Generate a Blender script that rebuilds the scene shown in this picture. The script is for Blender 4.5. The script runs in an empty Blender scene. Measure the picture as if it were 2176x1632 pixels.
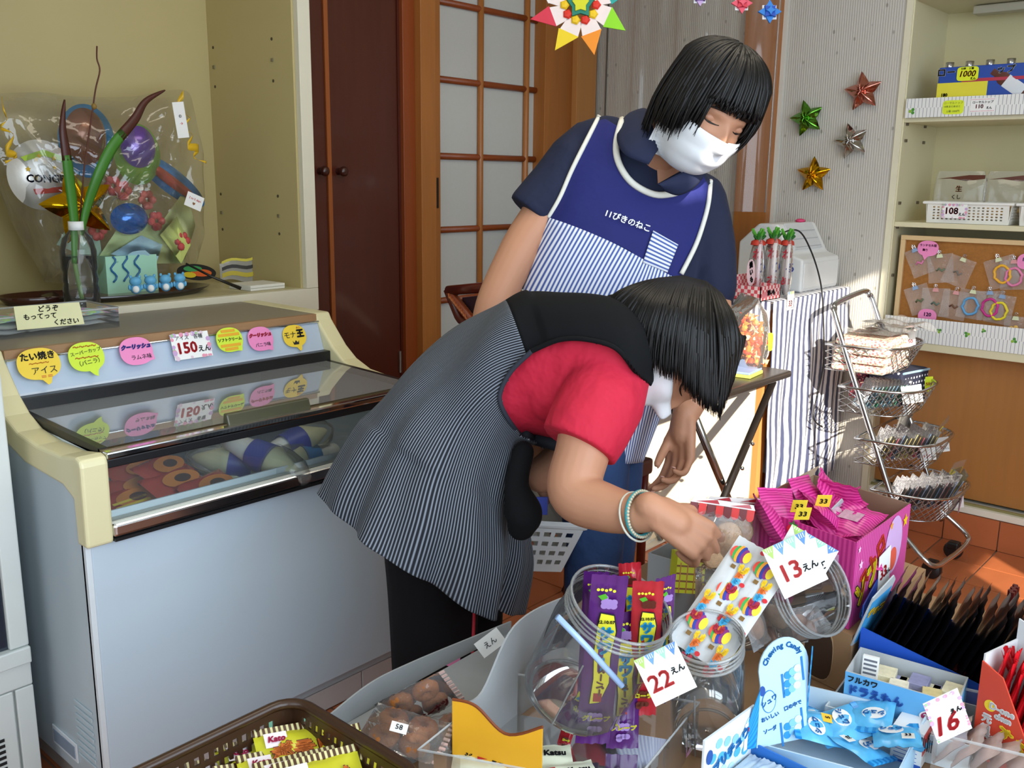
import bpy, bmesh, math, random
import numpy as np
from mathutils import Vector, Matrix
random.seed(7)
S = bpy.context.scene
COL = S.collection
# ---------------------------------------------------------------- camera, world, light, exposure
H = 1.22
FPX = 2000.0
PIT, ROL, YAW = (math.radians(a) for a in (12.28, 0.71, 48.76))
FWD = Vector((math.sin(YAW)*math.cos(PIT), math.cos(YAW)*math.cos(PIT), -math.sin(PIT)))
_r = Vector((math.cos(YAW), -math.sin(YAW), 0)); _u = _r.cross(FWD)
RGT = math.cos(ROL)*_r + math.sin(ROL)*_u
UPV = -math.sin(ROL)*_r + math.cos(ROL)*_u
CAM = Vector((0, 0, H))
cam = bpy.data.cameras.new('camera'); co = bpy.data.objects.new('camera', cam); COL.objects.link(co)
cam.sensor_width = 36; cam.lens = FPX*36/2176; cam.clip_start = .05
_m = Matrix((RGT, UPV, -FWD)).transposed().to_4x4(); _m.translation = CAM
co.matrix_world = _m
S.camera = co
S.view_settings.view_transform = 'Standard'; S.view_settings.look = 'None'
S.view_settings.gamma = 1; S.view_settings.use_curve_mapping = False
S.view_settings.exposure = 0.0
S.cycles.transparent_max_bounces = 32
S.cycles.max_bounces = 10
w = bpy.data.worlds.new('sky'); S.world = w; w.use_nodes = True
bg = w.node_tree.nodes['Background']; bg.inputs[0].default_value = (.62, .78, 1, 1); bg.inputs[1].default_value = 1.3
SUND = Vector((.62, .78, -.40)).normalized()
sun = bpy.data.lights.new('sun', 'SUN'); sun.energy = 10.5; sun.angle = .009; sun.color = (1, .90, .74)
so = bpy.data.objects.new('sun', sun); COL.objects.link(so)
so.rotation_euler = SUND.to_track_quat('-Z', 'Y').to_euler(); so.location = (-2, -3, 4)
def area(name, loc, target, sx, sy, power, color):
    l = bpy.data.lights.new(name, 'AREA'); l.shape = 'RECTANGLE'; l.size = sx; l.size_y = sy; l.energy = power; l.color = color
    o = bpy.data.objects.new(name, l); COL.objects.link(o); o.location = loc
    o.rotation_euler = (Vector(target)-Vector(loc)).to_track_quat('-Z', 'Y').to_euler()
    return o
area('front_daylight_fill', (.9, -1.12, 1.25), (1.3, 2.0, .9), 3.6, 1.9, 104, (.74, .87, 1))  # added fill lamp standing in for daylight from a glazed shopfront
area('side_fill', (-1.5, .6, 1.4), (1.5, 1.2, .9), 2.2, 1.6, 26, (.74, .87, 1))  # added fill lamp; the left wall has no window
area('ceiling_fill', (1.7, 1.0, 2.38), (1.7, 1.0, 0), 1.3, .6, 9, (1, .90, .72))  # unseen ceiling area lamp, added as warm room fill
# ---------------------------------------------------------------- helpers
def at(x, y, z=None, X=None, Y=None, D=None):
    """photo pixel -> world point on a horizontal / vertical plane or at a distance"""
    d = RGT*((x-1088)/FPX) - UPV*((y-816)/FPX) + FWD
    if z is not None: k = (z-H)/d.z
    elif X is not None: k = X/d.x
    elif Y is not None: k = Y/d.y
    else: k = D
    return CAM + d*k
MW = {}
def mw(o): return MW.get(o.name, Matrix.Identity(4)) if o else Matrix.Identity(4)
def tag(o, label=None, cat=None, group=None, kind=None):
    if label: o['label'] = label
    if cat: o['category'] = cat
    if group: o['group'] = group
    if kind: o['kind'] = kind
    return o
def thing(name, label, cat, loc=(0, 0, 0), rotz=0, group=None, rot=None, kind=None):
    o = bpy.data.objects.new(name, None); COL.objects.link(o); o.empty_display_size = .05
    m = Matrix.Translation(Vector(loc)) @ (rot.to_4x4() if rot is not None else Matrix.Rotation(rotz, 4, 'Z'))
    o.matrix_world = m; MW[o.name] = m
    return tag(o, label, cat, group, kind)
def link(name, me, mat, parent=None):
    o = bpy.data.objects.new(name, me); COL.objects.link(o)
    if mat is not None and not me.materials: me.materials.append(mat)
    if parent is not None:
        o.parent = parent
        MW[o.name] = mw(parent)
    return o
def frame(right, up):
    r = Vector(right).normalized(); u = Vector(up); u = (u - r*u.dot(r)).normalized(); n = r.cross(u)
    return Matrix((r, u, n)).transposed()
class MB:
    def __init__(s): s.v = []; s.f = []; s.uv = []
    def add(s, vs, fs, M=None):
        o = len(s.v)
        s.v += [tuple(M @ Vector(p)) for p in vs] if M is not None else [tuple(p) for p in vs]
        s.f += [tuple(i+o for i in f) for f in fs]; return s
    def box(s, x0, x1, y0, y1, z0, z1, M=None):
        return s.add([(x0,y0,z0),(x1,y0,z0),(x1,y1,z0),(x0,y1,z0),(x0,y0,z1),(x1,y0,z1),(x1,y1,z1),(x0,y1,z1)],
                     [(3,2,1,0),(4,5,6,7),(0,1,5,4),(1,2,6,5),(2,3,7,6),(3,0,4,7)], M)
    def prism(s, poly, z0, z1, M=None):
        n = len(poly)
        a = sum(poly[i][0]*poly[(i+1)%n][1]-poly[(i+1)%n][0]*poly[i][1] for i in range(n))
        if a < 0: poly = poly[::-1]
        return s.add([(x,y,z0) for x,y in poly]+[(x,y,z1) for x,y in poly],
                     [tuple(range(n-1,-1,-1)), tuple(range(n,2*n))]+[(i,(i+1)%n,n+(i+1)%n,n+i) for i in range(n)], M)
    def tube(s, pts, r, n=8, closed=False, cap=True, M=None):
        P = [Vector(p) for p in pts]; k = len(P)
        R = r if isinstance(r, (list, tuple)) else [r]*k
        T = []
        for i in range(k):
            a = P[(i-1)%k] if (closed or i > 0) else P[i]; b = P[(i+1)%k] if (closed or i < k-1) else P[i]
            t = (b-a); T.append(t.normalized() if t.length > 1e-9 else Vector((0,0,1)))
        up = Vector((0,0,1)) if abs(T[0].z) < .9 else Vector((1,0,0))
        N = (up - T[0]*up.dot(T[0])).normalized(); vs = []
        for i in range(k):
            N = N - T[i]*N.dot(T[i])
            N = N.normalized() if N.length > 1e-6 else T[i].orthogonal().normalized()
            B = T[i].cross(N)
            for j in range(n):
                a = 2*math.pi*j/n
                vs.append(P[i] + (N*math.cos(a)+B*math.sin(a))*R[i])
        fs = []
        for i in range(k if closed else k-1):
            i2 = (i+1) % k
            for j in range(n):
                fs.append((i*n+j, i*n+(j+1)%n, i2*n+(j+1)%n, i2*n+j))
        if cap and not closed:
            fs.append(tuple(range(n-1,-1,-1))); fs.append(tuple((k-1)*n+j for j in range(n)))
        return s.add(vs, fs, M)
    def lathe(s, prof, n=32, M=None):
        vs = []; fs = []; k = len(prof)
        for r, z in prof:
            for j in range(n):
                a = 2*math.pi*j/n; vs.append((r*math.cos(a), r*math.sin(a), z))
        for i in range(k-1):
            for j in range(n):
                fs.append((i*n+j, i*n+(j+1)%n, (i+1)*n+(j+1)%n, (i+1)*n+j))
        if prof[0][0] > 1e-6: pass
        return s.add(vs, fs, M)
    def ball(s, c, r, n=12, m=8, M=None):
        rx, ry, rz = r if isinstance(r, (tuple, list)) else (r, r, r)
        vs = [(c[0], c[1], c[2]-rz)]; fs = []
        for i in range(1, m):
            p = math.pi*i/m
            for j in range(n):
                a = 2*math.pi*j/n
                vs.append((c[0]+rx*math.sin(p)*math.cos(a), c[1]+ry*math.sin(p)*math.sin(a), c[2]-rz*math.cos(p)))
        vs.append((c[0], c[1], c[2]+rz)); e = len(vs)-1
        for j in range(n): fs.append((0, 1+(j+1)%n, 1+j))
        for i in range(m-2):
            for j in range(n):
                a = 1+i*n; b = a+n
                fs.append((a+j, a+(j+1)%n, b+(j+1)%n, b+j))
        a = 1+(m-2)*n
        for j in range(n): fs.append((a+j, a+(j+1)%n, e))
        return s.add(vs, fs, M)
    def grid(s, nu, nv, fn, mask=None, closed_u=False, M=None, uv=None):
        vs = []; fs = []; uvs = []
        cu = nu if closed_u else nu+1
        for j in range(nv+1):
            for i in range(cu):
                vs.append(fn(i/nu, j/nv))
        o = len(s.v)
        for j in range(nv):
            for i in range(nu):
                if mask and not mask((i+.5)/nu, (j+.5)/nv): continue
                i2 = (i+1) % cu
                fs.append((j*cu+i, j*cu+i2, (j+1)*cu+i2, (j+1)*cu+i))
                if uv:
                    s.uv += [uv(i/nu, j/nv), uv((i+1)/nu, j/nv), uv((i+1)/nu, (j+1)/nv), uv(i/nu, (j+1)/nv)]
        return s.add(vs, fs, M)
    def mesh(s, name, M=None):
        me = bpy.data.meshes.new(name)
        vs = [tuple(M @ Vector(p)) for p in s.v] if M is not None else s.v
        me.from_pydata(vs, [], s.f)
        if s.uv:
            l = me.uv_layers.new(name='UVMap')
            l.data.foreach_set('uv', [c for p in s.uv for c in p])
        me.update(); return me
    def build(s, name, mat, parent=None, world=False, smooth=False, bevel=0, solid=0, seg=2, sub=0, off=0):
        me = s.mesh(name, mw(parent).inverted() if (world and parent is not None) else None)
        if smooth: me.polygons.foreach_set('use_smooth', [True]*len(me.polygons))
        o = link(name, me, mat, parent)
        if sub:
            m = o.modifiers.new('sub', 'SUBSURF'); m.levels = sub; m.render_levels = sub
        if solid:
            m = o.modifiers.new('solid', 'SOLIDIFY'); m.thickness = solid; m.offset = off
        if bevel:
            m = o.modifiers.new('bevel', 'BEVEL'); m.width = bevel; m.segments = seg; m.limit_method = 'ANGLE'; m.angle_limit = .7
            m.use_clamp_overlap = True
        return o
def struct(name, mb, mat, **k):
    o = mb.build(name, mat, **k); o['kind'] = 'structure'; return o
def copy_tree(o, loc=None, rotz=None, M=None, label=None, group=None):
    c = o.copy(); COL.objects.link(c)
    if M is not None: c.matrix_world = M
    elif loc is not None: c.location = loc; c.rotation_euler = (0, 0, rotz or 0)
    if label: c['label'] = label
    if group: c['group'] = group
    MW[c.name] = c.matrix_world.copy() if M is None else M
    for ch in list(o.children):
        d = ch.copy(); COL.objects.link(d); d.parent = c
        for g in list(ch.children):
            e = g.copy(); COL.objects.link(e); e.parent = d
    return c
# ---- materials (all node based)
_mats = {}
def srgb(c):
    if isinstance(c, str):
        c = c.lstrip('#'); c = [int(c[i:i+2], 16)/255 for i in (0, 2, 4)]
    return tuple((x/12.92 if x <= .04045 else ((x+.055)/1.055)**2.4) for x in c)
def newmat(name):
    m = bpy.data.materials.new(name); m.use_nodes = True
    return m, m.node_tree.nodes, m.node_tree.links, m.node_tree.nodes['Principled BSDF']
def val(nt, op, a, b=None):
    n = nt.nodes.new('ShaderNodeMath'); n.operation = op
    for i, x in enumerate((a, b)):
        if x is None: continue
        if isinstance(x, (int, float)): n.inputs[i].default_value = x
        else: nt.links.new(x, n.inputs[i])
    return n.outputs[0]
def mixc(nt, fac, a, b):
    n = nt.nodes.new('ShaderNodeMix'); n.data_type = 'RGBA'
    if isinstance(fac, (int, float)): n.inputs[0].default_value = fac
    else: nt.links.new(fac, n.inputs[0])
    for i, x in ((6, a), (7, b)):
        if isinstance(x, tuple): n.inputs[i].default_value = (*x[:3], 1)
        else: nt.links.new(x, n.inputs[i])
    return n.outputs[2]
def noise(nt, scale, detail=3, coord='Object', stretch=None):
    tc = nt.nodes.new('ShaderNodeTexCoord'); n = nt.nodes.new('ShaderNodeTexNoise')
    n.inputs['Scale'].default_value = scale; n.inputs['Detail'].default_value = detail
    o = tc.outputs[coord]
    if stretch:
        mp = nt.nodes.new('ShaderNodeMapping'); mp.inputs['Scale'].default_value = stretch
        nt.links.new(o, mp.inputs[0]); o = mp.outputs[0]
    nt.links.new(o, n.inputs['Vector']); return n.outputs[0]
def M(col, rough=.5, metal=0, var=.06, scale=25, bump=0, stretch=None, spec=.5, rnd=0, alpha=None, trans=0, coat=0, bscale=None, sheen=0, bdist=.004):
    c = srgb(col); key = (c, rough, metal, var, scale, bump, stretch, spec, rnd, trans, coat, bscale, sheen, bdist)
    if key in _mats: return _mats[key]
    m, N, L, B = newmat('mat_%d' % len(_mats)); nt = m.node_tree
    f = noise(nt, scale, 3, 'Object', stretch)
    out = mixc(nt, f, tuple(x*(1-var) for x in c), tuple(min(1, x*(1+var)) for x in c))
    if rnd:
        oi = nt.nodes.new('ShaderNodeObjectInfo'); hs = nt.nodes.new('ShaderNodeHueSaturation')
        v = val(nt, 'ADD', val(nt, 'MULTIPLY', oi.outputs['Random'], rnd*2), 1-rnd)
        L.new(v, hs.inputs['Value']); L.new(out, hs.inputs['Color']); out = hs.outputs[0]
    L.new(out, B.inputs['Base Color'])
    B.inputs['Roughness'].default_value = rough; B.inputs['Metallic'].default_value = metal
    B.inputs['Specular IOR Level'].default_value = spec
    if trans: B.inputs['Transmission Weight'].default_value = trans
    if coat: B.inputs['Coat Weight'].default_value = coat; B.inputs['Coat Roughness'].default_value = .08
    if sheen: B.inputs['Sheen Weight'].default_value = sheen
    if bump:
        b = nt.nodes.new('ShaderNodeBump'); b.inputs['Strength'].default_value = bump; b.inputs['Distance'].default_value = bdist
        L.new(noise(nt, bscale or scale*2, 4, 'Object', stretch), b.inputs['Height']); L.new(b.outputs[0], B.inputs['Normal'])
    _mats[key] = m; return m
def stripe_mat(c1, c2, period, axis=0, duty=.5, coord='Object', rough=.6, ang=0, wob=0, soft=.08, sheen=0, bump=0, mask2=None):
    key = ('st', str(c1), str(c2), period, axis, duty, coord, rough, ang, wob, bump)
    if key in _mats: return _mats[key]
    m, N, L, B = newmat('stripe_%d' % len(_mats)); nt = m.node_tree
    tc = nt.nodes.new('ShaderNodeTexCoord'); mp = nt.nodes.new('ShaderNodeMapping')
    mp.inputs['Rotation'].default_value = (0, 0, ang) if not isinstance(ang, tuple) else ang
    L.new(tc.outputs[coord], mp.inputs[0]); sp = nt.nodes.new('ShaderNodeSeparateXYZ'); L.new(mp.outputs[0], sp.inputs[0])
    x = sp.outputs[axis]
    if wob:
        x = val(nt, 'ADD', x, val(nt, 'MULTIPLY', noise(nt, 18, 2, coord), wob))
    fr = val(nt, 'FRACT', val(nt, 'DIVIDE', x, period))
    tri = val(nt, 'ABSOLUTE', val(nt, 'SUBTRACT', fr, .5))
    rmp = nt.nodes.new('ShaderNodeMapRange'); L.new(tri, rmp.inputs[0])
    rmp.inputs[1].default_value = duty/2-soft; rmp.inputs[2].default_value = duty/2+soft
    out = mixc(nt, rmp.outputs[0], srgb(c1), srgb(c2))
    L.new(out, B.inputs['Base Color']); B.inputs['Roughness'].default_value = rough
    if sheen: B.inputs['Sheen Weight'].default_value = sheen
    if bump:
        b = nt.nodes.new('ShaderNodeBump'); b.inputs['Strength'].default_value = bump; b.inputs['Distance'].default_value = .003
        L.new(noise(nt, 900, 2, coord), b.inputs['Height']); L.new(b.outputs[0], B.inputs['Normal'])
    _mats[key] = m; return m
def clear_mat(name='clear', tint=(1, 1, 1), rough=.03, haze=0.0, ior=1.45, bump=0, bs=30, gain=1.0):
    """thin clear plastic / glass film: see-through with a fresnel gloss, a little milky haze"""
    key = ('clear', tint, rough, haze, ior, bump, bs, gain)
    if key in _mats: return _mats[key]
    m, N, L, B = newmat(name); nt = m.node_tree; N.remove(B)
    out = N['Material Output']
    t = N.new('ShaderNodeBsdfTransparent'); t.inputs[0].default_value = (*tint, 1)
    g = N.new('ShaderNodeBsdfGlossy'); g.inputs['Roughness'].default_value = rough
    fr = N.new('ShaderNodeFresnel'); fr.inputs[0].default_value = ior
    mx = N.new('ShaderNodeMixShader')
    L.new(val(nt, 'MULTIPLY', fr.outputs[0], gain), mx.inputs[0]); L.new(t.outputs[0], mx.inputs[1]); L.new(g.outputs[0], mx.inputs[2])
    if bump:
        b = N.new('ShaderNodeBump'); b.inputs['Strength'].default_value = bump; b.inputs['Distance'].default_value = .004
        L.new(noise(nt, bs, 3), b.inputs['Height']); L.new(b.outputs[0], g.inputs['Normal']); L.new(b.outputs[0], fr.inputs['Normal'])
    last = mx
    if haze:
        d = N.new('ShaderNodeBsdfDiffuse'); d.inputs[0].default_value = (.85, .87, .88, 1)
        m2 = N.new('ShaderNodeMixShader'); m2.inputs[0].default_value = haze
        L.new(mx.outputs[0], m2.inputs[1]); L.new(d.outputs[0], m2.inputs[2]); last = m2
    L.new(last.outputs[0], out.inputs[0]); _mats[key] = m; return m
# ---- lettering: collected, turned to meshes at the end
TEXTS = []
def text(body, parent, pos, right, up, size, mat, bold=0, align='CENTER', name='lettering', lift=.0009, warp=None, thick=.0003, sx=1.0, shear=0):
    """pos/right/up in world space"""
    c = bpy.data.curves.new('lettering', 'FONT'); c.body = body; c.size = size; c.align_x = align; c.align_y = 'CENTER'
    c.extrude = 0 if warp else thick; c.resolution_u = 2; c.shear = shear
    o = bpy.data.objects.new('tmp_text', c); COL.objects.link(o)
    R = frame(right, up); m = R.to_4x4(); m.translation = Vector(pos) + R.col[2]*lift
    m = m @ Matrix.Diagonal((sx, 1, 1, 1))
    TEXTS.append((o, m, parent, mat, name, warp, bold))
def finish_texts():
    bpy.context.view_layer.update()
    dg = bpy.context.evaluated_depsgraph_get()
    for o, m, parent, mat, name, warp, bold in TEXTS:
        me = bpy.data.meshes.new_from_object(o.evaluated_get(dg)); me.name = name
        me.materials.clear()
        if bold:
            n = len(me.vertices); v0 = [tuple(v.co) for v in me.vertices]; f0 = [tuple(q.vertices) for q in me.polygons]; vs, fs = [], []
            for k, (dx, dy) in enumerate(((-1,0),(1,0),(0,1),(0,-1),(.7,.7),(-.7,-.7))):
                vs += [(x+dx*bold, y+dy*bold, z) for x, y, z in v0]; fs += [tuple(i+k*n for i in q) for q in f0]
            me = bpy.data.meshes.new(name); me.from_pydata(vs, [], fs); me.update()
        if warp:
            for v in me.vertices: v.co = warp(v.co.x, v.co.y)
            me.transform(mw(parent).inverted())
        else:
            me.transform(mw(parent).inverted() @ m)
        link(name, me, mat, parent)
    for t in TEXTS: bpy.data.objects.remove(t[0])
# ---- cards
def bubble_poly(w, h, tail=None, n=40, k=2.4):
    """speech bubble outline, tail = (angle, length)"""
    P = []
    for i in range(n):
        a = 2*math.pi*i/n; c, s_ = math.cos(a), math.sin(a)
        r = 1/((abs(c)**k+abs(s_)**k)**(1/k)); x, y = r*c*w/2, r*s_*h/2
        if tail:
            d = abs((a-tail[0]+math.pi) % (2*math.pi)-math.pi)
            if d < .24: k_ = 1-d/.24; x += math.cos(tail[0])*tail[1]*k_; y += math.sin(tail[0])*tail[1]*k_
        P.append((x, y))
    return P
def ordn(k): return ['first','second','third','fourth','fifth','sixth','seventh','eighth','ninth','tenth','eleventh','twelfth','thirteenth','fourteenth','fifteenth','sixteenth','seventeenth','eighteenth','nineteenth','twentieth','twenty-first','twenty-second'][k]
def card(name, label, cat, pos, right, up, w, h, mat, poly=None, texts=(), group=None, t=.0008, extra=None, sc=1.0):
    """flat paper card; pos = centre, texts = (string, x, y, size, material, bold[, opts])"""
    R = frame(right, up)
    o = thing(name, label, cat, pos, rot=R, group=group)
    P = poly or [(-w/2,-h/2),(w/2,-h/2),(w/2,h/2),(-w/2,h/2)]
    MB().prism([(x*sc, y*sc) for x, y in P], -t, 0).build('card', mat, o)
    m = R.to_4x4() @ Matrix.Diagonal((sc, sc, 1, 1)); m.translation = Vector(pos)
    if extra: extra(o, m, R)
    for tx in texts:
        s_, x, y, sz, mt = tx[:5]; b = tx[5] if len(tx) > 5 else 0; k = tx[6] if len(tx) > 6 else {}
        a = k.pop('rot', 0) if k else 0
        rr = R.col[0]*math.cos(a)+R.col[1]*math.sin(a); uu = R.col[1]*math.cos(a)-R.col[0]*math.sin(a)
        text(s_, o, m @ Vector((x, y, 0)), rr, uu, sz*sc, mt, b*sc, **k)
    return o
def decal(parent, m, poly, mat, lift=.0005, name='print', t=.0003):
    """thin printed shape; poly in the local plane of matrix m (world)"""
    return MB().prism(poly, lift, lift+t, m).build(name, mat, parent, world=True)
def rect(x0, y0, x1, y1): return [(x0,y0),(x1,y0),(x1,y1),(x0,y1)]
def ell(cx, cy, rx, ry, n=20, a0=0): return [(cx+rx*math.cos(a0+2*math.pi*i/n), cy+ry*math.sin(a0+2*math.pi*i/n)) for i in range(n)]
def star(cx, cy, R, r, n=5, a0=math.pi/2):
    return [(cx+(R if i % 2 == 0 else r)*math.cos(a0+math.pi*i/n), cy+(R if i % 2 == 0 else r)*math.sin(a0+math.pi*i/n)) for i in range(2*n)]
INK = M('#17181c', .7); REDINK = M('#c8202c', .6); BLUEINK = M('#2b2a86', .6); ORINK = M('#e08018', .6)
WHITE = M('#eeeeec', .6); PAPER = M('#f2f1ee', .75)
X_, Y_, Z_ = Vector((1, 0, 0)), Vector((0, 1, 0)), Vector((0, 0, 1))
def cat(P, t):
    n = len(P)-1; x = min(max(t, 0), .99999)*n; i = int(x); f = x-i
    p0, p1, p2, p3 = (np.array(P[max(i-1,0)], float), np.array(P[i], float), np.array(P[min(i+1,n)], float), np.array(P[min(i+2,n)], float))
    return .5*((2*p1)+(p2-p0)*f+(2*p0-5*p1+4*p2-p3)*f*f+(3*p1-p0-3*p2+p3)*f**3)
# ---------------------------------------------------------------- the room
WX = 3.366   # right wall / shelf unit front
TILE = .178
grout = M('#8d7a6a', .9)
struct('floor', MB().box(-1.7, 4.2, -1.3, 3.2, -.06, -.004), grout)
floor = bpy.data.objects['floor']
tile_m = M('#b5673f', .38, var=.16, scale=9, bump=.06, rnd=.10)
tm = MB().box(-TILE/2+.003, TILE/2-.003, -TILE/2+.003, TILE/2-.003, -.02, 0).mesh('floor_tile'); tm.materials.append(tile_m)
cells = []
for i in range(0, 22):
    for j in range(-6, 12):
        x = WX - TILE*(i+.5); y = .743 + TILE*(j+.5)
        if y > 2.52: continue
        d = (Vector((x, y, 0))-CAM); dep = d.dot(FWD)
        if dep < .3: continue
        px_ = 1088+FPX*d.dot(RGT)/dep; py_ = 816-FPX*d.dot(UPV)/dep
        vis = (-200 < px_ < 2400 and py_ < 1900)
        cells.append((0 if vis else 1, dep, x, y))
cells.sort()
for k, (v, dd, x, y) in enumerate(cells):
    if k >= 290: break
    o = link('tile', tm, None, floor); o.location = (x, y, 0)
rest = MB()
for k, (v, dd, x, y) in enumerate(cells[290:]):
    rest.box(x-TILE/2+.003, x+TILE/2-.003, y-TILE/2+.003, y+TILE/2-.003, -.02, 0)
if rest.v:
    o = rest.build('tile_field', tile_m, floor); o['kind'] = 'stuff'
# shell
wall_m = M('#cfc9bd', .85, var=.03, scale=60)
cream_m = M('#d8cfa6', .45, var=.03, scale=6)
struct('ceiling', MB().box(-1.7, 4.2, -1.3, 3.2, 2.45, 2.5), M('#e6e2d6', .9))
struct('wall_left', MB().box(-1.75, -1.65, -1.3, 3.2, 0, 2.5), wall_m)
struct('wall_back', MB().box(-1.7, 4.2, 2.98, 3.08, 0, 2.5), M('#c9bf97', .8))
# unseen shop front wall behind the camera; openings shaped to aim the sun
fw = MB(); FY = -1.22
HOLES = [(.16, 1.42, 1.52, 2.22), (1.47, 1.75, .86, 1.06), (-.16, .0, 2.345, 2.44)]
xs_ = sorted({-1.7, 4.2, *[h[0] for h in HOLES], *[h[1] for h in HOLES]}); zs_ = sorted({0, 2.5, *[h[2] for h in HOLES], *[h[3] for h in HOLES]})
for xa, xb in zip(xs_[:-1], xs_[1:]):
    for za, zb0 in zip(zs_[:-1], zs_[1:]):
        if not any(h[0] <= xa and xb <= h[1] and h[2] <= za and zb0 <= h[3] for h in HOLES): fw.box(xa, xb, FY-.1, FY, za, zb0)
struct('wall_front', fw, wall_m)
# wallpaper of the right wall: fine vertical ribs and small specks
def wallpaper():
    m, N, L, B = newmat('wallpaper'); nt = m.node_tree
    tc = N.new('ShaderNodeTexCoord'); sp = N.new('ShaderNodeSeparateXYZ'); L.new(tc.outputs['Object'], sp.inputs[0])
    rib = val(nt, 'SINE', val(nt, 'MULTIPLY', sp.outputs[1], 2*math.pi/.0085))
    vo = N.new('ShaderNodeTexVoronoi'); mp = N.new('ShaderNodeMapping'); mp.inputs['Scale'].default_value = (1, 1, .62); mp.inputs['Rotation'].default_value = (.5, 0, 0)
    L.new(tc.outputs['Object'], mp.inputs[0]); L.new(mp.outputs[0], vo.inputs['Vector']); vo.inputs['Scale'].default_value = 17; vo.inputs['Randomness'].default_value = .25
    spot = N.new('ShaderNodeMapRange'); L.new(vo.outputs['Distance'], spot.inputs[0]); spot.inputs[1].default_value = .05; spot.inputs[2].default_value = .09
    c = mixc(nt, spot.outputs[0], srgb('#a09a90'), srgb('#cbc6bd'))
    c = mixc(nt, val(nt, 'MULTIPLY', val(nt, 'ADD', rib, 1), .06), c, srgb('#9d978c'))
    L.new(c, B.inputs['Base Color']); B.inputs['Roughness'].default_value = .8
    b = N.new('ShaderNodeBump'); b.inputs['Strength'].default_value = .35; b.inputs['Distance'].default_value = .002
    L.new(rib, b.inputs['Height']); L.new(b.outputs[0], B.inputs['Normal']); return m
wp = wallpaper()
struct('wall_right', MB().box(WX, WX+.1, 1.222, 2.99, 0, 2.5), wp)
struct('wall_right_end', MB().box(3.72, 3.82, -1.3, 1.3, 0, 2.5), M('#c9bf97', .8))
wood = M('#a8672c', .45, var=.16, scale=3, stretch=(18, 18, 1.2), coat=.15)
wood_lt = M('#c98b4e', .5, var=.12, scale=3, stretch=(20, 20, 1))
wood_dk = M('#4c1805', .42, var=.22, scale=2.5, stretch=(14, 14, 1), coat=.15)
wood_md = M('#8a3f12', .42, var=.14, scale=3, stretch=(14, 14, 1), coat=.1)
# post between the two wallpapered bays of the right wall
struct('trim_1', MB().box(WX-.045, WX-.001, 1.655, 1.79, 0, 2.5), wood, bevel=.002)
struct('trim_2', MB().box(WX-.012, WX-.001, 1.640, 1.655, 0, 2.5), M('#d8d4ca', .6))
# wallpaper seam board behind the curtain
struct('trim_3', MB().box(WX-.006, WX-.001, 2.44, 2.445, 0, 2.5), M('#6d675f', .7))
# back wall joinery
YB = 2.55
struct('trim_4', MB().box(2.352, 2.425, YB-.05, YB+.10, 0, 2.5), wood, bevel=.002)          # post left of the shoji
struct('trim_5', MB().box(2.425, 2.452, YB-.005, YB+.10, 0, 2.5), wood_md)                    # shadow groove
struct('trim_6', MB().box(2.296, 2.352, YB-.02, YB+.10, 0, 2.5), wood_md, bevel=.002)
struct('trim_7', MB().box(3.212, 3.344, YB-.07, YB+.10, 0, 2.5), wood_lt, bevel=.002)
struct('trim_8', MB().box(3.344, WX, YB-.03, YB+.10, 0, 2.5), M('#2c120a', .6))  # dark strip: the darkness of the gap beside the jamb put into color
struct('trim_9', MB().box(3.036, 3.212, YB-.045, YB+.02, 0, 2.5), wood, bevel=.002)
# closet double door
def closet_door(n, x0, x1, knob_x, hinge_x):
    d = thing('door_%d' % n, None, None, (x0, YB, 0), kind='structure'); w_ = x1-x0
    MB().box(0, w_, 0, .03, 0, 2.4).build('panel', wood_dk, d, bevel=.002)
    k = MB().lathe([(.001,0),(.012,0),(.010,.006),(.006,.012),(.010,.018),(.016,.024),(.016,.032),(.010,.038),(.001,.039)], 20,
                   Matrix.Translation((knob_x-x0, 0, 1.238)) @ Matrix.Rotation(math.pi/2, 4, 'X'))
    k.build('knob', M('#3a1206', .35, coat=.3), d, smooth=True)
    if hinge_x:
        MB().tube([(hinge_x-x0, -.004, .52), (hinge_x-x0, -.004, .60)], .006, 10).build('hinge', M('#b8b0a4', .3, 1), d)
closet_door(1, 1.82, 1.974, 1.945, None)
closet_door(2, 1.990, 2.286, 2.022, 2.280)
struct('trim_10', MB().box(1.974, 1.990, YB-.006, YB+.02, 0, 2.4), M('#9a5220', .45, var=.1, stretch=(20,20,1)))
struct('trim_11', MB().box(2.286, 2.296, YB-.004, YB+.03, 0, 2.4), wood_dk)
# shoji sliding door: stiles, muntins, one pane per field
sh = thing('door_3', None, None, (2.452, YB, 0), kind='structure')
glassp = M('#c9c8c2', .55, var=.03, scale=120, spec=.3, trans=0)
MB().box(0, .031, -.012, .03, 0, 2.4).build('stile', wood, sh, bevel=.002)
mx_ = [.259, .525]
zs = [.765-.268*2, .765-.268, .765, 1.031, 1.300, 1.571, 1.837, 2.105]
for x in mx_:
    MB().tube([(x, .004, .1), (x, .004, 2.35)], .0125, 12).build('muntin', wood, sh, smooth=True)
for z_ in zs:
    MB().tube([(.03, .006, z_), (.66, .006, z_)], .012, 12).build('muntin', wood_md, sh, smooth=True)
zz = zs + [2.372]
xx = [.031]+mx_+[.66]
for a, b in zip(zz[:-1], zz[1:]):
    for c, d in zip(xx[:-1], xx[1:]):
        MB().box(c, d, .014, .018, a, b).build('pane', glassp, sh)
MB().box(.03, .66, -.008, .03, 0, zs[0]).build('bottom_rail', wood_md, sh, bevel=.002)
MB().box(.03, .66, -.008, .03, 2.34, 2.42).build('top_rail', wood_md, sh)
MB().box(.010, .020, -.0135, -.0115, 1.167-.055, 1.167+.055).build('handle', M('#1a120c', .4), sh)
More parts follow.
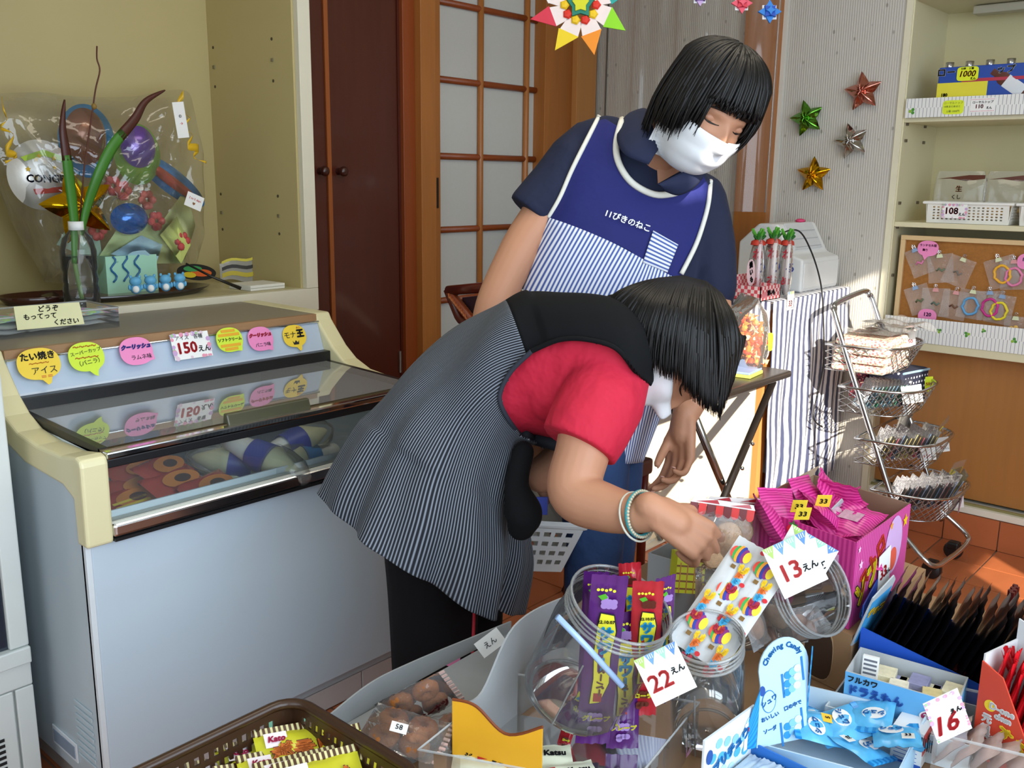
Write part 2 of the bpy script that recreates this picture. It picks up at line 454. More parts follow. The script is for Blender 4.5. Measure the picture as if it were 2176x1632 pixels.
# ---------------------------------------------------------------- built-in shelf cabinet behind the freezer
cb = thing('shelf_cabinet', 'cream built-in cabinet with open shelf recess behind the ice-cream freezer', 'cabinet', (0, 2.40, 0))
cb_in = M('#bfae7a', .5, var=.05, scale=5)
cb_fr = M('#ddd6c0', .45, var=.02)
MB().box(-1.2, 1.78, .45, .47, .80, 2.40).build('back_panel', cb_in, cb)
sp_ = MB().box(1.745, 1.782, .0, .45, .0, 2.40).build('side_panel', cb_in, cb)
hol = MB().tube([(0,0,0),(.0,0,.0015)], .0048, 10).mesh('pin_hole'); hol.materials.append(M('#4a4230', .6))
pin = MB().box(-.005,.005,-.005,.005,0,.004).mesh('shelf_pin'); pin.materials.append(M('#7d7458', .4))
for yy, zl in ((.42, (1.62, 1.56, 1.50, 1.16, 1.10, 1.045)), (.10, (1.62, 1.56, 1.50, 1.16, 1.10, 1.045))):
    for q, z_ in enumerate(zl):
        o = link('shelf_pin' if q in (1, 4) else 'pin_hole', pin if q in (1, 4) else hol, None, sp_)
        o.matrix_local = Matrix.Translation((1.7455, yy-.0, z_)) @ Matrix.Rotation(-math.pi/2, 4, 'Y')
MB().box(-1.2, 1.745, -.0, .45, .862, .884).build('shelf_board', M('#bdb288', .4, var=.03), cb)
MB().box(1.752, 1.795, -.022, 0, .884, 2.40).build('front_frame', cb_fr, cb, bevel=.0015)
MB().box(-1.2, 1.795, -.022, 0, .815, .8835).build('shelf_edge', cb_fr, cb, bevel=.0015)
MB().box(1.755, 1.795, -.022, 0, .0, .814).build('lower_frame', cb_fr, cb, bevel=.0015)
MB().box(-1.2, 1.752, -.008, .0, .0, .812).build('lower_panel', cb_fr, cb)
# ---------------------------------------------------------------- refrigerator at the left edge
fr = thing('display_refrigerator', 'white refrigerator cabinet with dark glass door at left edge', 'refrigerator', (-.05, 1.80, 0))
frm = M('#d3d8d4', .4, var=.03)
MB().box(0, .690, 0, .55, .02, 1.95).build('body', frm, fr, bevel=.004)
MB().box(.02, .655, -.004, .0, .335, 1.85).build('glass_door', M('#26303c', .12, coat=.5), fr)
MB().box(.655, .690, -.014, 0, .335, 1.9).build('door_frame', frm, fr, bevel=.003)
MB().box(0, .690, -.02, 0, .300, .334).build('door_rail', frm, fr, bevel=.003)
MB().box(0, .690, -.012, 0, .252, .299).build('lower_rail', frm, fr, bevel=.003)
MB().box(0, .652, -.012, 0, .03, .250).build('lower_panel', frm, fr, bevel=.002)
MB().box(.657, .690, -.012, 0, .03, .250).build('side_strip', frm, fr, bevel=.002)
for k in range(9):
    MB().box(.50, .628, -.0135, -.011, .06+k*.012, .066+k*.012).build('vent_slot', M('#16191b', .6), fr)
# ---------------------------------------------------------------- ice-cream freezer
FX0, FX1 = .685, 1.555
fz = thing('ice_cream_freezer', 'pale blue and cream ice-cream freezer with sloping glass top', 'freezer', (FX0, 1.608, 0))
FW = FX1-FX0
pan = M('#c8d8e4', .22, var=.015, scale=2, coat=.4)
pan2 = M('#b9c6cd', .3, var=.03, scale=3, coat=.2)
crm = M('#e2d9ac', .38, var=.05, scale=5, coat=.15)
chrome = M('#e8eaec', .08, 1, var=.01)
blk = M('#1a1a1c', .35)
MB().box(.010, FW-.010, .0, .02, .086, .60).build('front_panel', pan, fz, bevel=.003)
SIDE = [(.006,.06),(.74,.06),(.74,.84),(.42,.84),(.36,.785),(.30,.74),(.245,.718),(.16,.71),(.02,.71),(.006,.70)]
SWP = Matrix(((0,0,1,0),(1,0,0,0),(0,1,0,0),(0,0,0,1)))
MB().prism(SIDE, .0, .014, SWP).build('side_panel', pan2, fz, bevel=.002)
MB().prism(SIDE, FW-.014, FW, SWP).build('side_panel', pan2, fz, bevel=.002)
MB().box(.016, FW-.016, .72, .74, .06, .86).build('rear_panel', pan2, fz)
MB().box(.016, FW-.016, .02, .72, .06, .36).build('base_body', pan2, fz)
MB().box(.0, .010, -.0005, .014, .086, .60).build('corner_strip', M('#dfe6ea', .3), fz)
# side vents and recessed grip
for k in range(9):
    MB().box(-.003, 0, .032, .105, .108+k*.0145, .1145+k*.0145).build('vent_slat', pan2, fz, bevel=.001)
MB().box(-.003, .0, .112, .222, .086, .128).build('grip_rim', M('#dfe5ea', .3), fz, bevel=.002)
MB().box(-.0045, -.0031, .120, .214, .094, .120).build('grip_recess', M('#8796a8', .4), fz)
# cream end caps: profile (y, z) in freezer space, swept through x
prof_o = [(.756,.868),(.412,.868),(.402,.85),(.372,.818),(.342,.787),(.30,.757),(.245,.736),(.16,.727),(.06,.728),(.0,.737),(-.016,.733),(-.020,.72),(-.018,.57),(.02,.57),
          (.022,.655),(.06,.672),(.22,.680),(.33,.71),(.40,.77),(.44,.80),(.756,.80)]
def cap(x0, x1):
    mb = MB(); mb.prism([(y, z) for y, z in prof_o], x0, x1, Matrix(((0,0,1,0),(1,0,0,0),(0,1,0,0),(0,0,0,1))))
    return mb.build('end_cap', crm, fz, bevel=.006, seg=3)
cap(-.004, .046); cap(FW-.046, FW+.004)
# top board with wood edge
MB().box(.046, FW-.046, .418, .756, .850, .8665).build('top_board', M('#8d8473', .45, var=.05, scale=80), fz)
MB().box(.046, FW-.046, .404, .418, .848, .8665).build('top_edge', M('#a07a56', .5, var=.1, stretch=(1,8,8)), fz)
# sloping sign panel
SIGN = [(.400,.850),(.376,.776)]
MB().prism([(.400,.849),(.376,.780),(.37,.772),(.39,.772),(.42,.80),(.42,.849)], .046, FW-.046,
           Matrix(((0,0,1,0),(1,0,0,0),(0,1,0,0),(0,0,0,1)))).build('sign_panel', M('#b8c6d8', .3, var=.02, coat=.3), fz, bevel=.002)
MB().tube([(.046,.396,.8475),(FW-.046,.396,.8475)], .003, 8).build('sign_trim', chrome, fz, smooth=True)
# black frame and glass lid (two sliding panes)
def lid_z(y): return .7365 + (y-.012)*.030
GY0, GY1 = .012, .375
MB().box(.046, FW-.046, .348, .392, .748, .776).build('rear_frame', blk, fz, bevel=.002)
for x in (.046, FW-.060):
    mb = MB(); mb.add([(x,GY0,lid_z(GY0)-.012),(x+.014,GY0,lid_z(GY0)-.012),(x+.014,GY1,lid_z(GY1)-.012),(x,GY1,lid_z(GY1)-.012),
                       (x,GY0,lid_z(GY0)+.004),(x+.014,GY0,lid_z(GY0)+.004),(x+.014,GY1,lid_z(GY1)+.004),(x,GY1,lid_z(GY1)+.004)],
                      [(3,2,1,0),(4,5,6,7),(0,1,5,4),(1,2,6,5),(2,3,7,6),(3,0,4,7)]); mb.build('side_frame', blk, fz)
glass = clear_mat('glass', (.94,.97,.98), .015, .16, 1.62, gain=1.9)  # milky haze and boosted gloss lighten the lid, standing in for reflected light
def lid(x0, x1, dz):
    mb = MB(); v = []
    for t in (0, .004):
        v += [(x0,GY0,lid_z(GY0)+dz+t),(x1,GY0,lid_z(GY0)+dz+t),(x1,GY1-.01,lid_z(GY1-.01)+dz+t),(x0,GY1-.01,lid_z(GY1-.01)+dz+t)]
    mb.add(v, [(4,5,6,7)]); return mb.build('glass_lid', glass, fz)
lid(.06, FW-.06, 0)
# front rail, handle, front window, lower chrome trim
MB().box(.046, FW-.046, -.014, .012, .708, .724).build('front_rail', blk, fz, bevel=.002)
MB().box(.046, FW-.046, -.017, .004, .7242, .7375).build('chrome_rail', chrome, fz, bevel=.003)
MB().box(.046, FW-.046, .004, .018, .7242, .7385).build('rail_lip', M('#5a4a2c', .3, coat=.4), fz)
mb = MB(); mb.prism([(-.012,-.004),(.012,-.004),(.008,.020),(-.004,.020)], .30, .50, Matrix(((0,0,1,0),(1,0,0,.010),(0,1,0,.7385),(0,0,0,1))))
mb.build('lid_handle', M('#4b4a38', .3), fz, bevel=.003)
MB().box(.046, FW-.046, -.010, -.006, .608, .708).build('front_window', clear_mat('glass', (.95,.98,.98), .015, .03, 1.45), fz)
MB().box(.046, FW-.046, -.020, .010, .578, .604).build('chrome_trim', M('#eef0f2', .2, 1, var=.01), fz, bevel=.006, seg=3)
MB().box(.046, FW-.046, -.014, .010, .604, .608).build('window_sill', M('#c8c8bc', .4), fz)
MB().box(.046, FW-.046, -.022, .006, .572, .5775).build('trim_seal', blk, fz)
# interior tub
tub = M('#dfe9ee', .4, var=.03)
mb = MB(); mb.box(.046, FW-.046, .012, .016, .37, .62); mb.build('tub_front', tub, fz)
MB().box(.046, FW-.046, .66, .67, .36, .77).build('tub_back', tub, fz)
MB().box(.046, .052, .012, .66, .36, .73).build('tub_side', tub, fz)
MB().box(FW-.052, FW-.046, .012, .66, .36, .73).build('tub_side', tub, fz)
MB().box(.046, FW-.046, .012, .66, .50, .51).build('tub_floor', M('#d5dfe6', .6, bump=.3), fz)
# white tiled plinth under the freezer
pl = thing('tiled_plinth', 'low white tiled plinth the freezer stands on', 'plinth', (FX0, 1.63, 0))
MB().box(0.02, 1.05, .006, .60, 0, .058).build('core', M('#a7a099', .8), pl)
for k in range(6):
    MB().box(.035+k*.172-.085+.002, .035+k*.172+.085, 0, .008, .002, .056+.028*0).build('tile', M('#cfcac8', .35, var=.04, rnd=.04), pl, bevel=.001)
# signs on the freezer sloping panel
def sign_pos(px_, py_):
    # plane through the sign slope, world
    n = Vector((0, -(.849-.780), (.400-.376)*-1)).normalized()  # facing forward/down
    p0 = Vector((FX0, 1.608+.388, .8145))
    d = at(px_, py_, D=1)-CAM
    return CAM + d*((p0-CAM).dot(n)/d.dot(n)) + n*.0022
SU = Vector((0, .024, .069)).normalized()
yel, lime, pnk = M('#f2cf3e', .6), M('#cfe83c', .6), M('#ee8cc0', .6)
card('speech_bubble_sign', 'yellow speech-bubble sign reading taiyaki ice, leftmost on freezer', 'sign', sign_pos(82, 772), X_, SU, .068, .052, yel,
     bubble_poly(.068, .052, (-1.35, .014)), [('たい焼き', 0, .012, .0140, INK, .0005), ('アイス', .006, -.012, .014, INK, 0), ('〜〜〜〜', 0, .0005, .008, ORINK, .0003), ('＝＝', .008, -.0225, .010, REDINK, 0)], sc=1.27)
card('speech_bubble_sign', 'lime speech-bubble sign reading super cup vanilla, on freezer', 'sign', sign_pos(183, 757), X_, SU, .060, .050, lime,
     bubble_poly(.060, .050, (-1.3, .014)), [('スーパーカップ', 0, .008, .0076, INK, 0, {'rot': .1}), ('（バニラ）', .003, -.010, .0095, INK, 0, {'rot': .1}), ('〜〜〜〜', 0, .017, .010, ORINK, .0004), ('〜〜〜〜', 0, -.002, .010, ORINK, .0004)], sc=1.27)
card('speech_bubble_sign', 'pink speech-bubble sign with blue lettering reading coolish ramune', 'sign', sign_pos(289, 745), X_, SU, .056, .046, pnk,
     bubble_poly(.056, .046, (-.6, .006)), [('クーリッシュ', 0, .007, .0086, BLUEINK, .0009, {'shear': .3}), ('ラムネ味', .006, -.011, .009, INK, 0)], sc=1.36)
def floral(w_, h_):
    def f(o, m, R):
        rng = random.Random(3)
        cols = [M('#e79ab0', .7), M('#c9a4cf', .7), M('#9fc59a', .7), M('#e2c7d6', .7)]
        for k in range(34):
            t = rng.random()*2*(w_+h_)
            if t < w_: x, y = t-w_/2, -h_/2
            elif t < w_+h_: x, y = w_/2, t-w_-h_/2
            elif t < 2*w_+h_: x, y = t-w_-h_-w_/2, h_/2
            else: x, y = -w_/2, t-2*w_-h_-h_/2
            x *= .93; y *= .90; r = .003*rng.uniform(.7, 1.5)*(w_/.07)
            decal(o, m, ell(x, y, r, r, 7), cols[k % 4], .0003+k*.00001, 'flower_print', .0001)
    return f
card('price_card', 'flower-bordered freezer price card reading 150 yen', 'price card', sign_pos(406, 733), X_, SU, .070, .044, PAPER, None,
     [('アイス　各種', -.002, .014, .0085, INK, 0), ('150', -.010, -.004, .026, REDINK, .0009), ('えん', .022, -.008, .012, INK, .0003)], extra=floral(.070, .044), sc=1.38)
card('speech_bubble_sign', 'lime and orange striped speech-bubble sign reading soft cream', 'sign', sign_pos(487, 721), X_, SU, .052, .044, lime,
     bubble_poly(.052, .044, (-.9, .006)), [('ソフトクリーム', 0, 0, .0068, INK, .0002)],
     extra=lambda o, m, R: [decal(o, m, rect(-a, y, a, y+.005), M('#e6a928', .6), .0003, 'stripe_print') for a, y in ((.014,.0135),(.021,.0065),(.020,-.0125),(.013,-.019))], sc=1.36)
card('speech_bubble_sign', 'pink speech-bubble sign with red lettering reading coolish vanilla', 'sign', sign_pos(553, 719), X_, SU, .054, .046, pnk,
     bubble_poly(.054, .046, (-.9, .008)), [('クーリッシュ', 0, .007, .0082, M('#b01f3a', .6), .0009, {'shear': .3}), ('バニラ味', .002, -.012, .0085, INK, 0)], sc=1.32)
card('speech_bubble_sign', 'yellow speech-bubble sign with crown reading mona king, rightmost on freezer', 'sign', sign_pos(625, 713), X_, SU, .056, .046, yel,
     bubble_poly(.056, .046, (-1.35, .013)), [('モナ', -.011, .002, .015, INK, 0), ('王', .014, .003, .018, INK, .0012), ('おう', .012, .016, .005, REDINK, 0)],
     extra=lambda o, m, R: decal(o, m, [(-.006,-.018),(.006,-.018),(.008,-.010),(.004,-.014),(0,-.009),(-.004,-.014),(-.008,-.010)], INK, .0003, 'crown_print'), sc=1.25)
# ---------------------------------------------------------------- shelf unit on the right
def lattice(mb, P, U, V, nu, nv, hu=.6, hv=.6, mu=0, mv=0):
    """flat wall from P along U and V with nu x nv rectangular holes (margins mu, mv as fractions)"""
    P, U, V = Vector(P), Vector(U), Vector(V)
    def pt(a, b): return P + U*a + V*b
    if mu:
        for a0, a1 in ((0, mu), (1-mu, 1)): mb.add([pt(a0,0),pt(a1,0),pt(a1,1),pt(a0,1)], [(0,1,2,3)])
    if mv:
        for b0, b1 in ((0, mv), (1-mv, 1)): mb.add([pt(mu,b0),pt(1-mu,b0),pt(1-mu,b1),pt(mu,b1)], [(0,1,2,3)])
    du, dv = (1-2*mu)/nu, (1-2*mv)/nv
    for i in range(nu):
        for j in range(nv):
            a, b = mu+i*du, mv+j*dv; ea, eb = du*(1-hu)/2, dv*(1-hv)/2
            o = [pt(a,b), pt(a+du,b), pt(a+du,b+dv), pt(a,b+dv)]
            n = [pt(a+ea,b+eb), pt(a+du-ea,b+eb), pt(a+du-ea,b+dv-eb), pt(a+ea,b+dv-eb)]
            mb.add(o+n, [(0,1,5,4),(1,2,6,5),(2,3,7,6),(3,0,4,7)])
    return mb
un = thing('shelf_unit', 'cream wall shelf unit with open shelves and brown sliding doors', 'shelf unit', (WX, 1.222, 0))
ucr = M('#dcd3b0', .45, var=.03, scale=6)
L_ = 2.2
MB().box(0, .36, -.028, 0, .0, 2.44).build('side_panel', ucr, un, bevel=.001)
MB().box(-.006, .0, -.024, -.002, .0, 2.44).build('front_edge', M('#e2dbc0', .45), un)
MB().box(.34, .36, -L_, -.028, .10, 2.44).build('back_panel', M('#d2c89c', .5, var=.04, scale=6), un)
MB().box(.0, .34, -L_, -.028, 1.075, 1.092).build('shelf_board', ucr, un, bevel=.002)
MB().box(.0, .34, -L_, -.028, 1.424, 1.441).build('shelf_board', ucr, un, bevel=.002)
MB().box(-.012, .34, -L_, -.028, .656, .684).build('shelf_board', ucr, un, bevel=.002)
MB().box(.0, .34, -L_, -.028, 1.815, 1.84).build('top_board', ucr, un)
MB().box(.20, .26, -L_, -.15, 1.785, 1.812).build('lamp_fixture', M('#b9b39e', .4), un, bevel=.004)
door_m = M('#a8713a', .42, var=.14, scale=2, stretch=(1, 20, 1.2), coat=.1)
MB().box(.05, .065, -1.15, -.028, .146, .656).build('sliding_door', door_m, un)
MB().box(.075, .09, -L_, -1.1, .146, .656).build('sliding_door', door_m, un)
MB().box(.0, .09, -L_, -.028, .109, .132).build('door_track', M('#e6e2d2', .4), un, bevel=.001)
MB().box(.018, .028, -L_, -.028, .132, .140).build('track_lip', M('#8b8152', .5), un)
# pins
for yy, zz_ in ((-.0285, 1.068), (-.0285, 1.415), (-.0285, 1.36), (-.0285, .90), (-.0285, 1.15)):
    for xx_ in (.02, .20):
        MB().box(xx_, xx_+.012, yy-.006, yy, zz_, zz_+.010).build('shelf_pin', M('#5c5240', .4), un)
# tiled skirting below the unit
bb = struct('baseboard_right', MB().box(WX+.006, WX+.03, -1.0, 1.22, 0, .108), grout)
bt = MB().box(-.006, .004, -TILE/2+.002, TILE/2-.002, .001, .106).mesh('skirting_tile'); bt.materials.append(tile_m)
for j in range(-8, 3):
    y = .743+TILE*(j+.5)
    if y+TILE/2 > 1.24: continue
    o = link('tile', bt, None, bb); o.location = (WX+.004, y, 0)
struct('baseboard_wall', MB().box(WX-.012, WX-.001, 1.225, 1.64, 0, .09), wood_md)
# paper strips with clover print on the shelf edges
def strip_mat():
    m, N, L, B = newmat('clover_strip'); nt = m.node_tree
    tc = N.new('ShaderNodeTexCoord'); sp = N.new('ShaderNodeSeparateXYZ'); L.new(tc.outputs['Object'], sp.inputs[0])
    up = val(nt, 'GREATER_THAN', sp.outputs[2], 0)
    y = val(nt, 'ADD', sp.outputs[1], val(nt, 'MULTIPLY', up, .006))
    fr_ = val(nt, 'FRACT', val(nt, 'DIVIDE', y, .0118))
    ln = val(nt, 'LESS_THAN', fr_, .14)
    L.new(mixc(nt, ln, srgb('#ecebe8'), srgb('#8d9096')), B.inputs['Base Color']); B.inputs['Roughness'].default_value = .7
    return m
stm = strip_mat(); grn = M('#4a8f34', .6); grn2 = M('#8fb83c', .6)
def strip(label, z0, z1, clovers):
    o = thing('paper_strip', label, 'paper strip', (WX-.0135, 1.188, (z0+z1)/2), group=None)
    hh = (z1-z0)/2
    MB().box(-.0012, 0, -1.9, 0, -hh, hh).build('strip', stm, o)
    for k, (y, z_, r) in enumerate(clovers):
        for a in range(3):
            t = a*2.09+.4*k
            MB().prism(ell(y+r*.6*math.cos(t), z_+r*.6*math.sin(t), r*.55, r*.55, 8), .0014, .0018,
                       Matrix(((0,0,-1,0),(1,0,0,0),(0,1,0,0),(0,0,0,1)))).build('clover_print', grn if (a+k) % 3 else grn2, o)
    return o
strip('white paper strip with green clovers along upper shelf edge', 1.438, 1.500, [(-.022,-.010,.010),(-.25,-.004,.009),(-.37,.015,.009),(-.42,-.012,.010)])
strip('white paper strip with green clovers below the corkboard', .684, .768, [(-.085,.008,.008),(-.185,.006,.008),(-.275,.004,.009),(-.325,.022,.007),(-.42,.0,.009)])
# --- products of the upper shelf
pk = thing('drink_carton', 'blue carton of ten brown drink bottles on upper shelf', 'drink carton', (WX+.05, .965, 1.4415))
cyan = M('#2356b4', .4, var=.05); MB().box(-.04, .11, -.175, .135, .0, .155).build('carton', M('#1f49a6', .4, var=.12, scale=9), pk, bevel=.004)
MB().box(-.0415, -.0402, -.02, .135, .0, .105).build('yellow_panel', M('#e8dc3a', .5), pk)
MB().box(-.0415, -.0402, -.175, .06, .105, .115).build('red_band', M('#b8324a', .5), pk)
for k in range(5):
    MB().lathe([(.001,.0),(.024,.0),(.024,.125),(.012,.152),(.012,.160)], 16, Matrix.Translation((-.015, .140-k*.062-.03, .0))).build('bottle', M('#3a1a10', .15, coat=.4), pk, smooth=True)
    MB().lathe([(.0001,.172),(.013,.172),(.013,.156)], 16, Matrix.Translation((-.015, .140-k*.062-.03, .0))).build('cap', M('#c9ccd0', .25, 1), pk, smooth=True)
MB().lathe([(.001,-.06),(.020,-.06),(.020,.03),(.010,.05),(.010,.068),(.001,.068)], 16, Matrix.Translation((-.040, -.085, .095)) @ Matrix.Rotation(-.95, 4, 'X') @ Matrix.Diagonal((.06,1,1,1))).build('bottle_print', M('#5a2a18', .4), pk)
MB().lathe([(.0205,-.05),(.0205,.015)], 16, Matrix.Translation((-.041, -.085, .095)) @ Matrix.Rotation(-.95, 4, 'X') @ Matrix.Diagonal((.06,1,1,1))).build('label_print', M('#dfe3e8', .5), pk)
NX = (-Y_, Z_)   # facing -x: right = -y, up = z
text('ロー', pk, (WX+.0085, 1.075, 1.578), *NX, .030, WHITE, .0012); text('ップ', pk, (WX+.0085, .895, 1.578), *NX, .028, WHITE, .0012)
text('180', pk, (WX+.0080, 1.075, 1.508), *NX, .014, INK, .0006)
card('price_card', 'lime price card reading 1000 yen on the drink carton', 'price card', (WX+.006, 1.008, 1.572), *NX, .074, .050, M('#e4ee22', .6), bubble_poly(.066, .044, None, 36, 6),
     [('10本　１箱', -.002, .016, .008, INK, .0002), ('1000', -.002, -.001, .026, M('#e0601a', .6), .0005, {'shear': .2}), ('えん', .018, -.016, .009, INK, .0003)])
card('price_card', 'lime note card with pale writing on upper shelf strip', 'price card', (WX-.0165, 1.035, 1.467), *NX, .066, .044, M('#e0ee30', .6), bubble_poly(.066, .044, None, 36, 6),
     [('ローヤルトップ', 0, .013, .0085, M('#9aa23a', .6), 0), ('10本まとめると', -.003, .002, .0075, M('#6d8030', .6), 0), ('１箱 1000円', 0, -.013, .008, M('#6d8030', .6), 0)])
card('price_card', 'white price card reading 110 yen on upper shelf strip', 'price card', (WX-.0165, .945, 1.470), *NX, .074, .044, PAPER, None,
     [('ローヤルトップ', 0, .009, .009, INK, .0001), ('110', -.010, -.004, .017, REDINK, .0004), ('えん', .020, -.009, .009, INK, .0002)],
     extra=lambda o, m, R: [decal(o, m, ell(-.034+k*.0045, s_*.018, .0014, .0014, 6), M('#e48fa8', .7), .0003, 'dot_print') for k in range(16) for s_ in (-1, 1)])
def snack_bag(mb, w_, h_, d_, gather=False, n=10, seed=0):
    """pillow bag standing on z=0, width along y, depth along x"""
    rng = random.Random(seed); ph = [rng.uniform(0, 6) for _ in range(4)]
    def f(u, v):
        a = 2*math.pi*u; k = math.sin(math.pi*min(1, v*.92+.08))**.5
        if gather: k = (1-.86*max(0, 1-abs(v-.80)/.12)) * (1 if v < .8 else .7)
        wv = 1+.08*math.sin(5*a+ph[0]+7*v)+.05*math.sin(9*a+ph[1])
        return (d_/2*k*math.sin(a)*wv*(1 if v < .85 or gather else max(.05, (1-v)/.15)), w_/2*math.cos(a)*(.86+.14*k if not gather else k), h_*v)
    mb.grid(28, n, f, closed_u=True); return mb
film = clear_mat('film', (.97,.97,.97), .08, .10, 1.5, .5, 40)
bag_snack = M('#d8b27a', .6, var=.25, scale=60)
bag = thing('snack_bag', 'clear rice-cracker bag with brown band, left in shelf basket', 'snack bag', (WX+.10, 1.02, 1.10))
snack_bag(MB(), .17, .165, .05, seed=1).build('film', film, bag, smooth=True)
mb = MB(); rng = random.Random(5)
for k in range(22): mb.ball((rng.uniform(-.016,.016), rng.uniform(-.07,.07), .012+rng.uniform(0,.045)), (.012,.016,.010), 8, 6)
mb.build('crackers', bag_snack, bag, smooth=True)
MB().prism([(.075,.138),(-.03,.152),(-.08,.152),(-.08,.140),(-.02,.132),(.03,.140)], .010, .0105, Matrix(((0,0,-1,-.004),(1,0,0,0),(0,1,0,0),(0,0,0,1)))).build('band_print', M('#5c2a12', .5), bag)
text('生', bag, (WX+.072, 1.015, 1.205), *NX, .022, ORINK, .0006); text('くし', bag, (WX+.072, 1.022, 1.178), *NX, .016, INK, .0004)
c2 = copy_tree(bag, (WX+.11, .86, 1.10), .12, label='clear rice-cracker bag with brown band, right in shelf basket')
tb = thing('snack_bag', 'gathered clear bag of orange sweets tied with white ribbon', 'snack bag', (WX+.09, .755, 1.10))
snack_bag(MB(), .12, .185, .09, True, 14, 2).build('film', clear_mat('film', (.97,.97,.97), .08, .22, 1.5, .5, 40), tb, smooth=True)
mb = MB()
for k in range(26): mb.ball((rng.uniform(-.03,.03), rng.uniform(-.045,.045), .012+rng.uniform(0,.05)), .011, 8, 6)
mb.build('sweets', M('#e88a2a', .4, var=.2), tb, smooth=True)
MB().tube([(.012*math.cos(a), .014*math.sin(a), .148) for a in [k*.6 for k in range(11)]], .003, 6).build('tie', WHITE, tb)
def shelf_basket(label, y0, y1):
    o = thing('plastic_basket', label, 'basket', (WX+.02, (y0+y1)/2, 1.0935), group='white baskets on the middle shelf'); w_ = (y1-y0)
    mb = MB(); hh = .066; b = .012
    lattice(mb, (-.0,-w_/2+b,0), (0,w_-2*b,0), (-.006,0,hh), 16, 5, .5, .5, .06, .14)
    lattice(mb, (.16,-w_/2+b,0), (0,w_-2*b,0), (.006,0,hh), 16, 5, .5, .5, .06, .14)
    lattice(mb, (0,-w_/2+b,0), (.16,0,0), (0,-.006,hh), 12, 5, .5, .5, .06, .14)
    lattice(mb, (0,w_/2-b,0), (.16,0,0), (0,.006,hh), 12, 5, .5, .5, .06, .14)
    mb.add([(0,-w_/2+b,0),(.16,-w_/2+b,0),(.16,w_/2-b,0),(0,w_/2-b,0)], [(0,1,2,3)])
    mb.build('tray', M('#e9e7df', .4), o, solid=.002)
    rm = MB(); pts = [(-.008,-w_/2,hh),(.168,-w_/2,hh),(.168,w_/2,hh),(-.008,w_/2,hh)]
    rm.tube(pts, .005, 6, closed=True); rm.build('rim', M('#efeee8', .4), o); return o
shelf_basket('white perforated basket holding two rice-cracker bags, next to side panel', .825, 1.105)
shelf_basket('white perforated basket holding the gathered sweets bag', .52, .815)
card('price_card', 'pink-bordered price card reading 108 yen on white basket', 'price card', (WX+.006, 1.002, 1.133), *NX, .078, .046, PAPER, None,
     [('108', -.010, .000, .030, REDINK, .0008), ('えん', .024, -.010, .011, INK, .0004)], extra=floral(.078, .046))
card('price_card', 'pink-bordered price card cut off at right edge on white basket', 'price card', (WX+.006, .745, 1.133), *NX, .078, .046, PAPER, None, [('108', -.010, .000, .030, REDINK, .0008)], extra=floral(.078, .046))
# --- corkboard with bagged hair ties
ckx = WX+.035
ck = thing('corkboard', 'wood-framed corkboard propped in the unit above the clover strip', 'corkboard', (ckx, 1.176, .70))
MB().box(.004, .012, -1.05, -.008, .0, .345).build('cork', M('#a0692f', .9, var=.22, scale=120, bump=.3), ck)
MB().box(-.006, .012, -1.06, .0, .330, .346).build('frame_rail', M('#d9b98a', .5, var=.08, stretch=(1,1,12)), ck, bevel=.001)
MB().box(-.006, .012, -.016, .0, .0, .330).build('frame_rail', M('#d9b98a', .5, var=.08, stretch=(1,12,1)), ck, bevel=.001)
baggie_film = clear_mat('film', (.98,.98,.98), .06, .16, 1.5, .9, 45, gain=1.4)
def hair_bag(px_, py_, rot, tie_col, tie_kind, clip_col, label, w_=.062, h_=.075):
    P = at(px_, py_, X=ckx-.004)
    Rm = frame(-Y_*math.cos(rot)+Z_*math.sin(rot), Z_*math.cos(rot)+Y_*math.sin(rot))
    o = thing('bagged_hair_tie', label, 'bagged accessory', P, rot=Rm, group='bagged accessories clipped to the corkboard')
    w_ *= 1.35; h_ *= 1.3
    def f(u, v):
        return ((u-.5)*w_, -v*h_, .003+.004*math.sin(math.pi*u)*math.sin(math.pi*v)+.0015*math.sin(11*u+7*v))
    MB().grid(8, 8, f).build('bag', baggie_film, o, smooth=True)
    cl = MB().prism([(-.010,-.012),(.010,-.012),(.007,.0),(-.007,.0)], .002, .010); cl.build('clip', clip_col, o)
    mb = MB()
    for s_ in (-1, 1): mb.tube([(s_*.004,-.002,.006),(s_*.005,.010,.008),(s_*.002,.014,.010),(-s_*.001,.004,.008)], .0011, 6)
    mb.build('clip_wire', M('#c9c9c9', .2, 1), o)
    tm_ = M(tie_col, .5, var=.2)
    if tie_kind == 'ring':
        mb = MB().tube([(.024*math.cos(a)+.0022*math.sin(7*a), -.055+.028*math.sin(a)+.0015*math.cos(9*a), .008) for a in [k*2*math.pi/28 for k in range(28)]], .0042, 7, closed=True)
        mb.build('hair_tie', tm_, o, smooth=True)
    elif tie_kind == 'flower':
        mb = MB()
        for a in range(5): mb.ball((.012*math.cos(a*1.257), -.048+.012*math.sin(a*1.257), .008), (.008,.008,.004), 8, 6)
        mb.build('hair_tie', tm_, o, smooth=True)
    else:
        mb = MB().tube([(-.012,-.055,.007),(-.004,-.048,.010),(.006,-.058,.008),(.014,-.050,.007)], .0035, 6); mb.build('hair_tie', tm_, o, smooth=True)
    return o
clb, clw, clp = M('#8ba6c9', .4), M('#d9dfb8', .4), M('#d99a9a', .4)
hair_bag(1944, 528, .45, '#e27fb0', 'x', clb, 'clear bag with pink hair tie, upper left on corkboard', .055)
hair_bag(1998, 540, .15, '#6a7a62', 'x', clw, 'clear bag with dark clip, left of the crossing pair in upper row')
hair_bag(2050, 548, -.30, '#77706a', 'x', clw, 'clear bag with dull clip, right of the crossing pair in upper row')
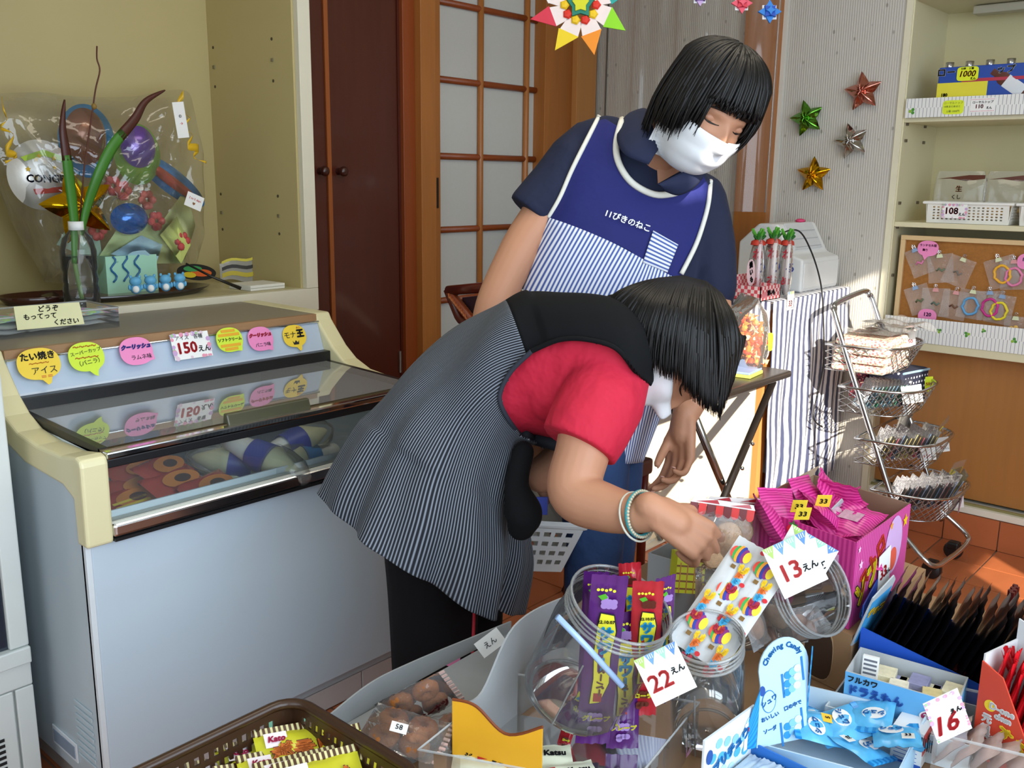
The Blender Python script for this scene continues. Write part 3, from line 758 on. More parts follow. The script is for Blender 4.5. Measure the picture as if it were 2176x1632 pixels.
hair_bag(2122, 548, .35, '#f2b02a', 'ring', clw, 'clear bag with orange hair tie in upper row', .07)
hair_bag(2156, 552, .1, '#e07fa8', 'ring', clp, 'clear bag with pink hair tie in upper row')
hair_bag(1945, 608, .40, '#5d6b4a', 'x', clb, 'clear bag with green tie, lower left on corkboard', .06)
hair_bag(1990, 612, .05, '#5c7064', 'x', clp, 'clear bag with green-grey clip in lower row beside pink clip', .068)
hair_bag(2034, 618, -.1, '#6b4630', 'x', clp, 'clear bag with brown beads in lower row')
hair_bag(2070, 616, -.08, '#5f9fd0', 'ring', clw, 'clear bag with light blue hair tie in lower row')
hair_bag(2105, 618, .1, '#c42a86', 'ring', clb, 'clear bag with magenta hair tie in lower row')
hair_bag(2132, 626, -.1, '#e4d02a', 'ring', clb, 'clear bag with yellow hair tie in lower row')
hair_bag(2160, 672, 0, '#e6b85a', 'flower', clw, 'yellow flower hair ornament at the foot of the corkboard', .05, .06)
card('speech_bubble_sign', 'pink speech-bubble sign at top left of the corkboard', 'sign', at(1972, 528, X=ckx-.012), *NX, .070, .052, pnk, bubble_poly(.070, .052, (-1.75, .016)),
     [('ランドセル型', 0, .010, .0095, M('#8a1f5a', .6), .0002), ('飾り', -.008, -.006, .0095, M('#8a1f5a', .6), .0002)])
card('speech_bubble_sign', 'round pink sign half hidden behind the clover strip', 'sign', at(1970, 672, X=ckx-.012), *NX, .062, .050, pnk, bubble_poly(.062, .050), [('120', 0, .006, .018, BLUEINK, .0004)])
card('speech_bubble_sign', 'round pink sign cut off at right edge of the corkboard', 'sign', at(2180, 556, X=ckx-.012), *NX, .052, .050, pnk, bubble_poly(.052, .050), [('100', 0, .006, .016, BLUEINK, .0004)])
# ---------------------------------------------------------------- foil star balloons on the wall
def star_balloon(px_, py_, R, rot, mat, label):
    P = at(px_, py_, X=WX-.001)
    o = thing('star_balloon', label, 'balloon', P, rot=frame(-Y_*math.cos(rot)+Z_*math.sin(rot), Z_*math.cos(rot)+Y_*math.sin(rot)))
    mb = MB(); n = 60; rings = 7; c = len(mb.v); vs = []; fs = []
    for side in (1, -1):
        off = len(vs); vs.append((0, 0, .026*side+.026))
        for r_ in range(1, rings+1):
            t = r_/rings
            for i in range(n):
                a = 2*math.pi*i/n; k = abs(((i*10/n) % 2)-1)            # 1 on tips, 0 in valleys
                ra = .50/(.50*k+(1-k)*1.0) if False else 1/(1+(1-k)*.95)
                h_ = .026*(1-t**2.2)*(1+.20*math.cos(5*a))+.0016*math.sin(i*2.4+r_)*(t > .5)
                vs.append((R*ra*t*math.sin(a), R*ra*t*math.cos(a), .026+side*max(.0004, h_)))
        for i in range(n):
            i2 = (i+1) % n
            f = (off, off+1+i, off+1+i2); fs.append(f if side < 0 else f[::-1])
            for r_ in range(rings-1):
                a_, b_ = off+1+r_*n, off+1+(r_+1)*n
                f = (a_+i, b_+i, b_+i2, a_+i2); fs.append(f if side < 0 else f[::-1])
    mb.add(vs, fs); mb.build('foil', mat, o, smooth=True)
    MB().box(-.004,.004,-R*.15,R*.15,.0,.006).build('tape', WHITE, o)
    return o
def foil(c): return M(c, .14, 1, var=.05, bump=.35, scale=20, bscale=34)
star_balloon(1840, 196, .068, .15, foil('#c98272'), 'rose gold foil star balloon on wall, uppermost')
star_balloon(1721, 252, .066, .28, foil('#5f9c38'), 'green foil star balloon on wall')
star_balloon(1815, 300, .064, .30, foil('#b8b4ae'), 'silver foil star balloon on wall')
star_balloon(1735, 372, .066, .02, foil('#cf9a1a'), 'gold foil star balloon on wall')
# ---------------------------------------------------------------- clear vinyl curtain and paper ornaments
vx = 2.92
vc = thing('vinyl_curtain', 'clear vinyl curtain hanging behind the standing woman', 'curtain', (vx, 0, 1.0))
ya, yb = at(1285, 300, X=vx).y, at(1640, 300, X=vx).y
zb = at(1560, 449, X=vx).z
def vf(u, v):
    y = ya+(yb-ya)*u
    return (.012*math.sin(u*21)+.006*math.sin(u*47+2)+.02*v*math.sin(u*9), y, zb-1.0+v*(2.43-zb))
MB().grid(80, 10, vf).build('sheet', clear_mat('vinyl', (.93,.90,.86), .05, .06, 1.5, .25, 3, gain=1.3), vc, smooth=True)
MB().box(-.012, .012, yb-.02, ya+.02, 1.425, 1.445).build('rail', WHITE, vc)
MB().tube([(vf(.985, v/12)[0], vf(.985, v/12)[1], vf(.985, v/12)[2]) for v in range(13)], .0022, 6).build('edge_roll', clear_mat('vinyl_edge', (.9,.9,.9), .03, .25, 1.6), vc, smooth=True)
# folded paper star wreath
def wreath():
    P = at(1233, 12, D=2.75); R_ = frame(RGT, UPV); o = thing('origami_wreath', 'many-coloured origami star wreath hanging at the top', 'paper ornament', P, rot=R_)
    cols = ['#f2d21a', '#f2901a', '#8fdc1c', '#1aa6a0', '#f2f0ee', '#f2a8d2', '#f2f0ee', '#d8304a']
    for k in range(8):
        a = -1.95+k*math.pi/4; ca, sa = math.cos(a), math.sin(a)
        def q(r, t): return (r*ca-t*sa, r*sa+t*ca)
        MB().prism([q(.045,-.02), q(.085,-.030), q(.090,.028), q(.045,.024)], 0, .003).build('petal', M('#f3e4e2', .7), o)
        tipc = M(cols[k], .6)
        MB().prism([q(.085,-.034), q(.150,-.020), q(.088,.030)], .001, .004).build('petal_tip', tipc, o)
    for k in range(10):
        a = k*math.pi/5; MB().ball((.046*math.cos(a), .046*math.sin(a), .006), (.015,.015,.006), 5, 4).build('ring_fold', M(['#e03020','#f2c81a'][k%2], .6), o)
    MB().prism(star(0, 0, .042, .026, 5), .004, .012).build('centre_fold', M('#14806c', .6), o)
    MB().prism(star(0, 0, .026, .016, 5), .012, .017).build('centre_star', M('#d8d81e', .6), o)
    MB().tube([(0,.03,.0),(0,1.2,.0)], .0008, 4).build('thread', WHITE, o)
wreath()
def flower(px_, py_, D, r, c1, c2, label):
    P = at(px_, py_, D=D); o = thing('origami_flower', label, 'paper ornament', P, rot=frame(RGT, UPV))
    MB().box(-r*.75, r*.75, -r*.75, r*.75, -.003, .0).build('backing', M('#eef0f4', .6), o)
    for k in range(4):
        a = k*math.pi/2
        MB().prism([(r*.5*math.cos(a)-r*.45*math.sin(a), r*.5*math.sin(a)+r*.45*math.cos(a)), (r*1.25*math.cos(a), r*1.25*math.sin(a)), (r*.5*math.cos(a)+r*.45*math.sin(a), r*.5*math.sin(a)-r*.45*math.cos(a))], 0, .006).build('petal', M(c1, .5), o)
    MB().prism(star(0, 0, r*.85, r*.45, 4, math.pi/4), .003, .012).build('inner_fold', M(c2, .5), o)
    MB().prism(star(0, 0, r*.5, r*.25, 4), .010, .018).build('core_fold', M(c1, .5), o)
    MB().tube([(0,r,0),(0,.9,0)], .0006, 4).build('thread', WHITE, o)
flower(1635, 26, 2.8, .028, '#2a80d8', '#1a4fb8', 'blue folded paper flower on the curtain edge')
flower(1576, 8, 2.85, .026, '#e85a72', '#d8384e', 'pink folded paper flower at top edge')
flower(1487, -6, 2.85, .024, '#c9a8dc', '#6a3a9a', 'lilac folded paper flower at top edge')
# ---------------------------------------------------------------- counter with striped cloth
CY = 1.323; CX0 = 2.735; CX1 = 3.345; CZ = .855
ct = thing('counter', 'white counter with wooden edge along the wall behind the women', 'counter', (CX0, CY+.012, 0))
MB().box(.012, CX1-CX0, .0, .58, CZ-.03, CZ-.003).build('top', M('#c9bda2', .5, var=.1, scale=3, stretch=(8,1,1)), ct)
MB().box(.0, .02, .02, .58, .0, CZ-.03).build('front_panel', M('#e9dfcf', .5), ct)
MB().box(.0, .045, .0, .02, .0, CZ-.03).build('edge_board', wood_lt, ct)
MB().box(.02, CX1-CX0, .56, .58, .0, CZ-.03).build('end_panel', M('#ddd2bd', .5), ct)
# cloth: top + draped end with wavy stripes
cl = thing('striped_tablecloth', 'white cloth with wavy navy stripes draped over the counter end', 'tablecloth', (CX0, CY, CZ))
clm = stripe_mat('#f4f4f6', '#3e4566', .036, 0, .50, 'UV', .8, wob=.010, soft=.06, sheen=.2)
WCL = CX1-CX0
def drape(u, v):
    fold = .012*math.sin(u*16+2*v)*v+.007*math.sin(u*37+1.3+3*v)*v
    return (u*WCL+.006*math.sin(9*v+6*u), -.004-fold-.010*v, -.68*v)
MB().grid(60, 24, drape, uv=lambda u, v: (u*WCL+.004*math.sin(v*14), v*.68)).build('drape', clm, cl, smooth=True, solid=.0016)
MB().grid(40, 20, lambda u, v: (u*WCL, v*.55, .0008), uv=lambda u, v: (u*WCL, v*.55)).build('top_cloth', clm, cl, solid=.0012)
MB().grid(2, 30, lambda u, v: (-.004-.006*math.sin(v*9)*u, v*.30, -.16*u), uv=lambda u, v: (v*.55, u*.3)).build('side_drop', clm, cl, solid=.0012)
# cash register
rg = thing('cash_register', 'white cash register standing in sun on the striped cloth', 'cash register', (3.02, 1.36, CZ+.002))
wht = M('#ececea', .35, var=.02)
rm_ = Matrix(((0,0,1,0),(1,0,0,0),(0,1,0,0),(0,0,0,1)))
MB().prism([(0,0),(.24,0),(.24,.16),(.17,.225),(.10,.225),(.045,.125),(0,.110)], .0, .30, rm_).build('body', wht, rg, bevel=.008, seg=3)
MB().prism([(.052,.138),(.098,.222),(.096,.227),(.047,.141)], .04, .26, rm_).build('printer_lid', M('#d9dadb', .35), rg, bevel=.001)
for k in range(3): MB().box(.05, .25, .050+k*.014-.0005, .0505+k*.014, .146+k*.026, .149+k*.026).build('lid_groove', M('#b9bbbd', .5), rg)
MB().box(.01, .29, -.004, .0, .012, .098).build('drawer', wht, rg, bevel=.002)
MB().box(-.003, .0, .05, .075, .10, .125).build('key_lock', blk, rg)
MB().ball((.22, .12, .230), (.018,.018,.008), 12, 8).build('paper_knob', M('#e2467a', .5), rg, smooth=True)
cablep = [(2.94,1.44,1.00),(2.93,1.40,1.055),(2.97,1.36,1.065),(3.02,1.335,1.0),(3.06,1.312,.90),(3.075,1.300,.80),(3.08,1.285,.62),(3.02,1.275,.50),(3.0,1.27,.44),(3.06,1.262,.40)]
def smooth_path(P, n=6):
    P = [Vector(p) for p in P]; out = []
    for i in range(len(P)-1):
        p0, p1, p2, p3 = P[max(i-1,0)], P[i], P[i+1], P[min(i+2,len(P)-1)]
        for k in range(n):
            t = k/n; out.append(.5*((2*p1)+(p2-p0)*t+(2*p0-5*p1+4*p2-p3)*t*t+(3*p1-p0-3*p2+p3)*t**3))
    out.append(P[-1]); return out
o = MB().tube(smooth_path(cablep), .0028, 6).build('power_cable', M('#1d1d1f', .4), None, smooth=True); tag(o, 'thin dark cable looping over the cash register and cloth', 'cable')
# sweet sticks bundle in tall packs beside the register
def candy_pack_standing(label, x, y, z, w_, h_, cols, txt, tcol):
    o = thing('candy_stick_pack', label, 'candy pack', (x, y, z), rotz=-.75)
    snack_bag(MB(), w_, h_, w_*.75, seed=int(x*100)).build('film', clear_mat('film', (.97,.97,.97), .06, .12, 1.5, .4, 40), o, smooth=True)
    for k in range(3): MB().tube([((k-1)*.001,(k-1)*w_*.28,.005),((k-1)*.001,(k-1)*w_*.28,h_*.86)], w_*.13, 8).build('candy_stick', M(cols[k], .4), o, smooth=True)
    for i in range(16):
        a = i*.7; MB().tube([(0,0,h_*.9),(.020*math.cos(a),.030*math.sin(a),h_+.010+.012*math.sin(3*a))], [.007,.004], 5).build('leaf', M(['#2f8a2c','#5cb03a','#1f6a24'][i%3], .5), o)
    MB().lathe([(w_*.40,h_*.84),(w_*.36,h_*.9),(w_*.2,h_*.93)], 12).build('collar', M('#c63a2c', .45), o, smooth=True)
    n = Vector((-math.sin(.75+0), -math.cos(.75), 0)); rr = Vector((math.cos(.75), -math.sin(.75), 0))
    for k, ch in enumerate(txt):
        text(ch, o, Vector((x, y, z+h_*(.68-.22*k)))+n*(w_*.36)+rr*(.006 if k % 2 else -.006), rr, Z_, w_*.62, tcol[k % len(tcol)], .0012)
    return o
red2, blu2 = M('#d02836', .5), M('#2a3f9a', .5)
candy_pack_standing('tall clear candy stick pack with green leaf top, left one', 2.83, 1.43, CZ+.003, .062, .195, ['#f2d8dc','#f2ecd8','#e8c8cc'], 'ねりめ', [red2, blu2])
candy_pack_standing('tall clear candy stick pack with green leaf top, middle one', 2.865, 1.395, CZ+.003, .064, .200, ['#efe4e0','#e8d0d4','#f2ecd8'], 'ねりあめ', [red2, blu2])
candy_pack_standing('tall clear candy stick pack with green leaf top, right one', 2.905, 1.365, CZ+.003, .056, .195, ['#efe4e0','#e8d0d4','#f2ecd8'], 'ねるめ', [red2, blu2])
# checked red-white box with oval card
def check_mat(c1, c2, s_):
    m, N, L, B = newmat('check'); tc = N.new('ShaderNodeTexCoord'); ch = N.new('ShaderNodeTexChecker'); ch.inputs['Scale'].default_value = 1/s_
    mp = N.new('ShaderNodeMapping'); mp.inputs['Location'].default_value = (.0003,.0003,.0003); L.new(tc.outputs['Object'], mp.inputs[0])
    L.new(mp.outputs[0], ch.inputs[0]); ch.inputs[1].default_value = (*srgb(c1), 1); ch.inputs[2].default_value = (*srgb(c2), 1); L.new(ch.outputs[0], B.inputs['Base Color']); B.inputs['Roughness'].default_value = .5
    return m
ckm = check_mat('#d8505c', '#f0d4d0', .0115)
bx = thing('candy_box', 'red and white checked open candy box on the striped cloth', 'candy box', (2.70, 1.345, CZ+.002), rotz=0)
mb = MB(); mb.box(0,.135,0,.003,0,.045); mb.box(0,.003,0,.10,0,.045); mb.box(.132,.135,0,.10,0,.045); mb.box(0,.135,.097,.10,0,.075); mb.box(0,.135,0,.10,0,.002)
mb.build('box', ckm, bx)
MB().prism([(.135,.045),(.165,.040),(.160,.030),(.135,.045-.012)], -.002, .0, Matrix(((1,0,0,0),(0,0,1,.03),(0,1,0,0),(0,0,0,1)))).build('flap', M('#a08a76', .7), bx)
YN = (X_, Z_)
text('焼いも', bx, (2.770, 1.345, CZ+.024), X_, Z_, .018, INK, .0012)
MB().prism(ell(.030,.018,.018,.010,14), .0, .0008, Matrix(((1,0,0,0),(0,0,-1,-.0004),(0,1,0,0),(0,0,0,1)))).build('potato_print', M('#e2848c', .5), bx)
card('header_card', 'oval pink header card with brush lettering on checked candy box', 'sign', (2.745, 1.405, CZ+.085), X_*.95+Z_*.2, Z_-X_*.1, .06, .085, M('#f2cfd2', .6), bubble_poly(.055, .085, None, 30, 2.2),
     [('焼', 0, .024, .022, INK, .0014), ('い', 0, .0, .022, INK, .0014), ('も', 0, -.024, .022, INK, .0014)])
card('price_card', 'small white price card reading 33 yen beside the checked box', 'price card', (2.845, 1.312, CZ-.004), X_, Z_, .045, .060, PAPER, None,
     [('33', -.002, -.010, .026, REDINK, .0005), ('えん', .010, -.022, .007, INK, 0)], extra=lambda o, m, R: [decal(o, m, rect(-.02+k*.014, .020, -.012+k*.014, .029), M(c, .7), .0003, 'tape_print') for k, c in enumerate(('#8fb8e0','#b8dca0','#f2e08a'))])
# wood-look counter behind (grey drawers seen past the woman)
gd = thing('drawer_cabinet', 'grey wood-grain drawer cabinet behind the candy packs', 'cabinet', (2.80, 1.93, 0))
gw = M('#8c8578', .5, var=.18, scale=2, stretch=(2,2,30))
MB().box(0, .55, 0, .5, .0, 1.02).build('body', gw, gd, bevel=.002)
MB().box(-.004, .55, -.012, 0, .885, 1.02).build('drawer_front', M('#a29c92', .5, var=.1, scale=2, stretch=(2,2,30)), gd, bevel=.002)
MB().box(-.004, .55, -.012, 0, .74, .88).build('drawer_front', gw, gd, bevel=.002)
# ---------------------------------------------------------------- folding table
ft = thing('folding_table', 'small black folding table with crossed metal legs', 'table', (2.02, 1.215, 0))
TZ = .66
MB().box(0, .665, 0, .42, TZ-.022, TZ).build('top', M('#2a2420', .35, var=.1), ft, bevel=.008, seg=3)
dkm, crm2 = M('#211c1a', .3), M('#c9ccd0', .15, 1)
for yy in (.03, .39):
    MB().tube([(.60, yy, TZ-.03), (.06, yy, .012)], .0115, 10).build('leg', dkm, ft, smooth=True)
    MB().tube([(.16, yy+.026, TZ-.03), (.63, yy+.026, .012)], .0115, 10).build('leg', crm2, ft, smooth=True)
    MB().ball((.415, yy-.012, .40), .006, 8, 6).build('rivet', crm2, ft)
    MB().ball((.47, yy-.012, .463), .006, 8, 6).build('rivet', crm2, ft)
    MB().box(.40, .43, yy-.012, yy-.008, .0, .0).build('rivet_plate', dkm, ft) if False else None
MB().tube([(.06, .03, .02), (.06, .39, .02)], .010, 8).build('foot_bar', dkm, ft, smooth=True)
tb2 = thing('booklet', 'blue-covered booklet with yellow edge lying on folding table', 'booklet', (2.47, 1.245, TZ+.0005), rotz=.12)
MB().box(0, .105, 0, .09, 0, .010).build('yellow_block', M('#d8d860', .5), tb2, bevel=.002)
MB().box(.0, .105, .003, .09, .0102, .017).build('blue_cover', M('#8fa2cc', .5), tb2, bevel=.002)
# bag of orange sweets on the folding table
ob = thing('candy_bag', 'big clear bag of orange wrapped sweets on folding table', 'candy bag', (2.605, 1.335, TZ+.001), rotz=-.75)
snack_bag(MB(), .20, .225, .13, seed=9).build('film', clear_mat('film', (.97,.97,.97), .06, .07, 1.5, .6, 30), ob, smooth=True)
orr = random.Random(11); omats = [M(c, .35, var=.2) for c in ('#f07a1e', '#ea5a1a', '#f5993a', '#d8401a', '#f7c79a')]
om = MB().ball((0,0,0), (.014,.010,.008), 6, 5); om.prism([(.011,-.002),(.024,-.009),(.024,.009),(.011,.002)], -.001, .001); om.prism([(-.011,-.002),(-.024,-.009),(-.024,.009),(-.011,.002)], -.001, .001)
oms = []
for m_ in omats:
    me = om.mesh('wrapped_sweet'); me.materials.append(m_); oms.append(me)
for k in range(110):
    z_ = .012+.145*orr.random()**1.1; a = orr.uniform(0, 6.28); r_ = orr.random()**.5
    s_ = link('wrapped_sweet', oms[k % 5], None, ob)
    s_.location = (.048*r_*math.sin(a), .080*r_*math.cos(a), z_); s_.rotation_euler = (orr.uniform(0,3), orr.uniform(0,3), orr.uniform(0,6))
    s_['label'] = 'orange twisted sweet wrapper'
card('price_card', 'lime price card reading 11 yen on the orange sweets bag', 'price card', at(1633, 727, X=2.615), X_*.9-Y_*.45, Z_, .034, .055, M('#d8ee1e', .6), bubble_poly(.034, .055, None, 30, 6), [('11', -.004, .002, .026, INK, .0004), ('えん', .010, -.016, .007, INK, 0)])
# ---------------------------------------------------------------- rattan chair behind the standing woman
rc = thing('rattan_chair', 'dark red rattan chair with curved back behind the women', 'chair', (2.1, 1.95, 0))
rt = M('#5a160c', .3, var=.25, coat=.3); rtl = M('#8a3a16', .4, var=.2)
def rl(p): return p - Vector((2.1, 1.95, 0))
Pa, Pb = rl(at(952, 618, D=2.75)), rl(at(1075, 606, D=2.62))
MB().tube([Pa, Pb], .015, 12).build('top_rail', rt, rc, smooth=True)
leg_b = rl(at(1010, 760, D=2.72))
MB().tube(smooth_path([Pa+Vector((0,0,.004)), rl(at(975, 672, D=2.74)), leg_b, Vector((leg_b.x+.02, leg_b.y, 0))]), .014, 10).build('leg', rt, rc, smooth=True)
Pc = rl(at(1010, 690, D=2.70))
MB().tube(smooth_path([Pa, rl(at(985, 660, D=2.72)), Pc, rl(at(1060, 740, D=2.6))]), .0125, 10).build('arm', rtl, rc, smooth=True)
wr = MB()
for k in range(9):
    q = Pa.lerp(Pc, .18+k*.075); wr.tube([q+Vector((.018*math.cos(a), .010*math.sin(a)-.002, .012*math.sin(a))) for a in [i*.8 for i in range(9)]], .003, 5)
wr.build('cane_binding', M('#a85a2a', .4), rc, smooth=True)
ba = rl(at(985, 632, D=2.76)); bb_ = rl(at(1070, 622, D=2.64)); bd = Vector((0, 0, -.16))
MB().grid(6, 6, lambda u, v: tuple(ba.lerp(bb_, u)+bd*v+Vector((.01*math.sin(3*u), 0, 0)))).build('back_cushion', M('#3a1c26', .6, var=.15), rc, solid=.012)
sx_, sy_ = leg_b.x, leg_b.y
MB().box(sx_-.02, sx_+.38, sy_-.38, sy_+.02, .36, .41).build('seat', M('#4a1a10', .5, var=.2), rc, bevel=.01)
for dx, dy in ((.36, 0), (0, -.36), (.36, -.36)):
    MB().tube([(sx_+dx, sy_+dy, .0), (sx_+dx, sy_+dy, .37)], .014, 10).build('leg', rt, rc, smooth=True)
# low wooden box and papers between the women and the counter
wb = thing('wooden_stand', 'dark wooden box stand under a wire basket behind the women', 'stand', (2.44, 1.86, 0))
MB().box(0, .24, 0, .22, .30, .50).build('box', wood_dk, wb, bevel=.003)
MB().box(.0, .26, -.02, .24, .26, .30).build('base_board', wood, wb, bevel=.002)
for dx, dy in ((.02,.02),(.22,.02),(.02,.2),(.22,.2)): MB().box(dx-.012, dx+.012, dy-.012, dy+.012, 0, .26).build('leg', wood, wb)
wbk = thing('wire_basket', 'small brown wire basket with white towel on the wooden stand', 'basket', (2.44, 1.87, .503))
mb = MB()
for z_ in (.002, .07): mb.tube([(0,0,z_),(.22,0,z_),(.22,.16,z_),(0,.16,z_)], .003, 6, closed=True)
for k in range(9):
    for yy in (0, .16): mb.tube([(.0+k*.0275, yy, .002), (.0+k*.0275, yy, .07)], .002, 5)
for k in range(6):
    for xx_ in (0, .22): mb.tube([(xx_, k*.032, .002), (xx_, k*.032, .07)], .002, 5)
    mb.tube([(0, k*.032, .002), (.22, k*.032, .002)], .002, 5)
mb.build('wire', M('#3c2a22', .4, .5), wbk)
tw = thing('towel', 'white towel hanging over the wire basket edge', 'towel', (2.50, 1.862, .50))
MB().grid(8, 12, lambda u, v: (.02+u*.05+.004*math.sin(9*v), -.006-.006*math.sin(v*5)-.003*math.sin(12*u), .06-.20*v)).build('cloth', M('#efe9e0', .9, bump=.2), tw, smooth=True, solid=.004)
for k in range(5):
    o = MB().box(0, .26-.01*k, 0, .20, 0, .006).build('paper_sheet', M('#efe8d6', .8), None); o.location = (2.42+.012*k, 1.62+.01*k, .001+.0062*k); o.rotation_euler[2] = .08*k
    tag(o, 'cream paper sheet in the floor stack behind the women', 'paper', 'paper sheets stacked on the floor')
# ---------------------------------------------------------------- four-tier chrome basket trolley
tr = thing('basket_trolley', 'chrome four-tier wire basket trolley on castors before the shelf unit', 'trolley', (2.92, 1.21, 0))
def tl(p): return Vector(p)-Vector((2.92, 1.21, 0))
XL, XR = 2.92, 3.255
def leanY(z_): return .905+ .375*(z_-.12)/.71*.80
handle = [(XL, leanY(.10), .10), (XL, leanY(.45), .45), (XL, leanY(.79), .79), (XL+.015, leanY(.825), .825), (XL+.05, leanY(.842), .842), (XR-.05, leanY(.860), .860), (XR-.012, leanY(.845), .845), (XR, leanY(.80), .80), (XR, leanY(.45), .45), (XR, leanY(.10), .10)]
MB().tube([tl(p) for p in smooth_path(handle, 5)], .0095, 12).build('frame', crm2, tr, smooth=True)
MB().tube([tl(p) for p in smooth_path([(XR, leanY(.14), .14), (XR+.01, leanY(.06)-.06, .070), (XR-.05, .80, .058), (XL+.10, .80, .062), (XL-.01, leanY(.06)-.06, .070), (XL, leanY(.14), .14)], 6)], .0085, 10).build('base_loop', crm2, tr, smooth=True)
for cx_, cy_ in ((XR-.06, .835), (XL+.06, .835), (XR-.02, 1.03), (XL+.02, 1.03)):
    MB().lathe([(.001,-.014),(.026,-.014),(.030,-.008),(.030,.008),(.026,.014),(.001,.014)], 18, Matrix.Translation(tl((cx_, cy_, .030))) @ Matrix.Rotation(math.pi/2, 4, 'Y')).build('castor', M('#1b1b1d', .4), tr, smooth=True)
    MB().box(-.018, .018, -.018, .018, .034, .060, Matrix.Translation(tl((cx_, cy_, 0)))).build('castor_housing', M('#141416', .4), tr, bevel=.006)
def wire_basket(z_, hh, ang):
    """half-round basket: rim at z_, opening to -y"""
    cy_ = leanY(z_)+.055; mb = MB(); rim = []
    W2 = (XR-XL)/2; cx_ = (XL+XR)/2; dep_ = .225
    def outline(t, k=1.0):
        a = math.pi*t; c, s_ = math.cos(a), math.sin(a); e = .55
        return (cx_ - (W2+.012)*k*math.copysign(abs(c)**e, c), cy_ - dep_*k*abs(s_)**.75)
    n = 44
    rim = [Vector((*outline(i/n), z_)) for i in range(n+1)]
    mb2 = MB().tube([tl(p) for p in rim], .0042, 8); mb2.tube([tl(rim[0]), tl(rim[-1])], .0042, 8)
    wire = MB(); rows = 7
    def P(i, r_): t = r_/rows; q = outline(i/n, 1-.14*t); return tl((q[0], q[1]+.006*t, z_-hh*t))
    for i in range(0, n):
        for r_ in range(rows):
            if (i+r_) % 2 == 0: wire.tube([P(i, r_), P(i+1, r_+1)], .0016, 4, cap=False)
            else: wire.tube([P(i+1, r_), P(i, r_+1)], .0016, 4, cap=False)
    for i in range(0, n+1, 2): wire.tube([P(i, rows), P(n-i, rows)], .0011, 4, cap=False)
    b = mb2.build('basket_rim', crm2, tr, smooth=True)
    wire.tube([P(i, rows) for i in range(n+1)], .002, 5)
    w3 = wire.build('wire_mesh', crm2, b, smooth=True)
BZ = [.715, .585, .425, .268]
for z_ in BZ: wire_basket(z_, .085, 0)
film2 = clear_mat('film', (.98,.98,.98), .06, .10, 1.5, .6, 50)
# contents: packets standing in rows, cloth pouches
def packet(name, label, cat, pos, rotz, lean, w_, h_, col, group, t=.006):
    Rm = Matrix.Rotation(rotz, 3, 'Z') @ Matrix.Rotation(lean, 3, 'X')
    o = thing(name, label, cat, pos, rot=Rm, group=group)
    def f(s_): return lambda u, v: ((u-.5)*w_, s_*t/2*math.sin(math.pi*u)**.6*math.sin(math.pi*min(1,max(0,v)))**.6, v*h_)
    mb = MB(); mb.grid(6, 6, f(1)); mb.grid(6, 6, f(-1)); mb.build('sleeve', film2, o, smooth=True)
    MB().box(-w_*.44, w_*.44, -t*.18, t*.18, .004, h_*.78).build('insert', M(col, .6, var=.25, scale=40), o)
    return o
flor = M('#d8b8a8', .8, var=.55, scale=90)
def floral_mat(base, c1, c2):
    m, N, L, B = newmat('floral'); nt = m.node_tree
    tc = N.new('ShaderNodeTexCoord'); vo = N.new('ShaderNodeTexVoronoi'); vo.inputs['Scale'].default_value = 95; L.new(tc.outputs['Object'], vo.inputs['Vector'])
    v2 = N.new('ShaderNodeTexVoronoi'); v2.inputs['Scale'].default_value = 130; L.new(tc.outputs['Object'], v2.inputs['Vector'])
    a = val(nt, 'LESS_THAN', vo.outputs['Distance'], .38); b = val(nt, 'LESS_THAN', v2.outputs['Distance'], .30)
    c = mixc(nt, b, srgb(base), srgb(c2)); c = mixc(nt, a, c, srgb(c1)); L.new(c, B.inputs['Base Color']); B.inputs['Roughness'].default_value = .8; return m
fm = floral_mat('#e6dcc8', '#dc7a7a', '#8fa07a'); fm2 = floral_mat('#5a2030', '#a83a4a', '#c8a890')
by = leanY(BZ[0])
for k in range(4):
    o = thing('cloth_pouch', ['lowest','second lowest','second highest','topmost'][k]+' flower-print cloth pouch stacked in top trolley basket', 'pouch', (3.055, by-.045, BZ[0]-.082+k*.028), rotz=.03*k, group='flower-print pouches in the top basket')
    MB().box(-.13, .10, -.085, .085, 0, .024).build('pouch', fm, o, bevel=.008, seg=3)
for k in range(3):
    o = thing('plastic_packet', 'crumpled clear packet lying on the flower-print pouches', 'packet', (3.07+.03*k, by-.05-.02*k, BZ[0]+.030+.010*k), rotz=.4*k, group='clear packets on top of the pouches')
    MB().grid(12, 10, lambda u, v: ((u-.5)*.22, (v-.5)*.16, .010+.012*math.sin(9*u+k)*math.sin(7*v+2*k))).build('film', film2, o, smooth=True)
for k in range(3):
    packet('bagged_charm', ordn(k)+' pale orange bagged charm from front in top basket', 'bagged accessory', (3.215+.012*k, by-.10+.02*k, BZ[0]-.02), .3, .2, .07, .085, '#d8a080', 'bagged charms in the top basket')
by = leanY(BZ[1])
for k in range(11):
    packet('bagged_card', ordn(k)+' sleeved card from left in pale blue row of second basket', 'bagged card', (2.955+k*.0125, by+.01-.007*k, BZ[1]-.070), .75, .42, .085, .100, ['#8fb4cc','#9cc6d4','#6f9fc0','#a8d6cc','#3a8a6a'][k%5], 'sleeved cards in the second basket')
o = thing('cloth_pouch', 'navy pouch with white dots in the second trolley basket', 'pouch', (3.165, by-.035, BZ[1]-.075), rotz=-.15)
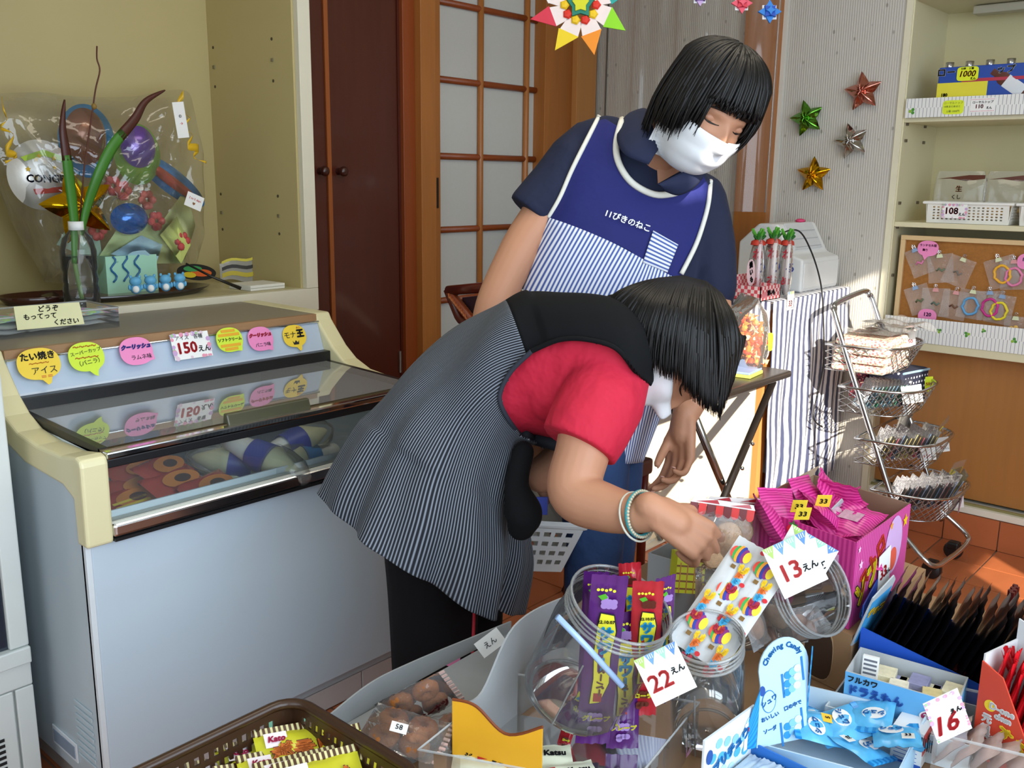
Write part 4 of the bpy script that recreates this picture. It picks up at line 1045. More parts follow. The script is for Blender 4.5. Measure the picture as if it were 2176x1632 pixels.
def dots_mat():
    m, N, L, B = newmat('dots'); nt = m.node_tree; tc = N.new('ShaderNodeTexCoord'); vo = N.new('ShaderNodeTexVoronoi'); vo.inputs['Scale'].default_value = 55; vo.inputs['Randomness'].default_value = .05
    L.new(tc.outputs['Object'], vo.inputs['Vector']); L.new(mixc(nt, val(nt, 'LESS_THAN', vo.outputs['Distance'], .24), srgb('#1c2038'), srgb('#e8e8ee')), B.inputs['Base Color']); B.inputs['Roughness'].default_value = .8; return m
MB().box(-.095, .085, -.07, .05, 0, .115).build('pouch', dots_mat(), o, bevel=.012, seg=3)
MB().tube([(-.09,-.07,.112),(.08,-.07,.108)], .004, 6).build('zip', M('#8fb0c4', .4), o)
o = thing('cloth_pouch', 'dark red flower-print pouch behind the dotted navy pouch', 'pouch', (3.165, by+.045, BZ[1]-.07), rotz=-.15)
MB().box(-.095, .085, -.02, .03, 0, .140).build('pouch', fm2, o, bevel=.010, seg=3)
by = leanY(BZ[2])
for k in range(13):
    packet('bagged_card', ordn(k)+' yellowish sleeved card from left in third basket row', 'bagged card', (2.950+k*.0135, by+.015-.009*k, BZ[2]-.070), .7, .38, .080, .105+.01*math.sin(k*2), ['#e0c47a','#dcd08a','#c9a45a','#d8607a','#6a8ab0','#e6dca8'][k%6], 'sleeved cards in the third basket')
packet('bagged_card', 'bright yellow sleeved card leaning in the third basket', 'bagged card', (3.165, by-.085, BZ[2]-.045), .25, .55, .10, .115, '#e8dc3c', None)
packet('bagged_card', 'clear sleeved grey card behind the bright yellow card', 'bagged card', (3.215, by+.02, BZ[2]-.06), -.1, .2, .11, .125, '#8a8680', None)
by = leanY(BZ[3])
for k in range(12):
    packet('bagged_card', ordn(k)+' sleeved card from left in bottom basket row', 'bagged card', (2.955+k*.0155, by+.02-.010*k, BZ[3]-.070), .7, .40, .080, .110+.012*math.sin(k*3), ['#c9b0a4','#b08a7a','#6a8ab0','#d8a0a0','#8a4a40','#a8b8d8'][k%6], 'sleeved cards in the bottom basket')
packet('bagged_card', 'pale blue sleeved card at the front of the bottom basket', 'bagged card', (3.150, by-.105, BZ[3]-.060), .45, .45, .085, .115, '#a8b8e0', None)
packet('bagged_card', 'yellow sleeved card with coloured blotches in the bottom basket', 'bagged card', (3.205, by-.085, BZ[3]-.055), -.25, .30, .075, .130, '#e0c42a', None)
packet('bagged_card', 'pink sleeved card low in the bottom basket', 'bagged card', (3.13, by-.150, BZ[3]-.082), .3, .1, .06, .075, '#eaa8c0', None)
def tcard(label, px_, py_, X, w_, h_, texts, mat=PAPER, rz=0):
    P = at(px_, py_, X=X); r_ = (X_*.55-Y_*.84)
    return card('price_card', label, 'price card', P, r_*math.cos(rz)+Z_*math.sin(rz), Z_-r_*math.sin(rz), w_, h_, mat, None, texts)
tcard('white price card on the rim of the top trolley basket', 1932, 722, 3.17, .040, .056, [('50', .004, -.006, .016, REDINK, .0004), ('えん', .012, -.018, .007, INK, 0)], rz=.10)
tcard('blank-looking white price card on the second trolley basket', 1938, 838, 3.05, .062, .058, [('100えん', 0, -.014, .010, M('#b8b8b8', .7), 0)], rz=.22)
tcard('lime price card on the second trolley basket', 1974, 816, 3.22, .026, .050, [('500', 0, .0, .014, M('#e0601a', .6), .0003)], M('#e0f022', .6), rz=.1)
tcard('white price card reading 150 yen on the third trolley basket', 1972, 962, 3.06, .046, .052, [('150', -.004, -.012, .016, REDINK, .0003), ('えん', .014, -.016, .007, INK, 0)], rz=.2)
tcard('white price card beside the 150 yen card on the third basket', 2002, 945, 3.16, .044, .050, [('50', 0, -.010, .015, REDINK, .0003), ('えん', .014, -.014, .007, INK, 0)], rz=.2)
tcard('white price card on the bottom trolley basket', 2032, 1062, 3.17, .046, .056, [('30えん', .002, -.006, .010, M('#9a9aa0', .7), 0)], rz=.15)

lbP = at(1332, 1190, z=0); lb_ = thing('leather_bag', 'orange-brown leather bag standing on the floor behind the women', 'bag', tuple(lbP))
MB().grid(28, 12, lambda u, v: (.085*math.cos(2*math.pi*u)*(1-.25*v*v), .045*math.sin(2*math.pi*u)*(1-.6*v), .002+.17*v), closed_u=True).build('body', M('#b0622a', .5, var=.15, bump=.3), lb_, smooth=True)
MB().tube(smooth_path([(-.05,0,.165),(-.045,0,.22),(0,0,.245),(.045,0,.22),(.05,0,.165)], 5), .005, 8).build('handle', M('#7a3a18', .5), lb_, smooth=True)
MB().box(-.03,.03,-.046,-.040,.05,.10).build('clasp', M('#c8c2b8', .2, 1), lb_, bevel=.002)
# ---------------------------------------------------------------- things on the cabinet shelf
SZ = .8845
def onshelf(px_, py_, Y): return at(px_, py_, Y=Y)
# cellophane-wrapped balloon gift
gf = thing('balloon_gift', 'cellophane-wrapped gift bundle of foil balloons and paper', 'gift', (1.09, 2.66, SZ))
def gl(p): return Vector(p)-Vector((1.09, 2.66, SZ))
def gpt(px_, py_, dy=0): return gl(at(px_, py_, Y=2.66+dy))
cello = clear_mat('cellophane', (.99,.99,.985), .05, .03, 1.55, 1.0, 16, gain=1.5)
outl = [(100,600),(30,470),(-20,330),(-30,215),(70,195),(170,205),(280,205),(400,192),(420,260),(438,360),(440,470),(425,545),(395,590),(300,608),(190,608)]
ctr = gpt(215, 420)
for sgn, nm in ((-1, 'front'), (1, 'back')):
    def cf_(u, v):
        p = cat(outl+[outl[0]], u); q = gpt(p[0], p[1]); w_ = ctr.lerp(q, v)
        k = (1-v*v); cr = .010*abs(math.sin(23*u+6*v))*v+.008*abs(math.sin(57*u-11*v))*v+.005*math.sin(19*v+31*u)
        return tuple(w_+Vector((0, sgn*.095*k**.7+cr, 0)))
    MB().grid(150, 24, cf_).build('cellophane', cello, gf, smooth=True)
def foil_balloon(name, px_, py_, rx, ry, mat, dy=0, dep_=.03, rot=0, parent=gf):
    c = gpt(px_, py_, dy); R = frame(X_*math.cos(rot)+Z_*math.sin(rot), Z_*math.cos(rot)-X_*math.sin(rot)).to_4x4(); R.translation = c
    mb = MB(); n = 44
    def f(s_): return lambda u, v: tuple(R @ Vector((rx*v*math.cos(2*math.pi*u)*(1+.012*math.sin(22*2*math.pi*u)*(v > .8)), ry*v*math.sin(2*math.pi*u)*(1+.012*math.sin(22*2*math.pi*u)*(v > .8)), s_*dep_*(1-v**2.4))))
    mb.grid(n, 8, f(1), closed_u=True); mb.grid(n, 8, f(-1), closed_u=True)
    return mb.build(name, mat, parent, smooth=True), R
def foil2(c, r=.22): return M(c, r, .35, var=.08, bump=.3, scale=20, bscale=30, coat=.3)
foil_balloon('balloon', 185, 300, .080, .100, foil2('#2f86c0'), .02); foil_balloon('balloon_face', 182, 290, .058, .076, foil2('#8a5638'), -.015, .03)
foil_balloon('balloon', 292, 328, .070, .086, foil2('#7fae3c'), -.02); foil_balloon('balloon_face', 294, 312, .052, .058, foil2('#6a4a9a'), -.05, .025)
foil_balloon('balloon', 365, 385, .125, .038, foil2('#3a7fc0'), .0, .02, -.62); foil_balloon('balloon_stripe', 365, 385, .100, .016, foil2('#c0503a'), -.02, .012, -.62)
cb_o, cR = foil_balloon('congratulation_balloon', 88, 372, .088, .092, foil2('#e6e2dc', .35), -.02)
for k in range(9):
    a = k*2.4; r_ = .025+.005*k; MB().prism(star(r_*math.cos(a), .020+.030*math.sin(a), .008, .0035), .029, .0295, cR).build('star_print', M('#e2b82a', .4), cb_o)
MB().prism([(-.06,.045),(.0,.066),(.06,.045),(.05,.035),(0,.050),(-.05,.035)], .026, .027, cR).build('band_print', M('#a8c83a', .4), cb_o)
MB().prism([(-.035,-.036),(.04,-.030),(.04,-.044),(-.03,-.050)], .026, .027, cR).build('red_print', M('#c8382a', .4), cb_o)
cRw = Matrix.Translation((1.09, 2.66, SZ)) @ cR
text('CONGRA', cb_o, cRw @ Vector((.008, -.010, .031)), cRw.col[0].to_3d(), cRw.col[1].to_3d(), .028, M('#2a2c5c', .5), .0008)
gs = gpt(168, 438, -.105); gR = frame(X_*.96+Z_*.25, Z_*.96-X_*.25).to_4x4(); gR.translation = gs
mb = MB(); n = 60
def sf(s_):
    def f(u, v):
        i = u*n; k = abs(((i*10/n) % 2)-1); a = 2*math.pi*u; ra = 1/(1+(1-k)*.95)
        return tuple(gR @ Vector((.105*ra*v*math.sin(a), .105*ra*v*math.cos(a), s_*.032*(1-v**2)*(1+.2*math.cos(5*a)))))
    return f
mb.grid(n, 7, sf(1), closed_u=True); mb.grid(n, 7, sf(-1), closed_u=True); gso = mb.build('gold_star_balloon', foil('#d8a818'), gf, smooth=True)
gRw = Matrix.Translation((1.09, 2.66, SZ)) @ gR; text('SUNSUN', gso, gRw @ Vector((.024, -.006, .020)), gRw.col[0].to_3d()*.9+gRw.col[1].to_3d()*.4, gRw.col[1].to_3d()*.9-gRw.col[0].to_3d()*.4, .016, WHITE, .0005)
foil_balloon('blue_ball_balloon', 275, 465, .056, .044, foil2('#1a6ac0', .12), -.05, .03)
rg_ = random.Random(2)
for k, (x, y, c) in enumerate(((258,405,'#c8564a'),(310,425,'#d06a5c'),(205,490,'#c8564a'),(330,470,'#c8504a'),(384,512,'#c04a4a'),(238,395,'#b84a44'))):
    p = gpt(x, y, -.04); mb = MB()
    for q in range(7): mb.ball((p.x+.018*math.cos(q*1.05), p.y-.004*q % .02, p.z+.018*math.sin(q*1.05)), (.012,.010,.012), 7, 5)
    mb.build('paper_flower', M(c, .7), gf, smooth=True)
for k, (pl_, c, dy) in enumerate((([(210,545),(260,470),(330,455),(345,520),(300,560)],'#c8dc9a',-.02),([(320,560),(345,470),(395,400),(415,480),(390,560)],'#d8e09a',-.01),([(235,540),(300,500),(345,520),(330,565)],'#a8ccd8',-.05),([(340,500),(375,460),(405,520),(385,560)],'#cfd87a',-.045),([(120,520),(150,470),(210,500),(220,560)],'#b8d8c0',.0))):
    pts = [gpt(x, y, dy) for x, y in pl_]; c0 = sum(pts, Vector())/len(pts)+Vector((0,-.015,0)); mb = MB(); mb.add([c0]+pts, [(0, 1+i, 1+(i+1) % len(pts)) for i in range(len(pts))]); mb.build('tissue_paper', M(c, .8), gf, solid=.001)
a_, b_ = gpt(228, 606, -.06), gpt(332, 540, -.06)
MB().box(min(a_.x,b_.x), max(a_.x,b_.x), a_.y, a_.y+.09, .004, b_.z).build('mint_box', M('#a8dcc0', .5, var=.03), gf)
for k in range(3):
    x = min(a_.x,b_.x)+.02+.035*k; MB().tube([(x+.008*math.sin(q*1.1+k), a_.y-.004, b_.z-.008*q) for q in range(10)], .0028, 6).build('curl_ribbon', M('#2a6aa0', .3), gf, smooth=True)
def curl(pts, name='yellow_ribbon'):
    P = [gpt(x, y, -.06) for x, y in pts]; mb = MB()
    for i in range(len(P)-1): pass
    path = smooth_path(P, 6); n = len(path)
    mb.grid(n-1, 1, lambda u, v: tuple(path[min(n-1, int(u*(n-1)+.5))]+Vector((0, .010*math.sin(u*18), (.016*(v-.5))*math.cos(u*9)+.006*(v-.5)))))
    mb.build(name, M('#e0b428', .35), gf, smooth=True, solid=.0008)
curl([(390,200),(378,235),(400,250),(385,270),(410,285),(395,310),(425,315),(412,335),(435,345)]); curl([(5,215),(15,250),(0,270),(30,285),(10,320),(38,330),(8,345)])
card('gift_tag', 'white shop tag tied to the upper right of the gift', 'tag', at(384, 255, Y=2.585), X_*.98+Z_*.12, Z_, .036, .100, PAPER, None, [('→', 0, -.01, .012, REDINK, 0), ('©', .0, .01, .012, INK, 0)])
card('gift_tag', 'white shop tag on the lower right of the gift', 'tag', at(413, 428, Y=2.58), X_*.92-Z_*.38, Z_*.92+X_*.38, .056, .042, PAPER, None, [('2 to 5 days', 0, .006, .009, REDINK, 0), ('♥', .0, -.008, .008, M('#8a5a2a', .6), 0)])
# bottle vase with leaves
vb = at(175, 640, Y=2.43); bt_ = thing('bottle_vase', 'clear plastic bottle with white collar holding long leaves', 'bottle', (vb.x, 2.43, SZ))
hb = at(172, 470, Y=2.43).z-SZ; rb_ = .044
MB().lathe([(.002,.004),(rb_*.85,.002),(rb_,.012),(rb_,.05),(rb_*.93,.06),(rb_,.07),(rb_*.93,.09),(rb_,.10),(rb_,hb*.66),(rb_*.8,hb*.80),(.017,hb*.90),(.015,hb*.99)], 32).build('bottle', clear_mat('bottle', (1,1,1), .03, .03, 1.45), bt_, smooth=True)
MB().lathe([(.0165,hb*.90),(.0185,hb*.90),(.0185,hb),(.0150,hb)], 24).build('white_collar', WHITE, bt_, smooth=True)
MB().lathe([(.001,.006),(rb_*.92,.006),(rb_*.92,hb*.60),(.001,hb*.60)], 28).build('water', clear_mat('water', (.985,.995,.99), .02, .0, 1.33), bt_, smooth=True)
def leaf(pts, w0, cols):
    """long leaf blade through pixel points; green below, withered brown above"""
    P = smooth_path([at(x, y, Y=yy)-Vector((vb.x, 2.43, SZ)) for x, y, yy in pts], 6); n = len(P)
    for a, b, c, nm in ((0, int(n*cols), '#3f7a24', 'green_blade'), (int(n*cols)-1, n-1, '#4a1f16', 'withered_tip')):
        if b-a < 2: continue
        mb = MB(); m_ = b-a
        def f(u, v):
            i = a+u*m_; j = min(n-2, int(i)); t = i-j; p = P[j].lerp(P[j+1], t); g = i/(n-1); d = (P[j+1]-P[j]).normalized(); s_ = d.cross(Vector((0,-1,0))).normalized()
            wv = w0*(math.sin(math.pi*min(1, .12+.86*g))**.8)*(1-.0*g)
            return tuple(p+s_*(v-.5)*wv+Vector((0,-.004*math.cos(math.pi*(v-.5)),0)))
        mb.grid(max(6, m_), 4, f); mb.build(nm, M(c, .45, var=.25, scale=40, stretch=(1,1,.2)), bt_, smooth=True, solid=.001)
leaf([(158,560,2.43),(158,480,2.43),(150,400,2.42),(141,330,2.41),(133,270,2.41),(137,212,2.42)], .026, .60)
leaf([(172,500,2.43),(185,440,2.42),(210,370,2.40),(240,310,2.40),(285,255,2.41),(310,215,2.42),(350,192,2.43)], .028, .58)
MB().tube(smooth_path([at(x, y, Y=2.44)-Vector((vb.x, 2.43, SZ)) for x, y in ((165,560),(172,440),(180,350),(196,240),(203,190),(212,150),(206,125),(206,98))], 5), [.0022]*36, 6).build('dry_stalk', M('#5a3020', .7), bt_, smooth=True)
pb2 = at(200, 226, Y=2.44)-Vector((vb.x, 2.43, SZ)); MB().ball(tuple(pb2), (.007,.006,.008), 8, 6).build('seed_head', M('#8a6a2a', .6), bt_, smooth=True)
MB().tube(smooth_path([Vector((0,0,.02)), Vector((-.01,0,.10)), at(160,560,Y=2.43)-Vector((vb.x,2.43,SZ))], 6), .006, 8).build('stem', M('#6a8a4a', .5), bt_, smooth=True)
# lacquer tray
ty = thing('lacquer_tray', 'dark red and black lacquer tray lying on the cabinet shelf', 'tray', (1.28, 2.56, SZ))
MB().lathe([(.001,.004),(.20,.004),(.235,.018),(.240,.018),(.205,.0),(.001,.0)], 56, Matrix.Diagonal((1,.52,1,1))).build('tray', M('#1c1412', .2, coat=.5), ty, smooth=True)
MB().lathe([(.001,.0048),(.198,.0048)], 56, Matrix.Diagonal((1,.52,1,1))).build('red_lacquer', M('#6a1c12', .2, coat=.5), ty, smooth=True)
t2_ = thing('lacquer_tray', 'second lacquer tray half hidden behind the bottle vase', 'tray', (1.045, 2.585, SZ))
MB().lathe([(.001,.004),(.085,.004),(.105,.022),(.108,.022),(.088,.0),(.001,.0)], 40, Matrix.Diagonal((1,.7,1,1))).build('tray', M('#3a1410', .2, coat=.5), t2_, smooth=True)
# four little blue figures
for k, x in enumerate((288, 320, 352, 382)):
    P = at(x, 606, Y=2.455); o = thing('animal_figurine', ['small blue toy animal figurine, leftmost of four','small blue toy animal figurine, second from left','small blue toy animal figurine, third from left','small blue toy animal figurine, rightmost and turned'][k], 'figurine', (P.x, 2.455, SZ+.018), rotz=-.4+.2*(k == 3), group='blue figurines on the lacquer tray')
    bl4 = M('#62acd6', .45)
    MB().ball((0,0,.014), (.014,.012,.015), 14, 10).build('body', bl4, o, smooth=True); MB().ball((0,-.003,.034), (.016,.013,.013), 14, 10).build('head', bl4, o, smooth=True)
    MB().ball((0,-.008,.013), (.009,.006,.010), 12, 8).build('belly', WHITE, o, smooth=True)
    for s_ in (-1, 1):
        MB().ball((s_*.011,0,.046), (.004,.003,.005), 8, 6).build('ear', bl4, o, smooth=True); MB().ball((s_*.0155,-.002,.018), (.004,.004,.008), 8, 6).build('arm', bl4, o, smooth=True)
# decorated fan, booklet, brush pen
fn = thing('paper_fan', 'round paper fan with orange and green petal print behind the tray', 'fan', tuple(at(418, 578, Y=2.60)), rot=frame(X_, Z_*.55+Y_*.85))
MB().prism(ell(0,0,.062,.040,36), -.001, 0).build('blade', INK, fn)
for k, (x, y, rx, ry, c) in enumerate(((.012,-.006,.034,.018,'#d8622a'),(-.005,.016,.030,.014,'#3a9a5a'),(-.030,-.012,.020,.014,'#d8c02a'))): MB().prism(ell(x,y,rx,ry,24), .0003+.0002*k, .0007+.0002*k).build('petal_print', M(c, .5), fn)
o = MB().tube([at(395, 560, Y=2.52), at(450, 588, Y=2.47), at(512, 613, Y=2.43)], [.003,.0036,.0055], 8).build('brush_pen', M('#15120f', .35), None, smooth=True); tag(o, 'long black brush pen lying across the tray rim', 'brush')
bkP = at(555, 600, Y=2.47); bb2 = thing('white_box', 'flat white box lying at the right end of the shelf', 'box', (bkP.x-.005, 2.485, SZ), rotz=.03)
MB().box(-.062,.062,-.055,.055,0,.016).build('box', M('#e6e4da', .5), bb2, bevel=.001); MB().box(-.062,.062,-.0555,-.055,.007,.0085).build('lid_line', M('#a8a698', .5), bb2)
pz = thing('plastic_bag', 'curled clear bag printed with yellow bands at the shelf corner', 'bag', (at(540, 575, Y=2.66).x, 2.66, SZ))
MB().grid(16, 10, lambda u, v: ((u-.5)*.20, .04-.05*math.sin(2.2*u), .004+v*(.055+.05*u)+.006*math.sin(12*u))).build('film', clear_mat('film', (.97,.97,.96), .06, .30, 1.5, .4, 30), pz, smooth=True)
for k in range(3): MB().grid(14, 2, lambda u, v: ((u-.5)*.19, .036-.05*math.sin(2.2*u), .014+.022*k+.014*v*(1-.2*k)+.045*u*(.4+.2*k)+.006*math.sin(12*u))).build('band_print', M(['#c8b428','#2a2418','#d8c83a'][k], .5), pz, smooth=True)
# ---------------------------------------------------------------- clear tray with note on the freezer top
ft0 = thing('clear_tray', 'clear plastic tray of wrapped giveaway sweets on the freezer', 'tray', (.80, 2.12, .8668))
tx0, tx1, ty0, ty1 = -.25, .245, .035, .20
mb = MB()
for a, b in (((tx0,ty0),(tx1,ty0)),((tx1,ty0),(tx1,ty1)),((tx1,ty1),(tx0,ty1)),((tx0,ty1),(tx0,ty0))): mb.add([(a[0],a[1],0),(b[0],b[1],0),(b[0],b[1],.046),(a[0],a[1],.046)], [(0,1,2,3)])
mb.build('walls', clear_mat('tray', (.96,.97,.97), .05, .05, 1.5), ft0)
MB().tube([(tx0,ty0,.046),(tx1,ty0,.046),(tx1,ty1,.046),(tx0,ty1,.046)], .0022, 6, closed=True).build('rim', clear_mat('tray_rim', (.9,.92,.92), .04, .3, 1.5), ft0)
sw = pack_mesh_tmp = None
def flat_pack(w_, l_, t_, seed):
    r_ = random.Random(seed); ph = r_.uniform(0, 6); mb = MB()
    for s_ in (1, -1): mb.grid(8, 8, lambda u, v: ((u-.5)*w_, (v-.5)*l_, s_*t_/2*(math.sin(math.pi*u)*math.sin(math.pi*v))**.4+.001*math.sin(9*u+ph)))
    return mb
wms = []
for k in range(3):
    me = flat_pack(.095, .12, .012, k).mesh('packet'); me.polygons.foreach_set('use_smooth', [True]*len(me.polygons)); me.materials.append(M('#d6d8d6', .35, var=.12, scale=50)); wms.append(me)
def conf_mat():
    m, N, L, B = newmat('confetti'); nt = m.node_tree; tc = N.new('ShaderNodeTexCoord'); vo = N.new('ShaderNodeTexVoronoi'); vo.inputs['Scale'].default_value = 70; L.new(tc.outputs['Object'], vo.inputs['Vector'])
    hs = N.new('ShaderNodeHueSaturation'); hs.inputs['Saturation'].default_value = 1.1; L.new(vo.outputs['Color'], hs.inputs['Color']); L.new(mixc(nt, .35, hs.outputs[0], srgb('#e8e0d8')), B.inputs['Base Color']); B.inputs['Roughness'].default_value = .35; return m
cfm = conf_mat(); wms2 = []
for k in range(2):
    me = flat_pack(.095, .12, .010, 7+k).mesh('packet'); me.polygons.foreach_set('use_smooth', [True]*len(me.polygons)); me.materials.append(cfm); wms2.append(me)
for lay in range(3):
    for i in range(5):
        P = (.80-.19+.095*i, 2.12+.117+.01*math.sin(i*2+lay), .8755+.0125*lay)
        top = lay == 2
        o = thing('wrapped_sweet_pack', ('printed wrapped sweet pack on top of the giveaway pile' if top else 'white wrapped sweet pack in the lower giveaway pile'), 'candy packet', P, rotz=.06*math.sin(i*3+lay), group='printed packs on top in the freezer tray' if top else 'white packs below in the freezer tray')
        link('pouch', (wms2 if top else wms)[i % (2 if top else 3)], None, o)
card('handwritten_note', 'cream handwritten note on the front of the giveaway tray', 'note', at(107, 672, Y=2.148), X_*.999-Z_*.02, Z_, .150, .053, M('#e6e2b0', .7), [(-.072,-.025),(.075,-.024),(.066,.027),(-.076,.027)],
     [('どうぞ', -.004, .017, .0155, INK, .0003), ('もってって', -.022, .001, .0145, INK, .0003), ('ください', .034, -.015, .0145, INK, .0003)])
# ---------------------------------------------------------------- ice creams inside the freezer
FLZ = .512
def cone_ice(label, px_, py_, z_, rz, tilt, blue=True):
    P = at(px_, py_, z=z_+.012); P.y = max(P.y, 1.685); o = thing('ice_cream_cone', label, 'ice cream', tuple(P), rot=rotm_(('Z', rz), ('Y', tilt))); o.scale = (1.22,)*3
    MB().lathe([(.001,-.085),(.016,-.085),(.018,-.060),(.024,-.020),(.026,-.005)], 22).build('cone_wrap', M('#e6e6e2', .4), o, smooth=True)
    MB().lathe([(.0265,-.028),(.031,.010),(.0315,.014)], 22).build('blue_band', M('#2a3a9a' if blue else '#3a88c8', .4, var=.2, scale=60), o, smooth=True)
    pr = [(.030,.014)]
    for k in range(5): pr += [(.031-.005*k,.018+.012*k),(.027-.005*k,.027+.012*k)]
    MB().lathe(pr+[(.001,.082)], 22).build('soft_ice', M('#e2dcae', .55, var=.06), o, smooth=True)
    MB().lathe([(.0345,.012),(.0345,.040),(.028,.070),(.010,.092),(.001,.094)], 24).build('dome', clear_mat('dome', (.97,.98,.98), .05, .08, 1.45), o, smooth=True)
    return o
def rotm_(*a):
    m = Matrix.Identity(3)
    for ax, an in a: m = m @ Matrix.Rotation(an, 3, ax)
    return m
cone_ice('ice-cream cone with blue band pointing right, topmost in freezer', 625, 944, .622, .1, 1.45)
cone_ice('ice-cream cone with blue band tipped toward the window', 565, 975, .612, -1.2, 1.9)
cone_ice('ice-cream cone with pale blue band lying in front', 672, 985, .590, 3.3, 1.5, False)
cone_ice('ice-cream cone lying half hidden at the left of the cones', 505, 985, .585, 2.4, 1.4)
cp = at(447, 968, z=.60); cp.y = max(cp.y, 1.665); cu = thing('ice_cream_cup', 'clear-lidded white ice-cream cup leaning on the freezer window', 'ice cream', tuple(cp), rot=rotm_(('Z', -.6), ('X', 1.15)))
MB().lathe([(.001,-.045),(.030,-.045),(.040,.0)], 28).build('cup', M('#e9e6ee', .4), cu, smooth=True); MB().lathe([(.044,-.004),(.045,.004),(.041,.008),(.026,.008),(.022,.014),(.001,.014)], 28).build('lid', clear_mat('lid', (.94,.95,.98), .05, .35, 1.5), cu, smooth=True)
c3 = at(497, 1015, z=.565); c3.y = max(c3.y, 1.66); cu2 = thing('ice_cream_cup', 'round vanilla ice in clear dome beside the red bags', 'ice cream', tuple(c3)); MB().ball((0,0,0), (.036,.034,.030), 20, 14).build('ice', M('#d8cf9a', .6, var=.06), cu2, smooth=True); MB().ball((0,0,.002), (.040,.038,.034), 20, 14).build('dome', clear_mat('dome', (.97,.98,.98), .05, .06, 1.45), cu2, smooth=True)
for k, (x, y, z_, rz) in enumerate(((300,1010,.592,.15),(375,1035,.583,.25),(450,1045,.572,.3),(300,1045,.572,-.1),(350,1005,.600,.5),(280,1075,.560,.2))):
    P = at(x, y-6, z=z_+.010); P.y = max(P.y, 1.668); Rk = rotm_(('Z', rz), ('X', .45)); o = thing('ice_cream_bag', ['red fish-shaped ice-cream bag, upper left in freezer','red fish-shaped ice-cream bag, middle in freezer','red fish-shaped ice-cream bag, right of the bags','red ice-cream bag lower left against the window','red ice-cream bag topmost at the back','red ice-cream bag at the window corner with yellow print'][k], 'ice cream', tuple(P), rot=Rk)
    flat_pack(.135, .085, .026, k).build('bag', M('#a8281a', .25, var=.35, scale=30, coat=.4), o, smooth=True)
    MB().prism(ell(.008,.0,.046,.024,24), .0136, .0140).build('picture_print', M('#c87a2a', .4, var=.2), o); MB().prism(ell(.012,.0,.020,.012,18), .0142, .0146).build('filling_print', M('#3a1a10', .4), o)
    if k == 5:
        for q in range(3): MB().box(-.05,.03,-.03+.012*q,-.024+.012*q,.0142,.0146).build('text_print', M('#d8c83a', .5), o)
mb = MB()
# ---------------------------------------------------------------- people
SKIN = M('#c08a6c', .5, var=.08, scale=14, bump=.04, bscale=160, spec=.35)
HAIR = M('#0b0909', .46, var=.25, scale=60, spec=.35)
PEND = []      # objects whose modifiers are baked at the end
class Torso:
    """body section stack: each (ax, ay, bx, by, distance, half depth); A and B are the outline points"""
    def __init__(s, secs, e=1.0): s.S = secs; s.e = e; s.C = [(i/80, *[float(q) for q in cat(secs, i/80)][:4]) for i in range(81)]
    def sec(s, v): return cat(s.S, v)
    def pt(s, u, v, k=1.0, off=0):
        ax, ay, bx, by, D, w = s.sec(v)
        A, B = at(ax, ay, D=D), at(bx, by, D=D); C = (A+B)/2; e1 = (B-A)/2
        e2 = -FWD; e2 = (e2 - e1*(e2.dot(e1)/e1.length_squared)).normalized()
        a = 2*math.pi*u; c, sn = math.cos(a), math.sin(a)
        sc = math.copysign(abs(c)**.9, c); ss = math.copysign(abs(sn)**.9, sn)
        return C + e1*(sc*(k+off/e1.length)) + e2*(ss*(w*k+off))
    def near(s, x, y, off=0, far=False):
        best = None
        for v, ax, ay, bx, by in s.C:
            dx, dy = bx-ax, by-ay; L = math.hypot(dx, dy)
            sd = ((x-ax)*dy-(y-ay)*dx)/L
            if best is None or abs(sd) < abs(best[0]): best = (sd, v)
        v = best[1]
        for it in range(5):
            ax, ay, bx, by, D, w = s.sec(v); dx, dy = bx-ax, by-ay; L = math.hypot(dx, dy)
            sd = ((x-ax)*dy-(y-ay)*dx)/L
            ax2, ay2, bx2, by2, _, _ = s.sec(min(1, v+.002)); dx2, dy2 = bx2-ax2, by2-ay2; L2 = math.hypot(dx2, dy2)
            g = (((x-ax2)*dy2-(y-ay2)*dx2)/L2-sd)/.002
            if abs(g) < 1e-6: break
            v = min(1, max(0, v-max(-.05, min(.05, sd/g))))
        ax, ay, bx, by, D, w = s.sec(v); dx, dy = bx-ax, by-ay
        t = ((x-ax)*dx+(y-ay)*dy)/(dx*dx+dy*dy)*2-1; t = max(-.995, min(.995, t))
        dd = w*(1-abs(t)**2.22)**.45
        return at(x, y, D=D-dd-off if not far else D+dd+off)
    def mesh(s, mb, nu=40, nv=40, k=1.0, off=0, v0=0, v1=1, cap=True):
        o = len(mb.v)
        mb.grid(nu, nv, lambda u, v: tuple(s.pt(u, v0+(v1-v0)*v, k, off)), closed_u=True)
        if cap:
            mb.f.append(tuple(o+i for i in range(nu))); mb.f.append(tuple(o+nv*nu+i for i in range(nu-1, -1, -1)))
        return mb
def inside(x, y, poly):
    c = False; j = len(poly)-1
    for i in range(len(poly)):
        xi, yi = poly[i]; xj, yj = poly[j]
        if (yi > y) != (yj > y) and x < (xj-xi)*(y-yi)/(yj-yi)+xi: c = not c
        j = i
    return c
def P3(x, y, D): return at(x, y, D=D)
